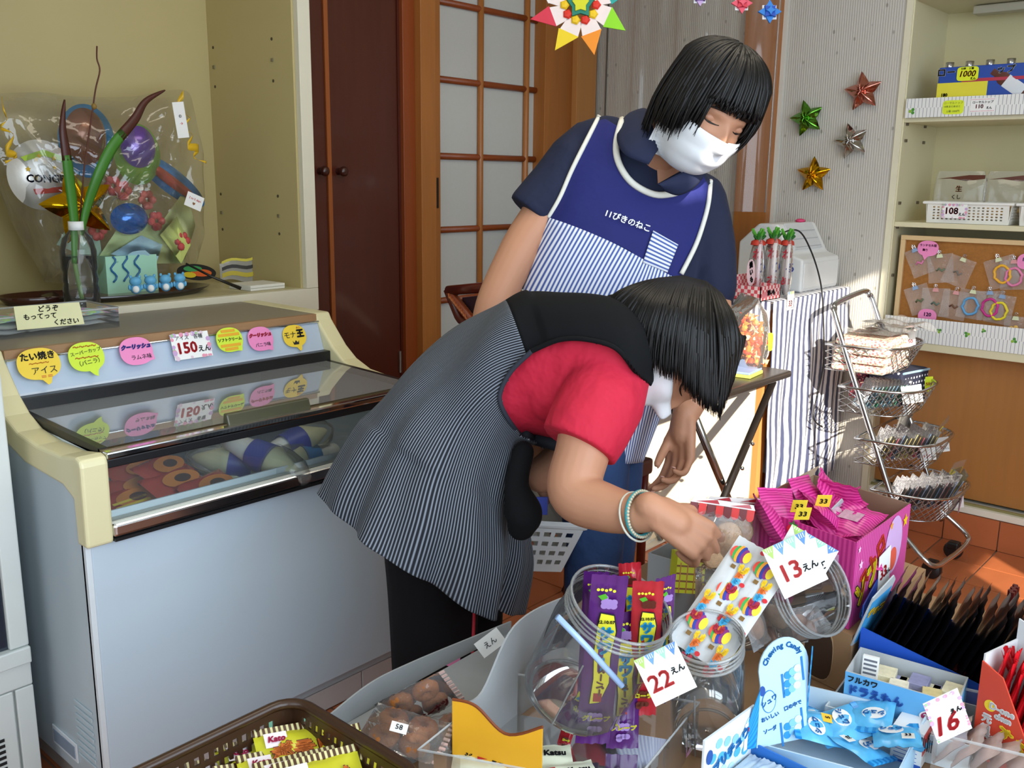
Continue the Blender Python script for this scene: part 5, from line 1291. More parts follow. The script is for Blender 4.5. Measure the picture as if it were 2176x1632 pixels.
def limb(mb, pts, rad, n=16, k=8):
    """tapered limb through pts with radii; rounded ends"""
    Q = [tuple(p)+(r,) for p, r in zip(pts, rad)]
    path = []; R = []
    m = (len(Q)-1)*k
    for i in range(m+1):
        q = cat(Q, i/m); path.append(q[:3]); R.append(max(.001, q[3]))
    d0 = (Vector(path[0])-Vector(path[1])).normalized(); d1 = (Vector(path[-1])-Vector(path[-2])).normalized()
    st = [(Vector(path[0])+d0*R[0]*math.sin(a), R[0]*math.cos(a)) for a in (1.4, 1.0, .5)]
    en = [(Vector(path[-1])+d1*R[-1]*math.sin(a), R[-1]*math.cos(a)) for a in (.5, 1.0, 1.4)]
    mb.tube([p for p, r in st]+path+[p for p, r in en], [r for p, r in st]+R+[r for p, r in en], n)
    return mb
def blob(name, mb, mat, parent, voxel=.004, smooth=4, world=True):
    """union the overlapping closed pieces into one continuous surface"""
    o = mb.build(name, mat, parent, world=world, smooth=True)
    m = o.modifiers.new('r', 'REMESH'); m.mode = 'VOXEL'; m.voxel_size = voxel; m.use_smooth_shade = True
    if smooth:
        m = o.modifiers.new('s', 'SMOOTH'); m.factor = .5; m.iterations = smooth
    PEND.append(o); return o
def finish_blobs():
    bpy.context.view_layer.update(); dg = bpy.context.evaluated_depsgraph_get()
    for o in PEND:
        me = bpy.data.meshes.new_from_object(o.evaluated_get(dg)); me.name = o.name
        o.modifiers.clear(); o.data = me
        me.polygons.foreach_set('use_smooth', [True]*len(me.polygons))
def head_matrix(center, up, face, scale=1.0):
    f = Vector(face).normalized(); c = Vector(up); c = (c-f*c.dot(f)).normalized(); left = c.cross(f)
    m = Matrix((left, -f, c)).transposed().to_4x4() @ Matrix.Diagonal((scale, scale, scale, 1)); m = Matrix.Translation(Vector(center)) @ m
    return m
def head_radius(d):
    """radius of the head along unit direction d (local: face -y, up z, her left +x)"""
    x, y, z = d
    r = 1/math.sqrt((x/.073)**2+((y)/(.093))**2+(z/(.112 if z < 0 else .108))**2)
    P = [x*r, y*r, z*r]
    if P[2] < 0:
        t = min(1, -P[2]/.11); P[0] *= 1-.26*t**1.6
        if P[1] > 0: P[1] *= 1-.45*t
        else: P[1] *= 1-.06*t
    # face features
    if P[1] < 0:
        P[1] *= 1-.06*max(0, 1-(P[2]/.06)**2)*0
        g = lambda cx, cz, sx, sz: math.exp(-((P[0]-cx)/sx)**2-((P[2]-cz)/sz)**2)
        P[1] -= .021*g(0, -.028, .010, .013)+.012*g(0, -.008, .0075, .016)
        P[1] += .010*(g(.032, .006, .017, .010)+g(-.032, .006, .017, .010))
        P[1] -= .005*(g(.030, .022, .022, .007)+g(-.030, .022, .022, .007))
        P[1] -= .006*g(0, -.062, .020, .010); P[1] -= .004*(g(.042, -.022, .016, .014)+g(-.042, -.022, .016, .014))
    return P
def add_head(mb, m, nu=64, nv=48):
    def f(u, v):
        a = 2*math.pi*u; p = math.pi*(.004+.992*v)
        return tuple(m @ Vector(head_radius((math.sin(p)*math.sin(a), -math.sin(p)*math.cos(a), math.cos(p)))))
    o = len(mb.v); mb.grid(nu, nv, f, closed_u=True)
    mb.f.append(tuple(o+i for i in range(nu))); mb.f.append(tuple(o+nv*nu+i for i in range(nu-1, -1, -1)))
    for s_ in (-1, 1):   # ears
        mb.ball((0, 0, 0), (.008, .018, .030), 14, 10, m @ Matrix.Translation((s_*.074, .008, -.004)) @ Matrix.Rotation(s_*.35, 4, 'Z'))
def surf(m, x, z, off=0.0):
    """point on the face surface at local x,z (front side), pushed out by off"""
    best = None
    y = -.09
    lo, hi = -.14, .02
    for it in range(26):
        y = (lo+hi)/2; d = Vector((x, y, z)); L = d.length; r = Vector(head_radius(tuple(d/L)))
        if r.length > L: hi = y
        else: lo = y
    q = Vector((x, y, z)); n = Vector((x*1.1, y+.02, z*.35)).normalized()
    return m @ (q+n*off)
def eyes(m, parent, closed=True):
    for s_ in (-1, 1):
        mb = MB(); mb.tube([surf(m, s_*(.032+.0155*t), .004-.0035*(1-t*t)+.001*t, .0012) for t in [k/6-1 for k in range(13)]], [.0007+.0015*(1-abs(k/6-1)) for k in range(13)], 6)
        mb.build('eyelashes', M('#1b120f', .6), parent, world=True)
        mb = MB(); mb.ball((0,0,0), (.0145,.006,.0075), 14, 10, Matrix.Translation(surf(m, s_*.032, .008, -.0015)) @ m.to_3x3().normalized().to_4x4())
        mb.build('eyelid', M('#b98468', .5), parent, world=True, smooth=True)
        mb = MB(); mb.tube([surf(m, s_*(.033+.019*t), .026+.003*(1-t*t)-.002*t, .001) for t in [k/5-1 for k in range(11)]], [.0008+.0016*(1-abs(k/5-1)**2) for k in range(11)], 6)
        mb.build('eyebrow', M('#2a1c16', .7), parent, world=True)
MASKM = M('#eef0f3', .85, var=.02, scale=80)
def face_mask(m, parent, flat=.0):
    def f(u, v):
        x = (u-.5)*.142; z = -.021-.092*v
        k = 1-(2*abs(u-.5))**2.4
        off = .004+.008*k*math.sin(math.pi*min(1, v*.95+.06))+.0016*k*abs(math.sin(v*11))
        zz = z-.010*k*(v-.4)+(.010*(1-k)*(.5-v)*3)
        xx = max(-.066, min(.066, x)); 
        p = surf(m, xx*.98, max(-.105, zz), off+ .004*(1-k))
        if v > .9: p = p + (m.to_3x3() @ Vector((0, .012, 0)))*(v-.9)*10*k*.6
        return tuple(p)
    o = MB().grid(40, 24, f).build('face_mask', MASKM, parent, world=True, smooth=True, solid=.0012)
    for s_ in (-1, 1):
        a, b = surf(m, s_*.064, -.022, .006), surf(m, s_*.060, -.085, .006); e = m @ Vector((s_*.080, .012, .022))
        e2 = m @ Vector((s_*.082, .026, .0)); e3 = m @ Vector((s_*.078, .014, -.026))
        MB().tube(smooth_path([a, e, e2, e3, b], 5), .0016, 6).build('ear_loop', WHITE, o, world=True)
    return o
def finger(mb, root, d, palm_n, lens, rad, curl, n=10):
    """bent finger chain: d direction, bending toward palm_n by curl angles"""
    P = [Vector(root)]; d = Vector(d).normalized(); nrm = Vector(palm_n); nrm = (nrm-d*nrm.dot(d)).normalized()
    ax = d.cross(nrm)
    for L, c in zip(lens, curl):
        R = Matrix.Rotation(c, 3, ax); d = R @ d; P.append(P[-1]+d*L)
    r = [rad, rad*.95, rad*.88, rad*.74][:len(P)]
    limb(mb, P, r, n, 4); return P
def hand(mb, wrist, d, palm_n, side, sc=1.0, curls=None, thumb=(.9, .3, .3), spread=.12, thumb_dir=None):
    """wrist -> fingers along d, palm facing palm_n; side=+1 if the thumb lies toward d x palm_n"""
    d = Vector(d).normalized(); n = Vector(palm_n); n = (n-d*n.dot(d)).normalized(); s_ = d.cross(n)*side
    W = Vector(wrist); L = .085*sc
    curls = curls or [(.35, .55, .4)]*4
    # palm: flattened limbs side by side
    for k in range(4):
        o = (1.5-k)*.0185*sc
        a = W + s_*(o*.62); b = W + d*(L*(1-.04*abs(k-1))) + s_*o
        limb(mb, [a, a.lerp(b, .5)+n*.0, b], [.0135*sc, .0125*sc, .0105*sc], 10, 4)
    limb(mb, [W-d*.02*sc, W+d*.03*sc], [.024*sc, .026*sc], 14, 4)
    fl = [(.038,.024,.019), (.043,.027,.020), (.040,.025,.019), (.031,.019,.017)]
    tips = []
    for k in range(4):
        o = (1.5-k)*.0185*sc; b = W + d*(L*(1-.04*abs(k-1))) + s_*o
        dd = (d + s_*(1.5-k)*spread).normalized()
        tips.append(finger(mb, b, dd, n, [x*sc for x in fl[k]], (.0088 if k < 3 else .0076)*sc, curls[k]))
    tb = W + d*.022*sc + s_*.020*sc
    td = Vector(thumb_dir).normalized() if thumb_dir is not None else (d*.65+s_*.72+n*.25).normalized()
    tips.append(finger(mb, tb, td, (n*.5-s_*.6), [.040*sc, .030*sc, .024*sc], .0108*sc, (0, thumb[1], thumb[2])))
    limb(mb, [W+d*.012*sc+s_*.010*sc, tb+td*.030*sc], [.016*sc, .012*sc], 10, 4)
    return tips
def nails(parent, tips, palm_n):
    for P in tips:
        d = (P[-1]-P[-2]).normalized(); n = -Vector(palm_n); n = (n-d*n.dot(d)).normalized(); c = P[-1]+n*.0052+d*.002
        R = frame(d.cross(n), d).to_4x4(); R.translation = c
        MB().ball((0,0,0), (.0042,.0056,.0016), 10, 6, R).build('nail', M('#d8a898', .3), parent, world=True, smooth=True)
def hair_locks(parent, paths, name='hair', r0=.006, cap=None, seg=5):
    mb = MB()
    for P in paths:
        n = len(P); rr = [r0*(.55+.45*math.sin(math.pi*min(1, .25+.6*i/n)))*(1 if i < n*.6 else max(.10, (n-1-i)/(n*.4))) for i in range(n)]
        mb.tube(P, rr, seg)
    if cap: cap(mb)
    return mb.build(name, HAIR, parent, world=True, smooth=True)

# ======================================================================= standing woman
W2 = thing('person', 'woman standing with short black hair, white mask and blue striped apron', 'person', tuple(Vector((at(1280, 900, D=2.06).x, at(1280, 900, D=2.06).y, 0))))
T2 = Torso([(1345,262,1470,345,2.00,.060),(1275,250,1505,385,2.03,.075),(1196,290,1528,430,2.06,.100),(1168,400,1524,520,2.07,.118),(1136,520,1508,610,2.07,.125),
            (1100,650,1478,705,2.08,.128),(1118,790,1425,800,2.08,.130),(1150,900,1385,900,2.08,.125),(1172,985,1360,985,2.08,.115)])
hm2 = head_matrix(at(1498, 244, D=1.87), RGT*.42+UPV*.80-FWD*.42, RGT*.27-UPV*.55-FWD*.78, 1.02)
bd = MB(); T2.mesh(bd, k=.93, v0=.03, v1=.97); add_head(bd, hm2)
limb(bd, [P3(1400,330,2.0), P3(1420,290,1.95), P3(1462,232,1.90)], [.060,.050,.052], 18)
# right arm (viewer's left)
A2 = [P3(1232,330,2.06), P3(1165,440,2.05), P3(1098,545,2.03), P3(1040,690,2.0), P3(1072,830,2.02), P3(1118,955,2.03)]
limb(bd, A2, [.052,.048,.044,.038,.034,.025], 18)
t_r = hand(bd, P3(1122,962,2.03), (RGT*.55-UPV*.75), (RGT*.3-UPV*.3+FWD*.9), -1, .95, [(.5,.9,.5)]*4)
# left arm hanging
B2 = [P3(1490,440,2.05), P3(1505,560,2.04), P3(1512,690,2.0), P3(1490,800,1.95), P3(1458,880,1.91)]
limb(bd, B2, [.050,.046,.040,.036,.027], 18)
t_l = hand(bd, P3(1452,893,1.905), (-RGT*.10-UPV*1.0-FWD*.05), (-RGT*.75-FWD*.60), 1, .98,
           [(.25,.45,.3),(.35,.6,.4),(.45,.75,.5),(.55,.8,.5)], thumb=(.6,.25,.2), thumb_dir=(-RGT*.55-UPV*.85-FWD*.35), spread=.10)
# legs
legs2 = [(P3(1255,880,2.02), P3(1262,1130,2.0)), (P3(1290,880,2.14), P3(1292,1130,2.14))]
for hip_, knee_ in legs2:
    limb(bd, [hip_, knee_, Vector((knee_.x, knee_.y, .09))], [.075,.055,.04], 16)
blob('body', bd, SKIN, W2, .0035, 5)
eyes(hm2, W2); face_mask(hm2, W2); nails(W2, t_l, (-RGT*.75-FWD*.60))
# hair: locks fan out from the crown over a rounded bob
rng = random.Random(21)
def hair2():
    paths = []
    crown = Vector((.010, .012, 1)).normalized()
    for i in range(1000):
        az = 2*math.pi*rng.random()                       # 0 = face front (-y)
        front = math.cos(az)
        ez = .030+.022*rng.random() if front > .80 else ((-.030 if math.sin(az) < 0 else -.004)-.035*rng.random() if front > -.3 else (-.070 if math.sin(az) < 0 else -.045)-.030*rng.random())
        if .55 < front <= .80: ez = -.005-.035*rng.random()
        e = Vector((math.sin(az), -math.cos(az), 0)); 
        hx, hy = .096, .112
        k0 = rng.uniform(.90, 1.045); P = []; az2 = rng.gauss(0, .10)
        t0 = rng.uniform(0, .5)*.6
        n = 11
        for j in range(n):
            t = t0+(1-t0)*j/(n-1)
            zz = .134*math.cos(t*math.pi/2*1.02)
            if t > .55: zz = zz*(1-(t-.55)/.45)+ez*((t-.55)/.45)
            rad = math.sin(min(1, t*1.18)*math.pi/2)**.85
            if ez < .0: rad *= 1-.10*max(0, (t-.75)/.25)
            sw = .10*math.sin(3*t+i)*t
            a = az+sw*.6+az2*t
            q = Vector((math.sin(a)*hx*rad*k0, -math.cos(a)*hy*rad*k0+.006, zz*k0+.002))
            P.append(hm2 @ q)
        paths.append(P)
    def cap(mb):
        mb.grid(36, 14, lambda u, v: tuple(hm2 @ Vector((.089*math.sin(2*math.pi*u)*math.sin(v*1.75), .012-.100*math.cos(2*math.pi*u)*math.sin(v*1.75)*(.93 if math.cos(2*math.pi*u) > .3 else 1), .126*math.cos(v*1.75 if math.cos(2*math.pi*u) < .45 else v*1.30)))), closed_u=True)
        # back hair sheet to the nape
        mb.grid(20, 8, lambda u, v: tuple(hm2 @ Vector((.090*math.sin((u-.5)*4.3), .008+.090*math.cos((u-.5)*4.3), .02-.065*v))))
    return hair_locks(W2, paths, 'hair', .0044, cap)
hair2()
# polo shirt
NAVY = M('#141c38', .85, var=.10, scale=40, bump=.6, bscale=7, bdist=.03)
ps = MB(); T2.mesh(ps, k=1.0, v0=.10, v1=.75)
ps.tube([P3(1268,300,2.05), P3(1225,345,2.05), P3(1185,395,2.05), P3(1130,448,2.045), P3(1126,453,2.045)], [.058,.066,.064,.056,.054], 22)
limb(ps, [P3(1485,425,2.05), P3(1503,520,2.04), P3(1510,610,2.02)], [.060,.060,.056], 20)
ps_o = blob('polo_shirt', ps, NAVY, W2, .005, 6)
def patch(T, poly, off, nu=14, nv=14, wave=0):
    """4-corner px patch laid on the near body surface"""
    (x0,y0),(x1,y1),(x2,y2),(x3,y3) = poly
    def f(u, v):
        x = (x0*(1-u)+x1*u)*(1-v)+(x3*(1-u)+x2*u)*v; y = (y0*(1-u)+y1*u)*(1-v)+(y3*(1-u)+y2*u)*v
        return tuple(T.near(x, y, off+wave*math.sin(math.pi*u)*math.sin(math.pi*v)))
    return MB().grid(nu, nv, f)
NAVY2 = M('#17203f', .85, var=.08, scale=50)
def strip_px(T, rows, off, nu=12):
    """rows of (left px, right px) joined into a sheet over the body"""
    n = len(rows)-1
    def f(u, v):
        i = min(n-1, int(v*n)); t = v*n-i
        l0, r0 = rows[i]; l1, r1 = rows[i+1]
        x = (l0[0]*(1-t)+l1[0]*t)*(1-u)+(r0[0]*(1-t)+r1[0]*t)*u; y = (l0[1]*(1-t)+l1[1]*t)*(1-u)+(r0[1]*(1-t)+r1[1]*t)*u
        return T.near(x, y, off)
    return f, n
def collar(pts, D0):
    mb = MB(); 
    return mb
# collar: a raised band round the neck folding outward
nb = [(1322,262,2.02),(1342,245,2.03),(1385,233,2.03),(1440,262,2.02),(1475,320,2.0)]
cf = MB()
colL_top = [P3(1340,240,1.99), P3(1372,232,1.965), P3(1392,262,1.925), P3(1398,318,1.905)]
colL_bot = [P3(1318,262,1.98), P3(1312,300,1.93), P3(1330,330,1.895), P3(1378,350,1.885)]
cf.grid(18, 8, lambda u, v: tuple(Vector(cat(colL_top, u)).lerp(Vector(cat(colL_bot, u)), v)-FWD*.012*math.sin(math.pi*v)))
colR_top = [P3(1398,392,1.885), P3(1430,376,1.88), P3(1462,362,1.885), P3(1482,356,1.91)]
colR_bot = [P3(1412,404,1.90), P3(1440,414,1.90), P3(1470,402,1.895), P3(1492,378,1.92)]
cf.grid(18, 8, lambda u, v: tuple(Vector(cat(colR_top, u)).lerp(Vector(cat(colR_bot, u)), v)-FWD*.008*math.sin(math.pi*v)))
cf.build('collar', NAVY2, ps_o, world=True, smooth=True, solid=.004)
# V of skin at the throat
mbv = MB(); vt = [(1398,300),(1470,350)]
vf_ = lambda u, v: tuple(T2.near(*( (1394+u*(1466-1394)*(1-v)+ (1398-1394)*v, 318+ (352-318)*u*(1-v)+ 72*v) ), .004))
mbv.grid(8, 8, vf_); mbv.build('throat', SKIN, ps_o, world=True, smooth=True)
# apron: navy bib above, striped skirt below, white piping
BIB = M('#161c66', .8, var=.10, scale=9, bump=.5, bscale=8, bdist=.02)
OFF = .010
armL = [(1274,246),(1248,296),(1216,360),(1190,420),(1166,462)]
neckL = [(1322,252),(1310,300),(1312,335),(1330,372),(1352,395)]
bibpts = []
def lerp2(a, b, t): return (a[0]*(1-t)+b[0]*t, a[1]*(1-t)+b[1]*t)
apr = thing('tmp', None, None); bpy.data.objects.remove(apr)
ap = MB()
armR = [(1510,384),(1506,428),(1496,470),(1478,522),(1448,582)]
neck_hole = [(1322,240),(1312,300),(1314,338),(1332,374),(1357,398),(1394,413),(1432,410),(1455,401),(1488,366),(1480,300),(1400,200)]
# body of the bib under the neckline
rowsC = [((1352,395),(1452,402)),((1310,418),(1500,470)),((1250,440),(1492,497)),((1190,420+20),(1482,522)),((1166,462),(1474,552)),]
topL = [(1166,462),(1190,420),(1250,408),(1330,372),(1352,395),(1385,410),(1430,410),(1452,402),(1500,470)]
def bib(u, v):
    # top border follows neckline, bottom border is the slanting seam
    tx = cat([(1166,462),(1228,440),(1290,417),(1352,395),(1394,412),(1434,409),(1456,404),(1496,470)], u)
    bx_ = cat([(1166,462),(1212,478),(1262,498),(1310,520),(1356,545),(1392,566),(1430,588),(1452,590)], u)
    return (tx[0]*(1-v)+bx_[0]*v, tx[1]*(1-v)+bx_[1]*v)
def bibw(u, v):
    l, r_ = cat(armL, v), cat(armR, v); q0, q1 = bib(u, 1), (l[0]*(1-u)+r_[0]*u, l[1]*(1-u)+r_[1]*u)
    k = max(0, (v-.75)/.25)**2; return (q1[0]*(1-k)+q0[0]*k, q1[1]*(1-k)+q0[1]*k)
ap.grid(96, 54, lambda u, v: tuple(T2.near(*bibw(u, v), OFF)), mask=lambda u, v: not inside(*bibw(u, v), neck_hole))
apo = ap.build('apron_bib', BIB, W2, world=True, smooth=True, solid=.0025, off=0)
sk = MB()
STR2 = stripe_mat('#3f57a0', '#e9edf6', .0098, 0, .46, 'UV', .8, soft=.10)
def skirt(u, v):
    top = bib(u, 1)
    bot = cat([(1094,650),(1110,800),(1150,990),(1200,990),(1255,988),(1300,986),(1340,985),(1366,983)], u) if False else cat([(1150,990),(1185,992),(1220,992),(1252,990),(1285,988),(1315,986),(1342,985),(1366,982)], u)
    mid = cat([(1094,640),(1150,650),(1205,660),(1262,668),(1320,680),(1380,690),(1432,700),(1474,706)], u)
    if v < .4: t = v/.4; p = lerp2(top, mid, t)
    else: t = (v-.4)/.6; p = lerp2(mid, bot, t)
    return p
def skw(u, v):
    q = skirt(u, v); return T2.near(q[0], q[1], OFF+.004+.010*v*math.sin(u*17)*v)
sk.grid(60, 40, lambda u, v: tuple(skw(u, v)), uv=lambda u, v: (.42*u+.03*math.sin(3*v), v*.6))
sk.build('apron_skirt', STR2, apo, world=True, smooth=True, solid=.0022)
WP = M('#e9e6da', .7)
def piping(T, pts, r, parent, off, name='piping', n=30):
    MB().tube([T.near(*cat(pts, i/n), off) for i in range(n+1)], r, 8).build(name, WP, parent, world=True, smooth=True)
piping(T2, armL, .0050, apo, OFF+.003); piping(T2, armR, .0050, apo, OFF+.008)
piping(T2, [(1322,254),(1310,300),(1312,338),(1330,374),(1356,398),(1394,414),(1432,411),(1456,401)], .0070, apo, OFF+.004)
MB().grid(6, 6, lambda u, v: tuple(T2.near(1092+u*42*(1-.3*v)+v*10, 596+v*46+u*44*(1-v), OFF+.018))).build('white_cloth_corner', WP, apo, world=True, smooth=True, solid=.002)
# pocket with horizontal stripes
pq = [(1388,490),(1441,520),(1418,579),(1366,558)]
mbp = patch(T2, pq, OFF+.005); 
mbp2 = MB().grid(14, 14, lambda u, v: tuple(T2.near(*[ (pq[0][i]*(1-u)+pq[1][i]*u)*(1-v)+(pq[3][i]*(1-u)+pq[2][i]*u)*v for i in (0,1)], OFF+.006)), uv=lambda u, v: (u*.05, v*.07))
mbp2.build('pocket', stripe_mat('#3f57a0', '#e9edf6', .0085, 1, .46, 'UV', .8, soft=.10), apo, world=True, smooth=True, solid=.002)
# lettering sewn on the bib
ca, sa = math.cos(.35), math.sin(.35)
def warp2(x, y):
    k = 2000/2.0; px_ = 1334+(x*ca+y*sa)*k*.97; py_ = 470+(x*sa-y*ca)*k*.97
    return T2.near(px_, py_, OFF+.010)
text('11ぴきのねこ', apo, (0,0,0), X_, Z_, .0180, WHITE, .0005, warp=warp2, name='apron_lettering')
# jeans
JEAN = M('#2c4876', .85, var=.35, scale=7, bump=.7, bscale=9, bdist=.03)
jn = MB(); T2.mesh(jn, k=.90, v0=.72, v1=.98)
for hip_, knee_ in legs2:
    limb(jn, [hip_, hip_.lerp(knee_, .5), knee_, Vector((knee_.x, knee_.y, .28)), Vector((knee_.x, knee_.y, .06))], [.085,.080,.066,.058,.056], 20)
blob('jeans', jn, JEAN, W2, .006, 4)
for hip_, knee_ in legs2:
    mb = MB(); mb.ball((knee_.x-.03, knee_.y-.03, .035), (.05,.11,.035), 16, 10, None); mb.build('shoe', M('#3a3a40', .6), W2, world=True, smooth=True)

# ======================================================================= bending woman
W1 = thing('person', 'woman bending over the sweets in red shirt and dark striped tunic', 'person', (at(950, 1000, D=1.86).x, at(950, 1000, D=1.86).y, 0))
T1 = Torso([(1352,668,1385,800,1.66,.085),(1290,645,1340,860,1.69,.150),(1205,633,1282,925,1.72,.170),(1100,637,1196,940,1.76,.165),(1000,700,1128,930,1.79,.160),
            (885,800,1106,965,1.815,.170),(795,892,1100,1075,1.825,.195),(738,985,1105,1185,1.825,.215),(712,1045,1083,1288,1.825,.225)])
hm1 = head_matrix(at(1430, 738, D=1.66), RGT*1.0+UPV*.12-FWD*.10, RGT*.10-UPV*.95-FWD*.12, 1.02)
b1 = MB(); T1.mesh(b1, k=.88, v0=.02, v1=.95); add_head(b1, hm1)
limb(b1, [P3(1330,745,1.69), P3(1375,760,1.68), P3(1425,745,1.67)], [.062,.056,.055], 18)
R1 = [P3(1290,800,1.60), P3(1262,880,1.575), P3(1238,960,1.555), P3(1222,1045,1.54), P3(1290,1080,1.50), P3(1360,1092,1.46), P3(1398,1092,1.435)]
limb(b1, R1, [.058,.054,.046,.045,.039,.030,.0245], 20)
t_1 = hand(b1, P3(1402,1090,1.434), (RGT*.80-UPV*.52-FWD*.05), (FWD*.85-UPV*.30-RGT*.2), 1, .95,
           [(.7,1.2,.8),(.8,1.3,.8),(.9,1.35,.8),(1.0,1.4,.8)], thumb=(.6,.3,.3), thumb_dir=(RGT*.80+FWD*.55-UPV*.05), spread=.06)
# left arm, mostly hidden behind the body
limb(b1, [P3(1290,800,1.84), P3(1240,930,1.87), P3(1150,1010,1.9)], [.055,.045,.036], 16)
hip1 = [P3(920,1060,1.76), P3(985,1080,1.92)]
for h_ in hip1: limb(b1, [h_, Vector((h_.x, h_.y, .40)), Vector((h_.x, h_.y, .09))], [.085,.055,.04], 16)
blob('body', b1, SKIN, W1, .0035, 5)
face_mask(hm1, W1); eyes(hm1, W1)
# hair hanging down on both sides of the head
ytop = [(1285,640),(1300,622),(1340,603),(1400,590),(1450,585),(1500,597),(1530,620),(1553,665),(1572,715)]
ybot = [(1292,664),(1320,702),(1350,750),(1400,792),(1440,806),(1470,842),(1500,866),(1530,886),(1556,815),(1574,750)]
def interp(tab, x):
    if x <= tab[0][0]: return tab[0][1]
    for (x0, y0), (x1, y1) in zip(tab[:-1], tab[1:]):
        if x <= x1: return y0+(y1-y0)*(x-x0)/(x1-x0)
    return tab[-1][1]
def hair1():
    paths = []; r_ = random.Random(4)
    for i in range(1000):
        near = i % 4 != 0
        s_ = r_.random()
        xe = 1292+282*s_ + r_.uniform(-3, 3)
        xs = 1395+135*min(1, max(0, s_*1.1-.03)) + r_.uniform(-4, 4)
        if s_ > .80: xs = 1500+40*(s_-.8)/.2
        D0 = 1.665; yt = interp(ytop, xs)+4
        ye = interp(ybot, xe)+r_.uniform(-14, 10)
        if s_ < .25: ye = min(ye, interp(ybot, xe)-2)
        sg = -1 if near else 1
        bul = .118*math.sin(math.pi*min(1, max(.0, (xe-1270)/330)))**.6*r_.uniform(.93, 1.03)
        # rest against the head in the middle, hang freely at the end
        P = []; n = 12
        for j in range(n):
            t = j/(n-1)
            a = min(1, t*2.2)*math.pi/2
            x = xs+(xe-xs)*(1-(1-t)**1.9)
            y = yt+(ye-yt)*(t**1.15)
            if s_ > .82: x += 14*math.sin(math.pi*t)
            y = max(y, interp(ytop, x)+2)
            D = D0+sg*bul*math.sin(a)*(1-.25*max(0, t-.6))
            P.append(at(x, y, D=D))
        paths.append(P)
    # wisps at the nape
    for k in range(14):
        paths.append([at(1330-60*t-k*.5, 632+10*t*t+k*1.6-4*math.sin(3*t), D=1.70-.03*math.sin(k)) for t in [j/7 for j in range(8)]])
    def cap(mb):
        c = at(1448, 722, D=1.665)
        m = head_matrix(c, RGT*1.0+UPV*.10, UPV*-1.0-FWD*.05, 1.0)
        mb.ball((0, .0, 0), (.082, .088, .100), 28, 20, m @ Matrix.Translation((0, .012, .000)))
    return hair_locks(W1, paths, 'hair', .0044, cap)
hair1()
# red polo shirt
RED = M('#c81a3a', .8, var=.06, scale=30, bump=.7, bscale=8, bdist=.035)
rs = MB(); T1.mesh(rs, k=.955, v0=.06, v1=.60)
rs.tube([P3(1318,745,1.63), P3(1302,790,1.615), P3(1280,850,1.588), P3(1248,912,1.568), P3(1229,948,1.56)], [.052,.066,.073,.071,.067], 24)
limb(rs, [P3(1180,830,1.66), P3(1270,810,1.63)], [.06,.07], 18)
blob('red_shirt', rs, RED, W1, .0045, 6)
# tunic (black yoke, pinstriped body) with armhole cut away
PIN = stripe_mat('#12161f', '#868d98', .0052, 0, .66, 'UV', .9, soft=.12)
BLK = M('#0c0d10', .9, var=.12, scale=40, spec=.25)
hole = [(1130,746),(1190,722),(1250,722),(1310,741),(1352,792),(1480,900),(1300,1010),(1180,960),(1106,926),(1076,884),(1062,842),(1084,792)]
def proj(P):
    v = P-CAM; w_ = v.dot(FWD); return 1088+FPX*v.dot(RGT)/w_, 816-FPX*v.dot(UPV)/w_
def tunic_pt(u, v):
    fl = max(0, v-.55)/.45
    a = 2*math.pi*u
    off = .010 + .020*fl*fl*math.sin(7*a+1.5)+.008*fl*math.sin(15*a+.4+3*v)+.006*math.sin(5*a+9*v)*min(1, v*2)
    if .35 < v < .75: off += .006*math.sin(26*v+4*a)
    return T1.pt(u, v, 1.0, off)
NU, NV = 170, 110
gridp = [[tunic_pt(i/NU, .035+.965*j/NV) for i in range(NU)] for j in range(NV+1)]
yk, tn = MB(), MB()
yk.v = [tuple(p) for r_ in gridp for p in r_]; tn.v = list(yk.v)
per = 1.16
for j in range(NV):
    for i in range(NU):
        i2 = (i+1) % NU; c = (gridp[j][i]+gridp[j][i2]+gridp[j+1][i]+gridp[j+1][i2])/4
        un_ = (i+.5)/NU
        if 0 < un_ < .5:
            x, y = proj(c)
            if inside(x, y, hole): continue
        q = (j*NU+i, j*NU+i2, (j+1)*NU+i2, (j+1)*NU+i); v = .035+.965*(j+.5)/NV
        if v < .405: yk.f.append(q)
        else:
            tn.f.append(q); tn.uv += [(i/NU*per, j/NV), ((i+1)/NU*per, j/NV), ((i+1)/NU*per, (j+1)/NV), (i/NU*per, (j+1)/NV)]
def prune(mb):
    used = sorted({i for f in mb.f for i in f}); mp = {k: n for n, k in enumerate(used)}
    mb.v = [mb.v[k] for k in used]; mb.f = [tuple(mp[i] for i in f) for f in mb.f]; return mb
tno = prune(tn).build('tunic', PIN, W1, world=True, smooth=True, solid=.003)
prune(yk).build('yoke', BLK, tno, world=True, smooth=True, solid=.003)
def edge1(pts, mat, r, name='armhole_binding', off=.014):
    n = 60; MB().tube([T1.near(*cat(pts, i/n), off) for i in range(n+1)], r, 8).build(name, mat, tno, world=True, smooth=True)
edge1([(1130,746),(1190,722),(1250,722),(1310,741),(1352,792)], BLK, .0042)
edge1([(1130,746),(1084,792),(1062,842),(1076,884),(1106,926)], M('#2a2e3a', .8), .0042)
# black pocket pouch hanging at the tunic front
pb = MB(); limb(pb, [P3(1112,960,1.67), P3(1098,1030,1.655), P3(1112,1090,1.645), P3(1108,1118,1.65)], [.020,.022,.034,.026], 16)
blob('pocket_pouch', pb, BLK, tno, .005, 3)
# sash across the waist seen under the arm
MB().tube([T1.near(1110+i*8, 925+i*2.2, .012) for i in range(12)], .012, 8).build('waist_band', M('#22262f', .8), tno, world=True, smooth=True)
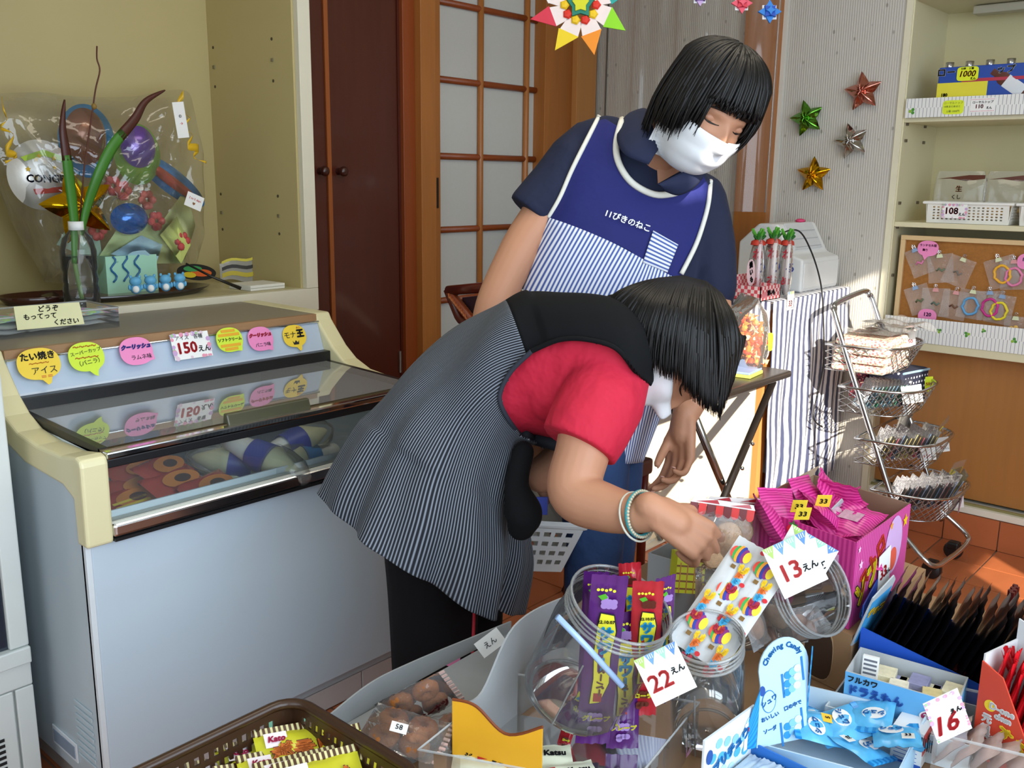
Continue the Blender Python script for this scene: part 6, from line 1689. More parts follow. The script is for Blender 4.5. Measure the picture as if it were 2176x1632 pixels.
# trousers with red piping
TRO = M('#0b0a0e', .9, var=.15, scale=30, spec=.25)
tr1 = MB(); T1.mesh(tr1, k=.80, v0=.62, v1=.93)
for h_ in hip1: limb(tr1, [h_, Vector((h_.x, h_.y, .45)), Vector((h_.x, h_.y, .05))], [.105,.088,.075], 22)
tro = blob('trousers', tr1, TRO, W1, .006, 4)
a_, b_ = at(1010, 1240, D=1.78), at(1000, 1400, D=1.80)
MB().tube([at(1009, 1270, D=1.69), at(1007, 1320, D=1.70), at(1003, 1420, D=1.70)], .003, 6).build('red_piping', M('#a01428', .7), tro, world=True)
for h_ in hip1:
    mb = MB(); mb.ball((h_.x+.05, h_.y-.05, .035), (.09,.06,.035), 16, 10); mb.build('shoe', M('#26262a', .6), W1, world=True, smooth=True)
# bracelets
wc = P3(1362,1092,1.458); ax = (P3(1398,1092,1.435)-P3(1330,1088,1.48)).normalized()
def ring(c, ax, r, t, mat, name, bead=0):
    e1 = ax.orthogonal().normalized(); e2 = ax.cross(e1); mb = MB()
    if bead:
        for k in range(bead):
            a = 2*math.pi*k/bead; p = c+(e1*math.cos(a)+e2*math.sin(a))*r; mb.ball(tuple(p), t, 6, 5)
    else: mb.tube([c+(e1*math.cos(2*math.pi*k/36)+e2*math.sin(2*math.pi*k/36))*r for k in range(36)], t, 7, closed=True)
    return mb
bro = thing('bracelet', 'turquoise braided bracelet on the bending woman’s wrist', 'bracelet', tuple(wc))
ring(wc, ax, .0345, .0036, None, 'band').build('band', M('#3fa0a8', .6, var=.35, scale=300), bro, world=True, smooth=True)
ring(wc+ax*.003, ax, .0355, .0026, None, 'beads', 44).build('beads', M('#c9c2a8', .5, var=.3, scale=200), bro, world=True, smooth=True)
br2 = thing('bracelet', 'thin pale string bracelet beside the turquoise one', 'bracelet', tuple(wc-ax*.012+Vector((0,0,-.004))))
ring(wc-ax*.008+Vector((0,0,-.005)), (ax+Vector((0,0,.25))).normalized(), .0385, .0018, None, 'band').build('band', M('#d8d4c4', .6), br2, world=True, smooth=True)
# white basket held by the standing woman
WB = thing('plastic_basket', 'white perforated plastic basket carried between the two women', 'basket', tuple(at(1180, 1215, D=1.97)))
q = {'nr': P3(1242,1120,1.93), 'nl': P3(1020,1108,1.93), 'fr': P3(1128,1022,2.20), 'fl': P3(960,1010,2.20)}
bq = {'nr': P3(1192,1214,1.96), 'nl': P3(1040,1210,1.96), 'fr': P3(1150,1196,2.10), 'fl': P3(1000,1190,2.10)}
def quad_lattice(mb, A, B, C, D_, nu, nv, hu, hv, mu, mv):
    """A,B bottom; C,D_ top (C above B)"""
    def pt(a, b): return (A*(1-a)+B*a)*(1-b)+(D_*(1-a)+C*a)*b
    def qd(a0, a1, b0, b1): mb.add([pt(a0,b0),pt(a1,b0),pt(a1,b1),pt(a0,b1)], [(0,1,2,3)])
    qd(0, mu, 0, 1); qd(1-mu, 1, 0, 1); qd(mu, 1-mu, 0, mv); qd(mu, 1-mu, 1-mv, 1)
    du, dv = (1-2*mu)/nu, (1-2*mv)/nv
    for i in range(nu):
        for j in range(nv):
            a, b = mu+i*du, mv+j*dv; ea, eb = du*(1-hu)/2, dv*(1-hv)/2
            mb.add([pt(a,b),pt(a+du,b),pt(a+du,b+dv),pt(a,b+dv),pt(a+ea,b+eb),pt(a+du-ea,b+eb),pt(a+du-ea,b+dv-eb),pt(a+ea,b+dv-eb)], [(0,1,5,4),(1,2,6,5),(2,3,7,6),(3,0,4,7)])
wbm = M('#dfe0de', .4, var=.02)
mb = MB()
quad_lattice(mb, bq['nl'], bq['nr'], q['nr'], q['nl'], 8, 4, .62, .5, .05, .10)
quad_lattice(mb, bq['fl'], bq['fr'], q['fr'], q['fl'], 8, 4, .62, .5, .05, .10)
quad_lattice(mb, bq['nr'], bq['fr'], q['fr'], q['nr'], 6, 1, .45, .30, .06, .36)
quad_lattice(mb, bq['nl'], bq['fl'], q['fl'], q['nl'], 6, 1, .45, .30, .06, .36)
mb.add([bq['nl'],bq['nr'],bq['fr'],bq['fl']], [(0,1,2,3)])
mb.build('tray', wbm, WB, world=True, solid=.003)
MB().tube([q['nl'],q['nr'],q['fr'],q['fl']], .008, 8, closed=True).build('rim', wbm, WB, world=True)
for k, (x, y) in enumerate(((1150,1075),(1213,1142))):
    o = MB().box(-.014,.014,-.002,.002,-.02,.02).build('blue_packet', M('#5a6ad0', .4), None); o.location = at(x, y, D=2.02); o.rotation_euler = (0,.2*k,-.8); tag(o, 'small blue packet lying in the carried basket, %s' % ('upper one' if k == 0 else 'lower one'), 'packet')
o = MB().tube([at(1136,989,D=1.98), at(1190,996,D=1.97)], .0042, 8).build('pencil', M('#5a70d8', .3), None, smooth=True); tag(o, 'blue pencil held in the standing woman’s right hand', 'pencil')
# ---------------------------------------------------------------- sweets table in the foreground
TB = .45
tbl = thing('display_table', 'low brown-topped sweets table in the foreground', 'table', (.2, -.35, 0))
MB().box(0, 1.60, 0, 1.34, TB-.025, TB-.001).build('top', M('#a5805c', .7, var=.12, scale=4), tbl, bevel=.002)
for dx, dy in ((.05,.05),(1.55,.05),(.05,1.29),(1.55,1.29)): MB().box(dx-.02, dx+.02, dy-.02, dy+.02, 0, TB-.025).build('leg', wood, tbl)
cardb = M('#a9835e', .8, var=.08, scale=12); greyb = M('#b4b8ba', .75, var=.03); whiteb = M('#dfe3e6', .7, var=.03)
def obox(name, label, K, e1, e2, h, outer, inner, group=None, cat_='box', hs=None, t=.0025):
    """open carton: corner K on its base, edges e1, e2; hs = heights at K, K+e1, K+e1+e2, K+e2"""
    K, e1, e2 = Vector(K), Vector(e1), Vector(e2); hs = hs or [h]*4
    o = thing(name, label, cat_, tuple(K), group=group)
    c = [K, K+e1, K+e1+e2, K+e2]; n1 = e1.normalized(); n2 = e2.normalized()
    ci = [c[0]+n1*t+n2*t, c[1]-n1*t+n2*t, c[2]-n1*t-n2*t, c[3]+n1*t-n2*t]
    mb, mi = MB(), MB(); up = Vector((0,0,1))
    for i in range(4):
        j = (i+1) % 4
        mb.add([c[i], c[j], c[j]+up*hs[j], c[i]+up*hs[i]], [(0,1,2,3)])
        mi.add([ci[i]+up*t, ci[j]+up*t, ci[j]+up*hs[j], ci[i]+up*hs[i]], [(3,2,1,0)])
        mi.add([c[i]+up*hs[i], c[j]+up*hs[j], ci[j]+up*hs[j], ci[i]+up*hs[i]], [(0,1,2,3)])
    mb.add(c, [(3,2,1,0)]); mi.add([p+up*t for p in ci], [(0,1,2,3)])
    mb.build('carton', outer, o, world=True); mi.build('lining', inner, o, world=True)
    return o, c
def face_matrix(A, B, lift=0):
    """matrix of a vertical face from A (left) to B (right) as seen from outside; origin at A"""
    r_ = (Vector(B)-Vector(A)).normalized(); R = frame(r_, Z_); m = R.to_4x4(); m.translation = Vector(A)+R.col[2]*lift; return m, R
def pouch_mesh(w_, l_, t_, nu=10, nv=14, crimp=.08, seed=0, flare=.0):
    r_ = random.Random(seed); ph = r_.uniform(0, 6)
    mb = MB()
    for s_ in (1, -1):
        def f(u, v):
            e = min(1, min(v, 1-v)/(crimp*1.6)) if min(v, 1-v) > crimp else 0
            k = math.sin(math.pi*u)**.55*math.sin(math.pi*min(1, max(0, (v-crimp)/(1-2*crimp))))**.5 if crimp < v < 1-crimp else 0
            wob = .0012*math.sin(9*v+ph+4*u)+.0008*math.sin(17*u+ph)
            ww = w_*(1+flare*(abs(v-.5)*2)**4)*(1-.06*k)
            z = s_*(t_/2*k+.0002)+wob*(1 if k > 0 else .5)+(.0012*math.sin(u*40) if k == 0 else 0)
            return ((u-.5)*ww, (v-.5)*l_, z)
        if s_ == 1: mb.grid(nu, nv, f)
        else: mb.grid(nu, nv, lambda u, v: f(1-u, v))
    return mb
def rotm(*a):
    m = Matrix.Identity(3)
    for ax, an in a: m = m @ Matrix.Rotation(an, 3, ax)
    return m
# --- kraft carton carrying the pink box
KZ = .55
pn = at(1803, 1338, z=KZ); pr = at(1918, 1236, z=KZ)
ztop = .5; 
d_ = at(1808, 1152, D=1)-CAM; kk = (Vector((pn.x, pn.y, 0)).dot(Vector((d_.x, d_.y, 0))))/(d_.x**2+d_.y**2); ztop = H+d_.z*kk
e1 = pr-pn; e2 = at(1590, 1076, z=ztop)-at(1808, 1152, z=ztop); e2.z = 0; e1.z = 0
kc = thing('kraft_carton', 'brown kraft carton with hand hole under the pink candy box', 'carton', (pn.x, pn.y, TB))
n1, n2 = e1.normalized(), e2.normalized()
K0 = Vector((pn.x, pn.y, TB))-n1*.012-n2*.012
mb = MB(); c4 = [K0, K0+n1*(e1.length+.10), K0+n1*(e1.length+.10)+n2*(e2.length+.05), K0+n2*(e2.length+.05)]
hh_ = KZ-TB-.001
mb.add(c4+[p+Z_*hh_ for p in c4], [(3,2,1,0),(4,5,6,7),(0,1,5,4),(1,2,6,5),(2,3,7,6),(3,0,4,7)]); mb.build('carton', M('#a98560', .8, var=.10, scale=10), kc, world=True)
m_, R_ = face_matrix(c4[3], c4[0], .0006)
Lf = (c4[0]-c4[3]).length
MB().prism(bubble_poly(.05, .085, None, 30, 3), 0, .0008, m_ @ Matrix.Translation((Lf-.055, .048, 0))).build('hand_hole', M('#4a3524', .9), kc, world=True)
MB().prism(bubble_poly(.056, .091, None, 30, 3), -.0004, .0003, m_ @ Matrix.Translation((Lf-.057, .049, 0))).build('hole_rim', M('#c9a880', .8), kc, world=True)
# --- pink candy box
PINKS = stripe_mat('#d0408f', '#b5277a', .0085, 0, .5, 'UV', .45, soft=.05)
PINK2 = stripe_mat('#dd62a6', '#c23688', .0075, 0, .5, 'UV', .45, soft=.05)
pb_ = thing('pink_candy_box', 'open pink striped candy box heaped with pink packets', 'candy box', tuple(pn))
hp = ztop-KZ; cc = [pn, pn+e1, pn+e1+e2, pn+e2]; up = Z_
def uvquad(A, B, C, D_, mat, name, parent, W, Hh):
    mb = MB(); mb.grid(1, 1, lambda u, v: tuple((A*(1-u)+B*u)*(1-v)+(D_*(1-u)+C*u)*v), uv=lambda u, v: (u*W, v*Hh)); return mb.build(name, mat, parent, world=True, solid=.002, off=-1)
uvquad(cc[0], cc[1], cc[1]+up*hp, cc[0]+up*hp, PINK2, 'side_panel', pb_, e1.length, hp)
uvquad(cc[3], cc[0], cc[0]+up*hp, cc[3]+up*hp, PINKS, 'side_panel', pb_, e2.length, hp)
inn = M('#9c7f66', .8, var=.06)
uvquad(cc[1], cc[2], cc[2]+up*hp, cc[1]+up*hp, inn, 'side_panel', pb_, 1, 1)
uvquad(cc[2], cc[3], cc[3]+up*hp, cc[2]+up*hp, inn, 'side_panel', pb_, 1, 1)
mb = MB(); mb.add([p+up*.002 for p in cc], [(0,1,2,3)]); mb.build('bottom', inn, pb_, world=True)
# back flap standing up
mb = MB(); mb.add([cc[2]+up*hp, cc[3]+up*hp, cc[3]+up*(hp+.012)-n1*.0+n1*.02, cc[2]+up*(hp+.012)+n1*.02], [(0,1,2,3)]); mb.build('flap', M('#b59c84', .8), pb_, world=True, solid=.002)
mR, RR = face_matrix(cc[0], cc[1], .0005)
L1 = e1.length
text('ストロ', pb_, mR @ Vector((L1*.32, hp*.60, 0)), RR.col[0]*.85+RR.col[1]*.5, RR.col[1]*.85-RR.col[0]*.5, .036, M('#d8402a', .5), .0026)
text('ソフ', pb_, mR @ Vector((L1*.24, hp*.40, 0)), RR.col[0]*.93+RR.col[1]*.35, RR.col[1]*.93-RR.col[0]*.35, .046, M('#f2d81e', .5), .0040)
text('ソフ', pb_, mR @ Vector((L1*.24, hp*.40, -.0006)), RR.col[0]*.93+RR.col[1]*.35, RR.col[1]*.93-RR.col[0]*.35, .046, INK, .0062)
decal(pb_, mR @ Matrix.Translation((L1*.30, hp*.14, 0)) @ Matrix.Rotation(.35, 4, 'Z'), ell(0,0,.036,.012,24), M('#2a8fd8', .5), .0008, 'oval_print')
text('ふうせんガム', pb_, mR @ Vector((L1*.30, hp*.14, .0012)), RR.col[0]*.93+RR.col[1]*.35, RR.col[1]*.93-RR.col[0]*.35, .010, WHITE, .0002)
decal(pb_, mR @ Matrix.Translation((L1*.70, hp*.63, 0)), ell(0,0,.038,.050,26), M('#d8b0e0', .5), .0006, 'lilac_print')
decal(pb_, mR @ Matrix.Translation((L1*.70, hp*.46, 0)), ell(0,0,.018,.020,20), M('#e8604a', .5), .0010, 'sweet_print')
for x, y, r_, c in ((.90,.84,.012,'#f2c81e'),(.10,.70,.009,'#f2c8e2'),(.05,.90,.006,'#f2c8e2'),(.55,.09,.010,'#f2c8e2'),(.62,.90,.008,'#f2a03a')):
    decal(pb_, mR @ Matrix.Translation((L1*x, hp*y, 0)), star(0,0,r_,r_*.45), M(c, .5), .0008, 'star_print')
mL, RL = face_matrix(cc[3], cc[0], .0005); L2 = e2.length
for x, y in ((.42,.86),(.62,.22),(.90,.08),(.30,.30)):
    decal(pb_, mL @ Matrix.Translation((L2*x, hp*y, 0)), [(-.013,.006),(-.008,.012),(.008,.012),(.013,.006),(.006,-.010),(0,-.014),(-.006,-.010)], M('#d8343a', .5), .0006, 'strawberry_print')
    decal(pb_, mL @ Matrix.Translation((L2*x, hp*y+.013, 0)), star(0,0,.010,.004), M('#3a8f3a', .5), .0009, 'leaf_print')
for x, y in ((.68,.70),(.52,.60),(.84,.50)): decal(pb_, mL @ Matrix.Translation((L2*x, hp*y, 0)), star(0,0,.009,.004), M('#e2a8dc', .5), .0006, 'star_print')
decal(pb_, mL, rect(L2*.62, hp*.28, L2*.86, hp*.80), M('#d8a8cc', .6), .0004, 'label_print')
for k in range(5): decal(pb_, mL, rect(L2*.64, hp*(.34+.08*k), L2*.83, hp*(.355+.08*k)), M('#7a4a70', .6), .0007, 'small_print')
card('price_card', 'white price card reading 33 yen on the pink candy box', 'price card', mR @ Vector((L1*.52, hp*.42, .004)), RR.col[0]*.99+RR.col[1]*.12, RR.col[1], .050, .068, PAPER, None,
     [('33', -.006, -.002, .028, REDINK, .0006), ('えん', .014, -.008, .009, INK, .0002)],
     extra=lambda o, m, R: [decal(o, m, rect(-.024+k*.008, -.034, -.019+k*.008, -.028), M(c, .7), .0003, 'tape_print') for k, c in enumerate(('#e8a0a8','#f2c89a','#e8a0a8','#c8d89a','#e8a0a8','#f2c89a'))])
# packets inside
pkm = stripe_mat('#e04a9c', '#b81f78', .0052, 1, .5, 'Object', .28, soft=.1)
pkw = clear_mat('film', (1,.86,.94), .08, .18, 1.5, .5, 60)
def pack_meshes(w_, l_, t_, mat, k=3):
    out = []
    for i in range(k):
        me = pouch_mesh(w_, l_, t_, seed=i).mesh('packet'); me.polygons.foreach_set('use_smooth', [True]*len(me.polygons)); me.materials.append(mat); out.append(me)
    return out
pms = pack_meshes(.078, .092, .030, pkm)
rr = random.Random(8); cpos = []
Cb = pn+e1/2+e2/2
k = 0
for lay, nn in ((0, 9), (1, 11), (2, 9)):
    for i in range(nn):
        a = rr.uniform(.30, .70); b = rr.uniform(.22, .78)
        P = pn+e1*a+e2*b+Z_*(.050+.036*lay+rr.uniform(-.006,.012))
        o = thing('candy_packet', 'pink striped candy packet in the open pink box', 'candy packet', tuple(P), rot=rotm(('Z', rr.uniform(0,6.28)), ('X', rr.uniform(-.75,.75)), ('Y', rr.uniform(-.6,.6))), group='pink packets heaped in the pink box')
        link('pouch', pms[k % 3], None, o)
        w3 = MB().prism(rect(-.018,-.012,.018,.012), .0145, .0150); w3.build('window', M('#caa0b0', .2, var=.4, scale=120), o)
        k += 1
# upright corners poking out at the back like in the photo
for j, (x, y, rz, ry) in enumerate(((1720,1052,.6,.2),(1770,1045,1.4,-.3),(1660,1080,.2,.3),(1800,1052,2.0,.1),(1635,1092,1.0,.4))):
    o = thing('candy_packet', ['pink packet standing upright at the back corner of the pink box','pink packet with yellow sticker standing at the back of the box','pink packet upright near the left rim of the pink box','pink packet upright beside the stickered one','pink packet leaning on the left rim of the pink box'][j], 'candy packet', tuple(at(x, y+14, z=ztop-.004)), rot=rotm(('Z', rz-.8), ('X', .95), ('Y', ry)), group='pink packets heaped in the pink box')
    link('pouch', pms[j % 3], None, o)
for j, (x, y) in enumerate(((1750,1065),(1698,1076),(1706,1092))):
    card('price_sticker', ['yellow 33 sticker on the upright pink packet','yellow sticker on the pink packet by the rim','yellow sticker lying lower among the pink packets'][j], 'sticker', at(x, y, z=ztop+.022), RGT, UPV*.8-FWD*.6, .024, .026, M('#f2d63a', .6), None, [('33', 0, 0, .014, INK, .0002)])
# --- blue box with row of black packets
b0 = at(1816, 1478, z=TB)
ex, ey = Vector((.165,.03,0)), Vector((.06,-.27,0))
bl = thing('blue_display_box', 'blue display box filled with a row of black foil packets', 'display box', tuple(b0))
blum = M('#1f52b8', .45, var=.04)
LY = ey.length
mb = MB(); h0, h1 = .115, .035
A, B = b0, b0+ey; C_, D2 = b0+ey+ex, b0+ex
mb.add([A, B, B+Z_*h1, A+Z_*h0], [(0,1,2,3)]); mb.add([D2, C_, C_+Z_*h1, D2+Z_*h0], [(3,2,1,0)]); mb.add([A, D2, D2+Z_*.150, A+Z_*.150], [(0,1,2,3)]); mb.add([B, C_, C_+Z_*h1, B+Z_*h1], [(3,2,1,0)]); mb.add([A,B,C_,D2], [(0,1,2,3)])
mb.build('carton', blum, bl, world=True, solid=.002)
mF, RF = face_matrix(A, B, .0016)
text('Meigum', bl, mF @ Vector((.032, .052, 0)), RF.col[0], RF.col[1], .011, WHITE, .0002)
decal(bl, mF, rect(.008, .006, .070, .040), M('#7fb4e6', .5), .0003, 'label_print')
text('バッター', bl, mF @ Vector((.038, .030, .0006)), RF.col[0], RF.col[1], .015, M('#1a3f96', .5), .0009); text('いちご', bl, mF @ Vector((.038, .014, .0006)), RF.col[0], RF.col[1], .013, M('#1a3f96', .5), .0008)
bkm = M('#1a1a20', .30, var=.3, scale=30, coat=.3)
bk = pack_meshes(.155, .165, .010, bkm)
ax_ = ex.normalized(); dirn = ey.normalized()
for i in range(22):
    t = .03+.94*i/21; P = b0+ey*t+ex*.5+Z_*(.088+.004*math.sin(i*2.1)-.012*t)
    lean = .36+.03*math.sin(i*1.7)
    upv = (Z_*math.cos(lean)+dirn*math.sin(lean)+ax_*.10*math.sin(i)).normalized()
    o = thing('foil_packet', ordn(i)+' black foil packet from left in the blue box row', 'foil packet', tuple(P), rot=frame(ax_, upv), group='black foil packets in the blue box')
    link('pouch', bk[i % 3], None, o)
P = b0+ey*1.02+ex*.52+Z_*.085
o = thing('foil_packet', 'frontmost foil packet showing its yellow and red print', 'foil packet', tuple(P), rot=frame(ax_, (Z_*.9+dirn*.45)), group='black foil packets in the blue box')
link('pouch', bk[0], None, o); fmx = frame(ax_, (Z_*.9+dirn*.45)).to_4x4(); fmx.translation = P
for k in range(6): decal(o, fmx, ell(-.05+.02*k, .03*math.sin(k*2), .013, .010, 7), M(['#d8b43a','#c8482a','#e8e0c0'][k%3], .5), .0062, 'print')
for j, (dx, dz, c1, c2, nm) in enumerate(((.02,.155,'#3a90c8','#c8a42a','light blue header card with yellow print in the blue box corner'),(.075,.170,'#7a2018','#d8b43a','dark red header card behind the blue box'),(.13,.185,'#a0a4a6','#8a7a2a','grey header card at far corner of the blue box'))):
    Pc_ = b0+ex*(.1+j*.42)+Z_*(.135+.03*j)+dirn*(.012-.055*j)
    o = thing('header_card', nm, 'header card', tuple(Pc_), rot=frame(ax_*.9+dirn*.25, Z_*.95+dirn*.3))
    mm = frame(ax_*.9+dirn*.25, Z_*.95+dirn*.3).to_4x4(); mm.translation = Pc_
    MB().prism([(-.028,-.055),(.034,-.055),(.034,.050),(.020,.062),(-.028,.036)], -.002, 0).build('card', M('#aeb3b6', .6), o)
    MB().prism([(-.024,-.050),(.030,-.050),(.030,.040),(-.024,.026)], .0002, .0006).build('print', M(c1, .5), o)
    text('チョコ', o, mm @ Vector((.003, .004, .0008)), mm.col[0].to_3d(), mm.col[1].to_3d(), .017, M(c2, .5), .0016)
# --- light blue chocolate tray
q0 = at(1790, 1496, z=TB+.040); ex2 = Vector((.085,.012,0)); ey2 = Vector((.028,-.145,0))
ch, cq = obox('chocolate_tray', 'pale blue open tray of small chocolate boxes', q0, ex2, ey2, .048, M('#5fa8dc', .5, var=.05), greyb, cat_='candy box', hs=[.052,.052,.046,.046])
mC, RC = face_matrix(q0, q0+ey2, .0006)
text('フルカワ', ch, mC @ Vector((.024, .042, 0)), RC.col[0], RC.col[1], .0105, INK, .0004)
text('ドラえもん', ch, mC @ Vector((.042, .026, 0)), RC.col[0], RC.col[1], .0150, M('#2a5fb4', .5), .0012)
decal(ch, mC @ Matrix.Translation((.122, .016, 0)), ell(0,0,.021,.0105,24), WHITE, .0003, 'oval_print'); decal(ch, mC @ Matrix.Translation((.122, .016, 0)), ell(0,0,.019,.009,24), M('#a01f5c', .5), .0007, 'oval_print')
text('24個入', ch, mC @ Vector((.122, .016, .0012)), RC.col[0], RC.col[1], .0105, WHITE, .0003)
for k in range(14):
    P = q0+ex2*(.32 if k % 2 else .68)+ey2*(.30+.050*k)+Z_*(.020+.010*(k % 3 == 0))
    o = thing('chocolate_box', 'tiny printed chocolate box in the pale blue tray', 'candy box', tuple(P), rot=frame(ey2.normalized()*math.cos(.1*math.sin(k*3))+ex2.normalized()*math.sin(.1*math.sin(k*3)), ex2).to_3x3(), group='tiny chocolate boxes in the tray')
    MB().box(-.013,.013,-.017,.017,-.008,.008).build('box', M(['#e0d8b8','#d8c890','#8f90b4','#e8e2cc'][k%4], .5, var=.25, scale=120), o, bevel=.001)
o = thing('chocolate_box', 'white printed slip standing upright in the pale blue tray', 'candy box', tuple(q0+ex2*.45+ey2*.17+Z_*.042), rot=frame(ey2, Z_+X_*.1)); MB().box(-.011,.011,-.022,.022,-.003,.003).build('box', PAPER, o)
for r_ in range(6): MB().box(-.009,.009,-.018+r_*.0065,-.015+r_*.0065,.003,.0034).build('print', M('#6a6f7a', .6), o)
# --- large grey-white tray with gum boxes
g0 = at(1748, 1556, z=TB+.0); ex3 = Vector((.115,.012,0)); ey3 = Vector((.036,-.185,0))
gt, gq = obox('gum_tray', 'large pale grey open tray with striped gum boxes at its end', g0, ex3, ey3, .042, M('#c4cdd2', .6), M('#cfd4d4', .7), cat_='tray')
for k in range(3):
    P = g0+ex3*.42+ey3*(.72+.0*k)+Z_*(.030)+ex3*(.24*(k-1))
    o = thing('gum_pack', ['red and white gum pack nearest the barcode','red and white gum pack in the middle of three','red and white gum pack farthest in the tray'][k], 'gum pack', tuple(P), rot=frame(ey3, ex3))
    MB().box(-.030,.030,-.0115,.0115,-.008,.010).build('box', M('#e6e4e0', .4), o, bevel=.001); MB().box(-.030,.030,-.0118,.0118,-.004,.006).build('red_band', M('#c2382c', .4), o)
    MB().box(-.030,-.012,-.0119,.0119,.0061,.0102).build('blue_tab', M('#2a4a9a', .4), o)
    mm = frame(ey3, ex3).to_4x4(); mm.translation = P; text('マルカワ', o, mm @ Vector((.004, 0, .0104)), mm.col[0].to_3d(), mm.col[1].to_3d(), .010, WHITE if k else M('#c2382c', .5), .0004)
bcb = thing('gum_box', 'white gum box with barcode and blue edge beside the gum packs', 'gum box', tuple(at(1925, 1622, z=TB+.001)))
bP = at(1890, 1612, z=TB+.001); bQ = at(1955, 1636, z=TB+.001); bm_, bR = face_matrix(bP, bQ); Wd = (bQ-bP).length
MB().box(0, Wd, 0, .052, -.05, 0, bm_).build('box', M('#eceeee', .4), bcb, world=True)
for k in range(18): decal(bcb, bm_, rect(.006+k*.0026, .030, .006+k*.0026+(.0011 if k % 3 else .0017), .048), INK, .0004, 'barcode_print')
for k in range(3): decal(bcb, bm_, rect(.004, .008+k*.006, Wd-.006, .0088+k*.006), M('#4a78c0', .5), .0004, 'rule_print')
decal(bcb, bm_, rect(0, 0, Wd, .005), M('#2a58b4', .5), .0004, 'blue_edge')
MB().box(Wd, Wd+.0008, .02, .05, -.05, 0, bm_).build('red_side', M('#c2382c', .4), bcb, world=True)
text('55', bcb, bm_ @ Vector((Wd+.0012, .038, -.022)), -bR.col[2], bR.col[1], .012, INK, .0004)
# --- chewing candy display box
hd0 = at(1608, 1590, z=TB+.03); hd1 = at(1722, 1566, z=TB+.03)
cx = thing('chewing_candy_box', 'light blue chewing candy box with rounded header card', 'candy box', tuple(hd0))
mH, RH = face_matrix(hd0, hd1); Wh = (hd1-hd0).length
lb = M('#b5d8ee', .5, var=.02); mbl = M('#2a8fd0', .5); dbl = M('#1f78c0', .5)
arch = [(0,0),(Wh*.92,0),(Wh*.95,.085)]+[(Wh*.5+Wh*.46*math.cos(a), .105+.042*math.sin(a)) for a in [k*math.pi/14 for k in range(15)]]+[(0.006,.085)]
MB().prism(arch, -.002, 0, mH @ Matrix.Rotation(-.12, 4, 'X')).build('header_card', lb, cx, world=True)
hm_ = mH @ Matrix.Rotation(-.12, 4, 'X')
MB().grid(1, 6, lambda u, v: tuple(mH @ Vector((Wh*(.93+.09*u), v*.128, -.004-.010*u))), uv=lambda u, v: (u*.02, v*.13+u*.006)).build('side_band', stripe_mat('#2a9fe0', '#1f80c4', .014, 1, .5, 'UV', .45), cx, world=True, solid=.0015)
MB().grid(1, 6, lambda u, v: tuple(mH @ Vector((-Wh*.16*u, v*.085*(1-.5*u), -.002))), uv=lambda u, v: (u*.02, v*.10+u*.012)).build('side_band', stripe_mat('#2a9fe0', '#1f80c4', .014, 1, .5, 'UV', .45), cx, world=True, solid=.0015)
hr, hu = hm_.col[0].to_3d(), hm_.col[1].to_3d()
for k, chh in enumerate('Chewing Candy'):
    a = 2.75-k*.172; x, y = Wh*.5+Wh*.37*math.cos(a), .103+.034*math.sin(a)
    t = a-math.pi/2; text(chh, cx, hm_ @ Vector((x, y, 0)), hr*math.cos(t)+hu*math.sin(t), hu*math.cos(t)-hr*math.sin(t), .0105, dbl, .0004)
decal(cx, hm_, ell(Wh*.10, .078, .0045, .007, 18), M('#1f4fa0', .5), .0004, 'logo_print')
decal(cx, hm_, ell(Wh*.22, .062, .011, .016, 22), dbl, .0004, 'lemon_print'); decal(cx, hm_, ell(Wh*.22, .062, .0098, .0148, 22), lb, .0006, 'lemon_print')
text('シュワ', cx, hm_ @ Vector((Wh*.22, .063, .0006)), hr*.9+hu*.4, hu*.9-hr*.4, .009, dbl, .0003)
for k, (x, y) in enumerate(((.48,.080),(.84,.100),(.46,.012),(.84,.028))):
    decal(cx, hm_ @ Matrix.Translation((Wh*x, y, 0)) @ Matrix.Rotation(.12, 4, 'Z'), rect(-.0016,-.017,.0016,.017), dbl, .0004, 'bar_print')
for k in range(9):
    x, y = Wh*(.56+.09*(k % 3)), .070+.012*(k//3)+.004*(k % 3); decal(cx, hm_, ell(x, y, .0058, .0055, 10), [mbl, M('#7fc0e6', .5), M('#cfe8f6', .5)][k % 3], .0004+.0001*k, 'candy_print')
for k in range(6):
    x, y = Wh*(.56+.10*(k % 3)), .010+.012*(k//3)+.004*(k % 3); decal(cx, hm_, ell(x, y, .0058, .0055, 10), [mbl, M('#7fc0e6', .5), M('#cfe8f6', .5)][k % 3], .0004+.0001*k, 'candy_print')
for k, (x, y, s_) in enumerate(((.24,.040,'おいしい'),(.66,.050,'口の中で'),(.24,.022,'ソーダ'))): text(s_, cx, hm_ @ Vector((Wh*x, y, 0)), hr*.97+hu*.22, hu*.97-hr*.22, .0072, dbl, .0002)
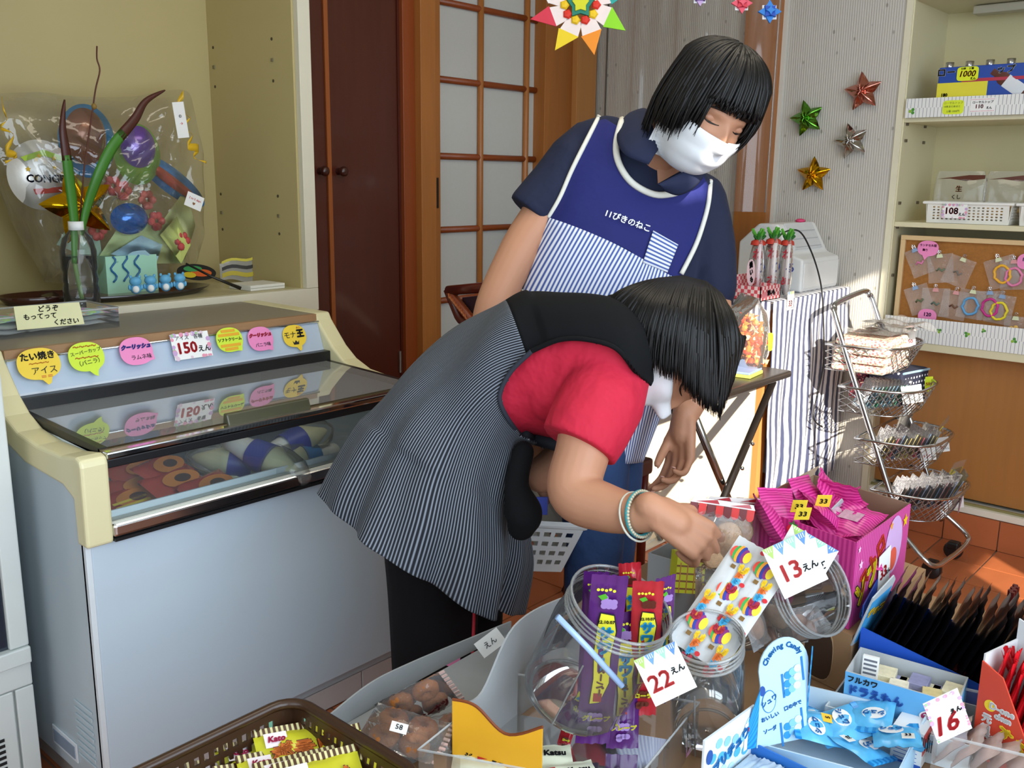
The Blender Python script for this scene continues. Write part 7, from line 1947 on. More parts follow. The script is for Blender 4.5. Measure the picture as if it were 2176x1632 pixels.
# its tray
tr0 = at(1612, 1606, z=TB+.012); exT = Vector((.115,.006,0)); eyT = Vector((.045,-.165,0))
t0_ = Vector((tr0.x, tr0.y, TB))
ctray, ctq = obox('candy_tray', 'pale blue tray of blue soda candy packets behind the header card', t0_, exT*1.2, eyT, .075, M('#9fc4dc', .5), M('#c9dbe6', .6), cat_='tray', hs=[.03,.058,.058,.03])
sbm = stripe_mat('#3fa8e6', '#1f86cc', .010, 0, .5, 'Object', .25); sdm = M('#5ab4e6', .25, var=.3, scale=60, coat=.3)
sp1 = pack_meshes(.060, .072, .014, sdm)
for k, (a, b) in enumerate(((.75,.25),(.45,.30),(.78,.62),(.42,.66),(.6,.45),(.5,.88),(.8,.88))):
    P = t0_+exT*1.2*a+eyT*b+Z_*(.028+.012*(k % 3))
    Rk = rotm(('Z', k*1.1-.4), ('X', .25*math.sin(k*2)), ('Y', .25*math.cos(k*3)))
    o = thing('candy_packet', 'blue soda candy packet lying in the pale blue tray', 'candy packet', tuple(P), rot=Rk, group='blue soda packets in the tray')
    link('pouch', sp1[k % 3], None, o)
    MB().box(-.030,.030,.028,.036,-.0006,.0024).build('striped_seal', sbm, o)
    mm = Rk.to_4x4(); mm.translation = P
    decal(o, mm, ell(-.006,.004,.016,.012,16), WHITE, .0072, 'logo_print'); text('シュワ', o, mm @ Vector((-.006,.004,.0080)), mm.col[0].to_3d(), mm.col[1].to_3d(), .010, dbl, .0005)
    if k % 2: decal(o, mm, rect(.006,-.024,.022,-.008), M('#f2c23a' if k == 1 else '#f2f0e6', .6), .0070, 'price_sticker'); text('33' if k > 1 else '5', o, mm @ Vector((.014,-.016,.0078)), mm.col[0].to_3d(), mm.col[1].to_3d(), .009, INK, .0001)
# --- blue and white candy box in front
ga, gb_ = at(1494, 1640, z=TB+.045), at(1600, 1560, z=TB+.045)
gz = thing('soda_candy_box', 'white and blue candy box with big blue lettering at the front', 'candy box', (ga.x, ga.y, TB))
A_, B_ = Vector((ga.x, ga.y, TB)), Vector((gb_.x, gb_.y, TB)); mG, RG = face_matrix(A_, B_); Wg = (B_-A_).length
MB().box(0, Wg, 0, .088, -.003, 0, mG).build('back_card', M('#e4eef4', .5), gz, world=True)
MB().box(0, Wg, 0, .034, .09, .0925, mG).build('front_panel', M('#2a6fc0', .5), gz, world=True)
MB().box(0, .0025, 0, .034, 0, .09, mG).build('side_panel', M('#2a6fc0', .5), gz, world=True); MB().box(Wg-.0025, Wg, 0, .034, 0, .09, mG).build('side_panel', M('#2a6fc0', .5), gz, world=True)
MB().box(.0025, Wg-.0025, 0, .003, 0, .09, mG).build('bottom', M('#2a6fc0', .5), gz, world=True)
for k in range(16): decal(gz, mG, ell(Wg*(.12+.055*k % .86), .015+.06*((k*7) % 11)/11, .008, .007, 9), [M('#8fcbe8', .5), M('#4fb0e0', .5), M('#bfe2f2', .5)][k % 3], .0003+.00003*k, 'candy_print')
text('ガブリチュウ', gz, mG @ Vector((Wg*.46, .044, .0009)), RG.col[0]*.96+RG.col[1]*.28, RG.col[1]*.96-RG.col[0]*.28, .0175, dbl, .0012)
decal(gz, mG, ell(Wg*.10, .060, .007, .010, 18), M('#1f4fa0', .5), .0010, 'logo_print')
decal(gz, mG, rect(Wg*.80, .030, Wg*.97, .070), PAPER, .0010, 'sticker'); text('22', gz, mG @ Vector((Wg*.88, .060, .0015)), RG.col[0], RG.col[1], .008, REDINK, 0)
gpk = pack_meshes(.030, .110, .012, M('#c4d2da', .2, var=.15, coat=.4))
for k in range(4):
    P = mG @ Vector((Wg*.18, .020+.004*(k % 2), .018+.020*k)); o = thing('candy_stick_packet', ['silver-blue stick packet frontmost in the soda box','silver-blue stick packet second in the soda box','silver-blue stick packet third in the soda box','silver-blue stick packet rearmost in the soda box'][k], 'candy packet', tuple(P+RG.col[0]*.035), rot=frame(RG.col[2], RG.col[0])); link('pouch', gpk[k % 3], None, o)
# --- 16 yen card
card('price_card', 'flower-bordered price card reading 16 yen between the boxes', 'price card', at(2014, 1522, D=1.17), RGT*.90+UPV*.42, UPV*.90-RGT*.42-FWD*.25, .047, .063, PAPER, None,
     [('16', -.008, -.010, .036, REDINK, .0008, {'shear': .25}), ('えん', .012, .004, .008, INK, .0003)], extra=floral(.047, .063))
# --- red stick box at right
r0 = at(2062, 1600, z=TB); r1 = at(2190, 1668, z=TB)
rb = thing('red_candy_box', 'red box of red stick sweets with yellow lettering at right', 'candy box', tuple(r0))
mRd, RRd = face_matrix(r0, r1); Wr = (r1-r0).length
redc = M('#d0452e', .45, var=.05)
MB().prism([(0,0),(Wr,0),(Wr,.03),(.03,.128),(0,.140)], -.0025, 0, mRd).build('front_panel', redc, rb, world=True)
MB().prism([(0,0),(Wr,0),(Wr,.06),(.05,.165),(0,.180)], -.085, -.0825, mRd).build('back_panel', M('#cfd4d6', .6), rb, world=True)
MB().box(0, .0025, 0, .150, -.085, -.0025, mRd).build('side_panel', M('#d8dadb', .6), rb, world=True)
MB().box(0, Wr, 0, .003, -.085, -.0025, mRd).build('bottom', redc, rb, world=True)
text('元祖', rb, mRd @ Vector((Wr*.26, .060, .0006)), RRd.col[1]*-1+RRd.col[0]*.0, RRd.col[0], .001, WHITE, 0) if False else None
text('D-one', rb, mRd @ Vector((Wr*.42, .083, .0006)), RRd.col[0], RRd.col[1], .013, WHITE, .0009); text('ckun', rb, mRd @ Vector((Wr*.45, .072, .0006)), RRd.col[0], RRd.col[1], .012, WHITE, .0009)
decal(rb, mRd, ell(Wr*.22, .082, .008, .008, 18), M('#f2cf2a', .5), .0004, 'logo_print')
text('元', rb, mRd @ Vector((Wr*.20, .062, .0006)), RRd.col[0], RRd.col[1], .014, WHITE, .0009); text('祖', rb, mRd @ Vector((Wr*.20, .046, .0006)), RRd.col[0], RRd.col[1], .014, WHITE, .0009)
text('ジャ', rb, mRd @ Vector((Wr*.36, .034, .0006)), RRd.col[0], RRd.col[1], .014, WHITE, .0009); text('する', rb, mRd @ Vector((Wr*.62, .046, .0006)), RRd.col[0]*.9-RRd.col[1]*.4, RRd.col[1]*.9+RRd.col[0]*.4, .022, M('#f2cf2a', .5), .0016)
rsm = pack_meshes(.022, .135, .006, M('#d81f2a', .25, var=.3, coat=.3))
for k in range(18):
    P = mRd @ Vector((Wr*(.10+.045*k), .090-.0035*k, -.015-.02*(k % 3)-.01)); o = thing('red_stick_packet', ordn(k)+' red stick packet from left in the red box', 'candy packet', tuple(P), rot=frame(RRd.col[2]+RRd.col[0]*.2, Z_+RRd.col[0]*.18), group='red stick packets in the red box'); link('pouch', rsm[k % 3], None, o)
# second red packets heap at the far right edge
for k in range(8):
    P = at(2146+6*(k % 4), 1440+16*(k//2), D=1.33+.01*k); o = thing('red_stick_packet', 'dark red packet in the heap at the right edge', 'candy packet', tuple(P), rot=frame(RGT*.8+UPV*.5+FWD*.1*k, UPV-FWD*.5), group='dark red packets at the right edge'); link('pouch', rsm[k % 3], None, o)
# brown carton with dark sticks behind
kb0 = at(2098, 1392, z=TB); kb, kq = obox('kraft_carton', 'small kraft carton holding dark red sticks at right', kb0, Vector((.05,.0,0)), Vector((.01,-.055,0)), .05, cardb, M('#2a1c16', .8), cat_='carton')
for k in range(6):
    P = kb0+Vector((.012+.007*k, -.022+.004*(k % 2), .072)); o = thing('stick_packet', ordn(k)+' dark red stick from left in the small kraft carton', 'candy packet', tuple(P), rot=frame(X_, Z_+X_*.03*k), group='dark red sticks in the small carton'); MB().box(-.003,.003,-.05,.045,-.004,.004).build('stick', M('#5a1a16', .35, var=.3), o, bevel=.001)
# dark red box under foil row end
db = thing('maroon_box', 'small maroon box lying at the end of the foil packets', 'candy box', tuple(at(2052, 1450, z=TB+.03))); MB().box(-.03,.03,-.02,.02,-.03,.03).build('box', M('#6a1a1e', .45), db, bevel=.001)
# --- clear plastic case at bottom right with pale packets
cz0 = at(1972, 1668, z=TB); clr = clear_mat('plastic', (.95,.96,.96), .04, .06, 1.5)
pc = thing('clear_case', 'clear plastic case of pale packets at bottom right', 'case', tuple(cz0))
ecx, ecy = Vector((.14,.02,0)), Vector((.055,-.20,0))
mb = MB(); c4 = [cz0, cz0+ecx, cz0+ecx+ecy, cz0+ecy]
for i in range(4):
    j = (i+1) % 4; mb.add([c4[i], c4[j], c4[j]+Z_*.075, c4[i]+Z_*.075], [(0,1,2,3)])
mb.build('walls', clr, pc, world=True); MB().tube([p+Z_*.075 for p in c4], .0022, 6, closed=True).build('rim', clear_mat('plastic_rim', (.9,.9,.9), .04, .30, 1.6), pc, world=True)
wpk = pack_meshes(.085, .055, .008, M('#d8c2bc', .35, var=.25, scale=70, coat=.2))
for k in range(9):
    P = cz0+ecx*.5+ecy*(.08+.10*k)+Z_*(.034+.002*(k % 2)); Rk = frame(ecx, Z_*.75+ecy.normalized()*.6)
    o = thing('snack_packet', ordn(k)+' pale pink packet from far left in the clear case', 'snack packet', tuple(P), rot=Rk, group='pale packets in the clear case'); link('pouch', wpk[k % 3], None, o)
    MB().prism(ell(.012,.004,.022,.012,16), .0045, .0050).build('print', M(['#c8a04a','#b88a60'][k % 2], .5), o)
# ---------------------------------------------------------------- plastic jars
jar_m = clear_mat('jar', (.965,.975,.975), .03, .045, 1.5, gain=1.25)
def jar(label, base, mouth, r_, rn=None):
    base, mouth = Vector(base), Vector(mouth); ax = mouth-base; L = ax.length; rn = rn or r_*.86
    Rj = frame(ax.orthogonal(), ax.orthogonal().cross(ax)*-1); z_ = ax.normalized(); x_ = z_.orthogonal().normalized(); y_ = z_.cross(x_)
    Rm = Matrix((x_, y_, z_)).transposed()
    o = thing('plastic_jar', label, 'jar', tuple(base), rot=Rm)
    pr_ = [(.002,.004),(r_*.80,.002),(r_*.95,.006),(r_,.016),(r_,L*.70),(r_*.985,L*.74),(rn*1.02,L*.83),(rn,L*.86),(rn,L)]
    MB().lathe(pr_, 48).build('wall', jar_m, o, smooth=True)
    rim = clear_mat('jar_rim', (.93,.95,.94), .03, .16, 1.55, gain=1.4)
    for zz, rr_ in ((L, .0022), (L*.955, .0013), (L*.92, .0013), (L*.885, .0022)):
        MB().tube([(rn*math.cos(a)*1.01, rn*math.sin(a)*1.01, zz) for a in [k*2*math.pi/44 for k in range(44)]], rr_, 6, closed=True).build('thread', rim, o, smooth=True)
    MB().tube([(r_*.82*math.cos(a), r_*.82*math.sin(a), .003) for a in [k*2*math.pi/44 for k in range(44)]], .0022, 6, closed=True).build('base_ring', rim, o, smooth=True)
    for k in range(3):
        a = k*2.09+.5; MB().tube([(r_*1.003*math.cos(a), r_*1.003*math.sin(a), L*.06), (r_*1.003*math.cos(a), r_*1.003*math.sin(a), L*.68)], .0012, 5).build('mould_line', rim, o)
    return o
jar('clear plastic jar tilted toward the camera holding sour candy strips', at(1215, 1480, D=1.30), at(1320, 1282, D=1.215), .074, .068)
jar('clear upright plastic jar in the middle behind the 22 yen card', at(1502, 1560, D=1.33), at(1502, 1352, D=1.235), .050, .047)
jar('clear plastic jar lying on its side with mouth to the right', at(1555, 1292, D=1.53), at(1738, 1255, D=1.375), .068, .064)
# thin clear trays and lids around the jars
def clear_tray(label, K, e1, e2, h):
    K, e1, e2 = Vector(K), Vector(e1), Vector(e2); o = thing('clear_tray', label, 'tray', tuple(K)); c = [K, K+e1, K+e1+e2, K+e2]; mb = MB()
    for i in range(4):
        j = (i+1) % 4; n = 14; A_, B_ = c[i], c[j]
        mb.grid(n, 1, lambda u, v: tuple(A_.lerp(B_, u)+Z_*h*v+(e1.normalized()*.0 if i % 2 else Vector((0,0,0)))+ (e2.normalized() if i % 2 == 0 else e1.normalized())*(.0025*math.sin(u*70))))
    mb.add([p+Z_*.001 for p in c], [(0,1,2,3)])
    mb.build('walls', clear_mat('tray', (.96,.97,.97), .05, .05, 1.5), o, world=True)
    MB().tube([p+Z_*h for p in c], .0018, 6, closed=True).build('rim', clear_mat('tray_rim', (.9,.92,.92), .04, .3, 1.5), o, world=True); return o
clear_tray('ribbed clear plastic tray at the bottom middle', at(890, 1690, z=TB+.004), Vector((.22,.035,0)), Vector((.115,-.24,0)), .065)
# --- sour candy strips in the front jar
def strip_pack(name, label, top, bot, w_, mat, seed=0, t_=.012, twist=0, side=None):
    top, bot = Vector(top), Vector(bot); upv = (top-bot); L = upv.length; c = (top+bot)/2
    rgt = (RGT*math.cos(twist)+FWD*math.sin(twist)); un = upv.normalized(); rgt = (rgt-un*rgt.dot(un)).normalized(); R = frame(rgt, upv)
    o = thing(name, label, 'candy packet', tuple(c), rot=frame((R.col[0]), upv)); me = pouch_mesh(w_, L, t_, 10, 30, .06, seed).mesh('packet'); me.polygons.foreach_set('use_smooth', [True]*len(me.polygons)); me.materials.append(mat)
    link('pouch', me, None, o); m = frame(R.col[0], upv).to_4x4(); m.translation = c
    return o, m, L
purple = M('#54206c', .25, var=.25, scale=40, coat=.4); redp = M('#b02430', .25, var=.2, scale=40, coat=.4)
ylw = M('#e8e03a', .35); cyn = M('#2a9fd0', .4)
def sour(label, top, bot, w_, mat, seed, date=True, grape=True, tw=0):
    o, m, L = strip_pack('sour_candy_packet', label, top, bot, w_, mat, seed, twist=tw)
    r_, u_ = m.col[0].to_3d(), m.col[1].to_3d(); z0 = .0068
    band = [(-w_*.16, L*.30), (w_*.20, L*.29), (w_*.30, L*.20), (w_*.22, L*.05), (w_*.26, -L*.10), (w_*.05, -L*.22), (-w_*.22, -L*.23), (-w_*.18, -L*.08), (-w_*.24, L*.08), (-w_*.22, L*.22)]
    decal(o, m, [(x*1.12, y*1.02) for x, y in band], INK, z0-.0006, 'band_outline'); decal(o, m, band, ylw, z0, 'yellow_band')
    for k, chh in enumerate('サワー'): text('|' if chh == 'ー' else chh, o, m @ Vector((w_*.02, L*(.185-.085*k), z0+.0006)), r_, u_, w_*.46, cyn, .0014)
    text('ペーパー', o, m @ Vector((-w_*.0, -L*.09, z0+.0006)), u_*-1, r_, w_*.26, M('#8a5a3a', .5), .0006)
    decal(o, m, rect(-w_*.14, -L*.215, w_*.10, -L*.165), M('#a8342a', .5), z0+.0006, 'label_print')
    if date: text('22.10.07', o, m @ Vector((.0, L*.255, z0+.0006)), r_, u_, w_*.14, INK, .0001)
    pc_ = M('#a080c0', .4) if grape else M('#5a2418', .4)
    for k in range(7): decal(o, m, ell(w_*(-.10+.13*(k % 3)), L*(.345+.022*(k//3)), w_*.10, w_*.10, 12), pc_, z0+.0002+.0001*k, 'fruit_print')
    decal(o, m, [(-w_*.30,L*.40),(-w_*.10,L*.415),(-w_*.02,L*.392),(-w_*.18,L*.378)], M('#4fa82a', .4), z0+.0012, 'leaf_print')
    for k in range(5): decal(o, m, ell(w_*(-.30+.11*k), L*(.430+.008*math.sin(k*3)), w_*.045, w_*.045, 10), ylw, z0-.001, 'dot_print')
    for k in range(6): decal(o, m, ell(w_*(-.16+.13*(k % 3)), -L*(.300+.022*(k//3)), w_*.09, w_*.09, 12), pc_, z0+.0002+.0001*k, 'fruit_print')
    text('グレープ' if grape else 'コーラ', o, m @ Vector((.0, -L*.315, z0+.0014)), r_, u_, w_*.20, ylw, .0005)
    for k in range(4): decal(o, m, ell(w_*(-.12+.12*(k % 3)), -L*(.385+.02*(k//3)), w_*.10, w_*.10, 12), pc_, z0+.0002, 'fruit_print')
    return o
sour('purple sour candy packet with yellow band, nearest in front jar', at(1297, 1222, D=1.175), at(1258, 1580, D=1.265), .046, purple, 1)
sour('purple sour candy packet behind the nearest one in front jar', at(1330, 1300, D=1.225), at(1322, 1590, D=1.29), .044, purple, 2, False)
sour('red sour candy packet with yellow band in front jar', at(1378, 1235, D=1.20), at(1362, 1520, D=1.275), .040, redp, 3, True, False)
sour('purple sour candy packet at the left rim of the front jar', at(1268, 1215, D=1.235), at(1250, 1520, D=1.31), .034, purple, 4, False)
sour('purple sour candy packet at the right rim of the front jar', at(1415, 1225, D=1.245), at(1392, 1500, D=1.31), .032, purple, 5, False, True, .5)
sour('short red sour candy packet top showing above the front jar', at(1338, 1196, D=1.26), at(1345, 1420, D=1.31), .030, redp, 6, False, False)
sour('red sour candy packet lying low at the left of front jar', at(1245, 1430, D=1.30), at(1192, 1598, D=1.31), .018, redp, 7, False, False)
o = MB().tube([at(1184, 1310, D=1.135), at(1250, 1378, D=1.15), at(1322, 1458, D=1.165)], .0040, 10).build('pen', M('#9dbbe6', .2, coat=.4), None, smooth=True); tag(o, 'pale blue plastic pen clipped across the front jar', 'pen')
def tape_flags(w_, h_):
    def f(o, m, R):
        for k in range(4):
            x = -w_*.38+k*w_*.25; decal(o, m, [(x-w_*.12,h_*.5),(x+w_*.12,h_*.5),(x+w_*.02*(-1)**k,h_*.5-h_*.24)], M(['#a8d06a','#6a9ad8','#9ad0b4','#5a88d0'][k], .7), .0003, 'flag_print')
            for q in range(3): decal(o, m, rect(x-w_*.06+q*w_*.045, h_*.40, x-w_*.045+q*w_*.045, h_*.49), WHITE, .0006, 'flag_stripe')
    return f
card('price_card', 'white price card reading 22 yen on the front jar', 'price card', at(1414, 1432, D=1.145), RGT*.90+UPV*.43, UPV*.90-RGT*.43, .056, .062, PAPER, None,
     [('22', -.009, -.006, .030, M('#d83a3a', .6), .0006), ('えん', .016, -.001, .0095, INK, .0003)], extra=tape_flags(.056, .062))
card('price_card', 'white price card reading 13 yen on the lying jar', 'price card', at(1690, 1200, D=1.29), RGT*.90+UPV*.42, UPV*.90-RGT*.42, .066, .074, PAPER, None,
     [('13', -.010, -.006, .034, M('#d83a3a', .6), .0008), ('えん', .018, -.010, .012, INK, .0003)], extra=tape_flags(.066, .074))
card('price_card', 'white price card half hidden behind the 13 yen card', 'price card', at(1716, 1172, D=1.315), RGT*.86-UPV*.50, UPV*.86+RGT*.50, .075, .045, PAPER, None, [('えん', .020, -.006, .014, INK, .0003)], extra=tape_flags(.075, .045))
# --- hot-air-balloon printed marshmallow strips
def balloon_strip(label, top, bot, w_, seed):
    o, m, L = strip_pack('marshmallow_strip', label, top, bot, w_, clear_mat('film', (.97,.97,.98), .06, .62, 1.5, .3, 40), seed, .014)
    o['category'] = 'candy packet'; r_, u_ = m.col[0].to_3d(), m.col[1].to_3d(); z0 = .0078
    n = 3
    for k in range(n):
        y = L*(.34-.31*k); x = w_*(.14 if k % 2 else -.12)
        for q, c in enumerate(('#e0483a','#3aa04a','#f2a02a','#2a3a9a','#8a2a7a','#f2d83a')):
            decal(o, m, ell(x+w_*.085*(q-2.5), y, w_*.11, w_*.36*(1-abs(q-2.5)*.16), 14), M(c, .45), z0+.00008*q, 'balloon_print')
        decal(o, m, rect(x-w_*.07, y-w_*.56, x+w_*.07, y-w_*.42), M('#7a5a2a', .5), z0, 'gondola_print')
        for q, (chh, c) in enumerate(zip('UFFU', ('#f2c81e','#e8742a','#3aa8d8','#b01f3a'))): text(chh, o, m @ Vector((-x*1.6, y-L*.105-w_*.26*q, z0+.0008)), r_, u_, w_*.36, M(c, .5), .0022)
    for q in range(4): decal(o, m, ell(w_*.40, L*(.44-.31*q), w_*.08, w_*.08, 12), M('#c8202c', .5), z0, 'dot_print')
    return o
balloon_strip('clear marshmallow strip printed with hot-air balloons, left of the pair', at(1602, 1155, D=1.35), at(1452, 1380, D=1.25), .046, 1)
balloon_strip('clear marshmallow strip printed with hot-air balloons, right of the pair', at(1650, 1190, D=1.335), at(1500, 1410, D=1.235), .046, 2)
# --- rice-cracker bags with red awning print
def cracker_bag(label, c, w_, h_, right, upv, awning=True, seed=0):
    R = frame(right, upv); o = thing('cracker_bag', label, 'snack bag', tuple(c), rot=R)
    pouch = pouch_mesh(w_, h_, .035, 12, 16, .05, seed); pouch.build('film', clear_mat('film', (.98,.98,.98), .06, .05, 1.5, .6, 50), o, smooth=True)
    if awning:
        n = 8
        MB().prism([(-w_/2,h_*.42),(w_/2,h_*.42),(w_/2*.92,h_*.5),(-w_/2*.92,h_*.5)], .006, .007).build('header_print', M('#f0e8e4', .5), o)
        MB().prism([(-w_*.44,h_*.44),(-w_*.06,h_*.44),(-w_*.10,h_*.50)], .0072, .0076).build('header_print', redp, o); MB().prism([(w_*.10,h_*.44),(w_*.44,h_*.44),(w_*.40,h_*.50)], .0072, .0076).build('header_print', redp, o)
        for k in range(n):
            x0 = -w_/2+w_*k/n; x1 = x0+w_/n*.94; xc = (x0+x1)/2
            MB().prism([(x0,h_*.42),(x1,h_*.42),(x1,h_*.30)]+[(xc+(x1-x0)/2*math.cos(a), h_*.30-(x1-x0)/2*math.sin(a)) for a in [math.pi*q/6 for q in range(1,6)]]+[(x0,h_*.30)], .0125-.006*abs(k-3.5)/3.5, .0135-.006*abs(k-3.5)/3.5).build('awning_scallop', M('#d0241e' if k % 2 else '#6a1014', .4), o)
    for k, (x, y) in enumerate(((-.20,-.10),(.16,-.04),(-.02,-.30))):
        MB().lathe([(.001,-.004),(w_*.20,-.004),(w_*.235,0),(w_*.20,.005),(.001,.006)], 22, Matrix.Translation((x*w_, y*h_, -.004+.006*k)) @ Matrix.Rotation(.35*(k-1), 4, 'Y')).build('rice_cracker', M('#cda680', .8, var=.25, scale=160, bump=.4), o, smooth=True)
    return o
cracker_bag('clear bag of round rice crackers with red awning print in the woman’s hand', at(1524, 1132, D=1.465), .106, .102, RGT*.98-UPV*.16+FWD*.15, UPV*.98+RGT*.12, True, 1)
cracker_bag('second awning-print rice cracker bag just behind the held one', at(1556, 1122, D=1.53), .088, .100, RGT*.99-UPV*.05, UPV*.99+RGT*.15, True, 2)
cracker_bag('clear rice cracker bag lower down inside the lying jar', at(1535, 1255, D=1.47), .085, .085, RGT, UPV*.98+RGT*.2, False, 3)
for k, (x, y, c) in enumerate(((1605,1370,'#c8a088'),(1650,1350,'#d8b890'),(1690,1370,'#b88a70'),(1640,1400,'#d89a80'),(1590,1340,'#c8b0a8'))):
    o = thing('cracker_packet', ['brown cracker packet at left inside the lying jar','tan cracker packet in the middle of the lying jar','brown cracker packet near the jar mouth','reddish cracker packet at the jar bottom','pale cracker packet at the jar base'][k], 'snack packet', tuple(at(x, y-40, D=1.44+.012*k)), rot=rotm(('Z', k*1.3), ('X', 1.1+.2*k)))
    pouch_mesh(.055, .065, .018, seed=k).build('film', clear_mat('film', (.97,.95,.94), .06, .16, 1.5, .6, 50), o, smooth=True); MB().lathe([(.001,-.004),(.018,-.004),(.021,0),(.018,.004),(.001,.005)], 18).build('rice_cracker', M(c, .8, var=.25, scale=160), o, smooth=True)
# --- grey box and lime box behind the jars
gk = at(1372, 1300, z=TB); gbx, _ = obox('grey_carton', 'plain grey open carton behind the jars', gk, Vector((.20,.0,0)), Vector((.0,-.06,0)), .115, M('#aab0b4', .7, var=.03), greyb, cat_='carton')
lm = thing('lime_candy_box', 'small lime and brown checked candy box behind the jars', 'candy box', tuple(at(1468, 1212, D=1.62))); lmm = frame(RGT*.97-UPV*.1+FWD*.2, UPV)
MB().box(-.026,.026,-.04,.030,-.03,0, lmm.to_4x4()).build('box', M('#d8dc2a', .5), lm)
for k in range(4): MB().box(-.026,.026,-.034+k*.013,-.031+k*.013,0,.0005, lmm.to_4x4()).build('line_print', M('#8a5a2a', .5), lm); MB().box(-.020+k*.013,-.018+k*.013,-.04,.012,0,.0006, lmm.to_4x4()).build('line_print', M('#c88a3a', .5), lm)
# ---------------------------------------------------------------- left side: grey boxes, doughnuts, brown basket
gA = at(1078, 1345, z=TB+.10); 
gp = thing('grey_card_box', 'large grey card box with curved cut sides and yellow end', 'card box', tuple(at(960, 1600, z=TB)))
# curved grey side wall from (955,1480) rising to (1140,1290)
def curved_wall(mat, pts_top, pts_bot, name, parent, solid=.003):
    n = 30
    MB().grid(n, 6, lambda u, v: tuple(Vector(cat(pts_bot, u)).lerp(Vector(cat(pts_top, u)), v))).build(name, mat, parent, world=True, smooth=False, solid=solid)
base_l = [at(965, 1640, z=TB), at(1020, 1590, z=TB), at(1090, 1530, z=TB), at(1190, 1455, z=TB), at(1250, 1410, z=TB)]
def above(P, y_px):
    """height above P where the vertical through it meets photo row y_px"""
    lo, hi = P.z, P.z+.5
    for it in range(30):
        mid = (lo+hi)/2; 
        if proj(Vector((P.x, P.y, mid)))[1] > y_px: lo = mid
        else: hi = mid
    return Vector((P.x, P.y, (lo+hi)/2))
top_l = [above(base_l[0], 1488), above(base_l[1], 1475), above(base_l[2], 1330), above(base_l[3], 1270), above(base_l[4], 1262)]
curved_wall(M('#a7abae', .75, var=.04), top_l, base_l, 'side_wall', gp)
ya0 = [at(962, 1650, z=TB), at(1040, 1690, z=TB)]
yend_b = [at(962, 1640, z=TB), at(1010, 1650, z=TB), at(1075, 1668, z=TB), at(1150, 1690, z=TB)]
yend_t = [above(yend_b[0], 1486), above(yend_b[1], 1500), above(yend_b[2], 1560), above(yend_b[3], 1545)]
curved_wall(M('#e5a81e', .6, var=.05), yend_t, yend_b, 'yellow_end', gp)
MB().tube([Vector(cat(yend_t, i/20)) for i in range(21)], .0022, 6).build('brown_edge', M('#7a3a14', .6), gp, world=True)
# second grey carton behind with doughnuts
gw0 = [at(700, 1560, z=TB), at(790, 1505, z=TB), at(880, 1450, z=TB), at(1000, 1385, z=TB), at(1085, 1345, z=TB)]
gwt = [above(gw0[0], 1520), above(gw0[1], 1450), above(gw0[2], 1405), above(gw0[3], 1355), above(gw0[4], 1320)]
gc2 = thing('grey_card_box', 'grey card box with torn rim holding the doughnut packs', 'card box', tuple(gw0[0]))
curved_wall(M('#a0a4a6', .75, var=.05), gwt, gw0, 'back_wall', gc2)
mb = MB(); ff = [gw0[0], gw0[4], at(1110, 1500, z=TB), at(850, 1640, z=TB)]; mb.add([p+Z_*.002 for p in ff], [(0,1,2,3)]); mb.build('floor_card', M('#9a9ea0', .75), gc2, world=True)
card('price_card', 'white slip clipped to the grey box rim', 'price card', at(1042, 1366, D=1.50), RGT*.8+UPV*.6, UPV*.8-RGT*.6, .045, .028, PAPER, None, [('えん', 0, 0, .012, INK, 0)])
o = MB().prism(ell(0,0,.016,.016,18), -.001, 0, frame(RGT, UPV).to_4x4()).build('pink_tag', pnk, None); o.location = at(958, 1396, D=1.56); tag(o, 'small round pink tag stuck on the grey box rim', 'tag')
def donuts(label, px_, py_, D, right, upv, txt, sc=1.0):
    R = frame(right, upv); P = at(px_, py_, D=D); o = thing('doughnut_pack', label, 'doughnut pack', tuple(P), rot=R)
    for i in range(2):
        for j in range(2):
            mb = MB(); n = 26; c = ((i-.5)*.040*sc, (j-.5)*.032*sc, 0)
            mb.tube([(c[0]+.0115*sc*math.cos(a), c[1]+.0095*sc*math.sin(a), 0) for a in [q*2*math.pi/22 for q in range(22)]], [.0085*sc*(1+.10*math.sin(q*2.9)) for q in range(22)], 10, closed=True); mb.build('doughnut', M('#a05f24', .7, var=.22, scale=90, bump=.5), o, smooth=True)
    pouch_mesh(.100*sc, .076*sc, .038*sc, 14, 16, .05, 3).build('film', clear_mat('film', (.98,.98,.98), .05, .07, 1.5, .7, 45), o, smooth=True)
    mb = MB()
    for k in range(9): mb.box(.050*sc, .058*sc, -.036*sc+k*.0085*sc, -.032*sc+k*.0085*sc, -.001, .001)
    mb.build('crimp_print', M('#c8a8a0', .5), o)
    m = R.to_4x4(); m.translation = P
    text(txt, o, m @ Vector((.004, -.002, .0255*sc)), m.col[0].to_3d()*.97+m.col[1].to_3d()*.2, m.col[1].to_3d()*.97-m.col[0].to_3d()*.2, .0125*sc, M('#5a1a1e', .5), .0010)
    return o
donuts('clear doughnut pack with maroon lettering, upper one', 888, 1494, 1.33, RGT*.88+UPV*.45, UPV*.8-RGT*.3-FWD*.6, 'ヤングドーナツ')
o = donuts('clear doughnut pack lying flat in front with price sticker', 858, 1556, 1.24, RGT*.95-UPV*.2-FWD*.2, UPV*.35+FWD*.9, '', 1.05)
card('price_sticker', 'small white sticker on the lower doughnut pack', 'sticker', at(848, 1546, D=1.205), RGT*.95-UPV*.25, UPV*.6+FWD*.7, .022, .014, PAPER, None, [('58', 0, 0, .010, INK, 0)])
donuts('clear doughnut pack partly hidden at the right of the others', 938, 1560, 1.27, RGT*.9+UPV*.1+FWD*.3, UPV*.4+FWD*.85, '', .9)
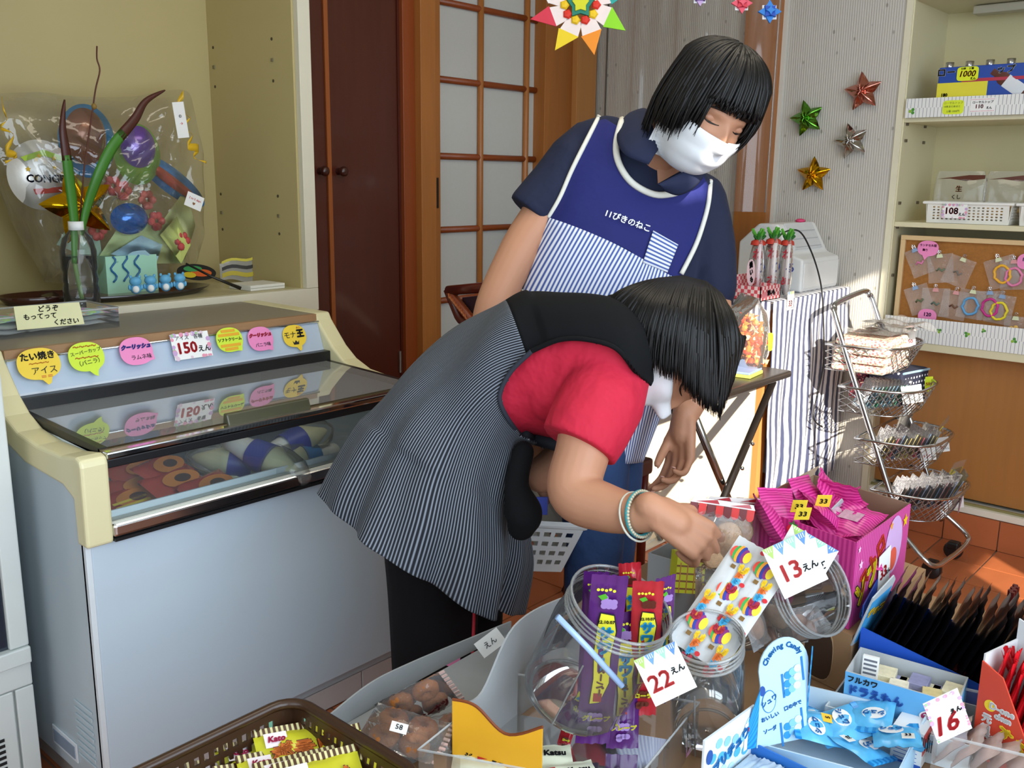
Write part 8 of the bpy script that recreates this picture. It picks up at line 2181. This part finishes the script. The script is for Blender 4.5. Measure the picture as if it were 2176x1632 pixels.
# --- brown basket with yellow snack packs
bk0 = at(622, 1488, z=.565)
bw, bl_ = .34, .24       # x and y extents of the rim
bs = thing('plastic_basket', 'dark brown perforated basket of yellow snack packs', 'basket', (bk0.x-bw/2, bk0.y-bl_/2, TB))
brm = M('#3a2313', .35, var=.08, coat=.2)
x1, y1, zt = bk0.x, bk0.y, .565; x0, y0 = x1-bw, y1-bl_; ins = .018; zb_ = TB+.001
mb = MB()
V3 = Vector
quad_lattice(mb, V3((x0+ins,y1-ins,zb_)), V3((x1-ins,y1-ins,zb_)), V3((x1,y1,zt)), V3((x0,y1,zt)), 22, 6, .58, .58, .08, .08)
quad_lattice(mb, V3((x1-ins,y1-ins,zb_)), V3((x1-ins,y0+ins,zb_)), V3((x1,y0,zt)), V3((x1,y1,zt)), 16, 6, .58, .58, .08, .08)
quad_lattice(mb, V3((x0+ins,y0+ins,zb_)), V3((x1-ins,y0+ins,zb_)), V3((x1,y0,zt)), V3((x0,y0,zt)), 22, 6, .58, .58, .08, .08)
quad_lattice(mb, V3((x0+ins,y0+ins,zb_)), V3((x0+ins,y1-ins,zb_)), V3((x0,y1,zt)), V3((x0,y0,zt)), 16, 6, .58, .58, .08, .08)
mb.add([(x0+ins,y0+ins,zb_),(x1-ins,y0+ins,zb_),(x1-ins,y1-ins,zb_),(x0+ins,y1-ins,zb_)], [(0,1,2,3)])
mb.build('tray', brm, bs, world=True, solid=.003)
rim = []
for cx_, cy_, a0 in ((x1-.03,y1-.03,0),(x0+.03,y1-.03,1),(x0+.03,y0+.03,2),(x1-.03,y0+.03,3)):
    for k in range(6): a = (a0+k/5)*math.pi/2; rim.append((cx_+.033*math.cos(a), cy_+.033*math.sin(a), zt+.001))
MB().tube(rim, .007, 8, closed=True).build('rim', brm, bs, world=True, smooth=True)
# yellow packs
yp = stripe_mat('#d8d83a', '#b8c42a', .02, 1, .5, 'Object', .3, soft=.3)
ypm = pack_meshes(.100, .085, .026, M('#d8d433', .28, var=.10, scale=30, coat=.3))
seal = stripe_mat('#4a2a12', '#e0d8a0', .0066, 0, .55, 'Object', .35, soft=.05)
rr2 = random.Random(12)
spots = [(560,1600,.56,.35,.2),(640,1570,.575,.25,.1),(700,1592,.565,.2,-.1),(560,1650,.56,.3,.2),(650,1632,.585,.3,.05),(730,1650,.565,.2,-.15),(610,1620,.57,.3,.1),(690,1640,.59,.25,0),(500,1640,.55,.4,.2)]
for k, (x, y, z_, rz, tl_) in enumerate(spots):
    P = at(x-4, y+34, z=z_-.050); Rk = rotm(('Z', -.55+rz*.6), ('X', .35+.1*math.sin(k)), ('Y', tl_))
    o = thing('snack_pack', 'yellow fried-potato snack pack with brown striped seal in basket', 'snack pack', tuple(P), rot=Rk, group='yellow snack packs in the brown basket')
    link('pouch', ypm[k % 3], None, o)
    MB().box(-.050,.050,.034,.0435,-.0012,.0026).build('seal', seal, o); MB().box(-.050,.050,-.0435,-.034,-.0012,.0026).build('seal', seal, o)
    mm = Rk.to_4x4(); mm.translation = P; r_, u_ = mm.col[0].to_3d(), mm.col[1].to_3d()
    decal(o, mm, rect(-.040,.010,-.012,.030), M('#f2e8ec', .4), .0102, 'logo_panel'); text('Kato', o, mm @ Vector((-.026,.020,.0112)), r_, u_, .011, M('#c8245a', .5), .0005, shear=.2)
    text('ポテト', o, mm @ Vector((.004,-.004,.0132)), r_, u_, .026, M('#c86414', .5), .0030); text('ポテト', o, mm @ Vector((.004,-.004,.0126)), r_, u_, .026, M('#5a2208', .5), .0046)
    text('フライ', o, mm @ Vector((.012,-.025,.0112)), r_, u_, .013, M('#5a2208', .5), .0012)
def note(o, m, R):
    pass
card('handwritten_note', 'mint green handwritten note tucked in the brown basket', 'note', at(640, 1548, D=1.235), RGT*.95-UPV*.25-FWD*.1, UPV*.75+RGT*.15+FWD*.5, .085, .040, M('#8fd8c0', .7), [(-.050,-.010),(.036,-.026),(.040,.012),(.012,.022),(-.030,.006)],
     [('さん', -.006, .010, .010, INK, .0001), ('したよ！', .022, .004, .0085, INK, .0001), ('ヨロシクね…', .014, -.010, .0085, INK, .0001)])
# --- pale bar packets in the clear tray
bgm = pack_meshes(.110, .040, .010, M('#dfe2c8', .4, var=.10, scale=60))
for k, (x, y, z_) in enumerate(((1050,1622,.475),(1128,1608,.470),(1000,1665,.472),(1180,1650,.468))):
    P = at(x, y, z=z_); Rk = rotm(('Z', -.90+.1*k), ('X', .15)); o = thing('bar_packet', ['pale green bar packet at left in the clear tray','pale green bar packet at right in the clear tray','pale green bar packet at the bottom edge','pale green bar packet at the bottom right of the tray'][k], 'candy packet', tuple(P), rot=Rk)
    link('pouch', bgm[k % 3], None, o); mm = Rk.to_4x4(); mm.translation = P; r_, u_ = mm.col[0].to_3d(), mm.col[1].to_3d()
    text('Big Katsu', o, mm @ Vector((.022,-.001,.0060)), r_, u_, .013, INK, .0006); decal(o, mm, rect(-.022,.000,.002,.010), M('#b01f2a', .5), .0058, 'red_print'); text('33', o, mm @ Vector((-.034,.008,.0060)), r_, u_, .011, INK, .0002)

# ---------------------------------------------------------------- bake continuous surfaces, lettering to meshes
finish_blobs()
finish_texts()
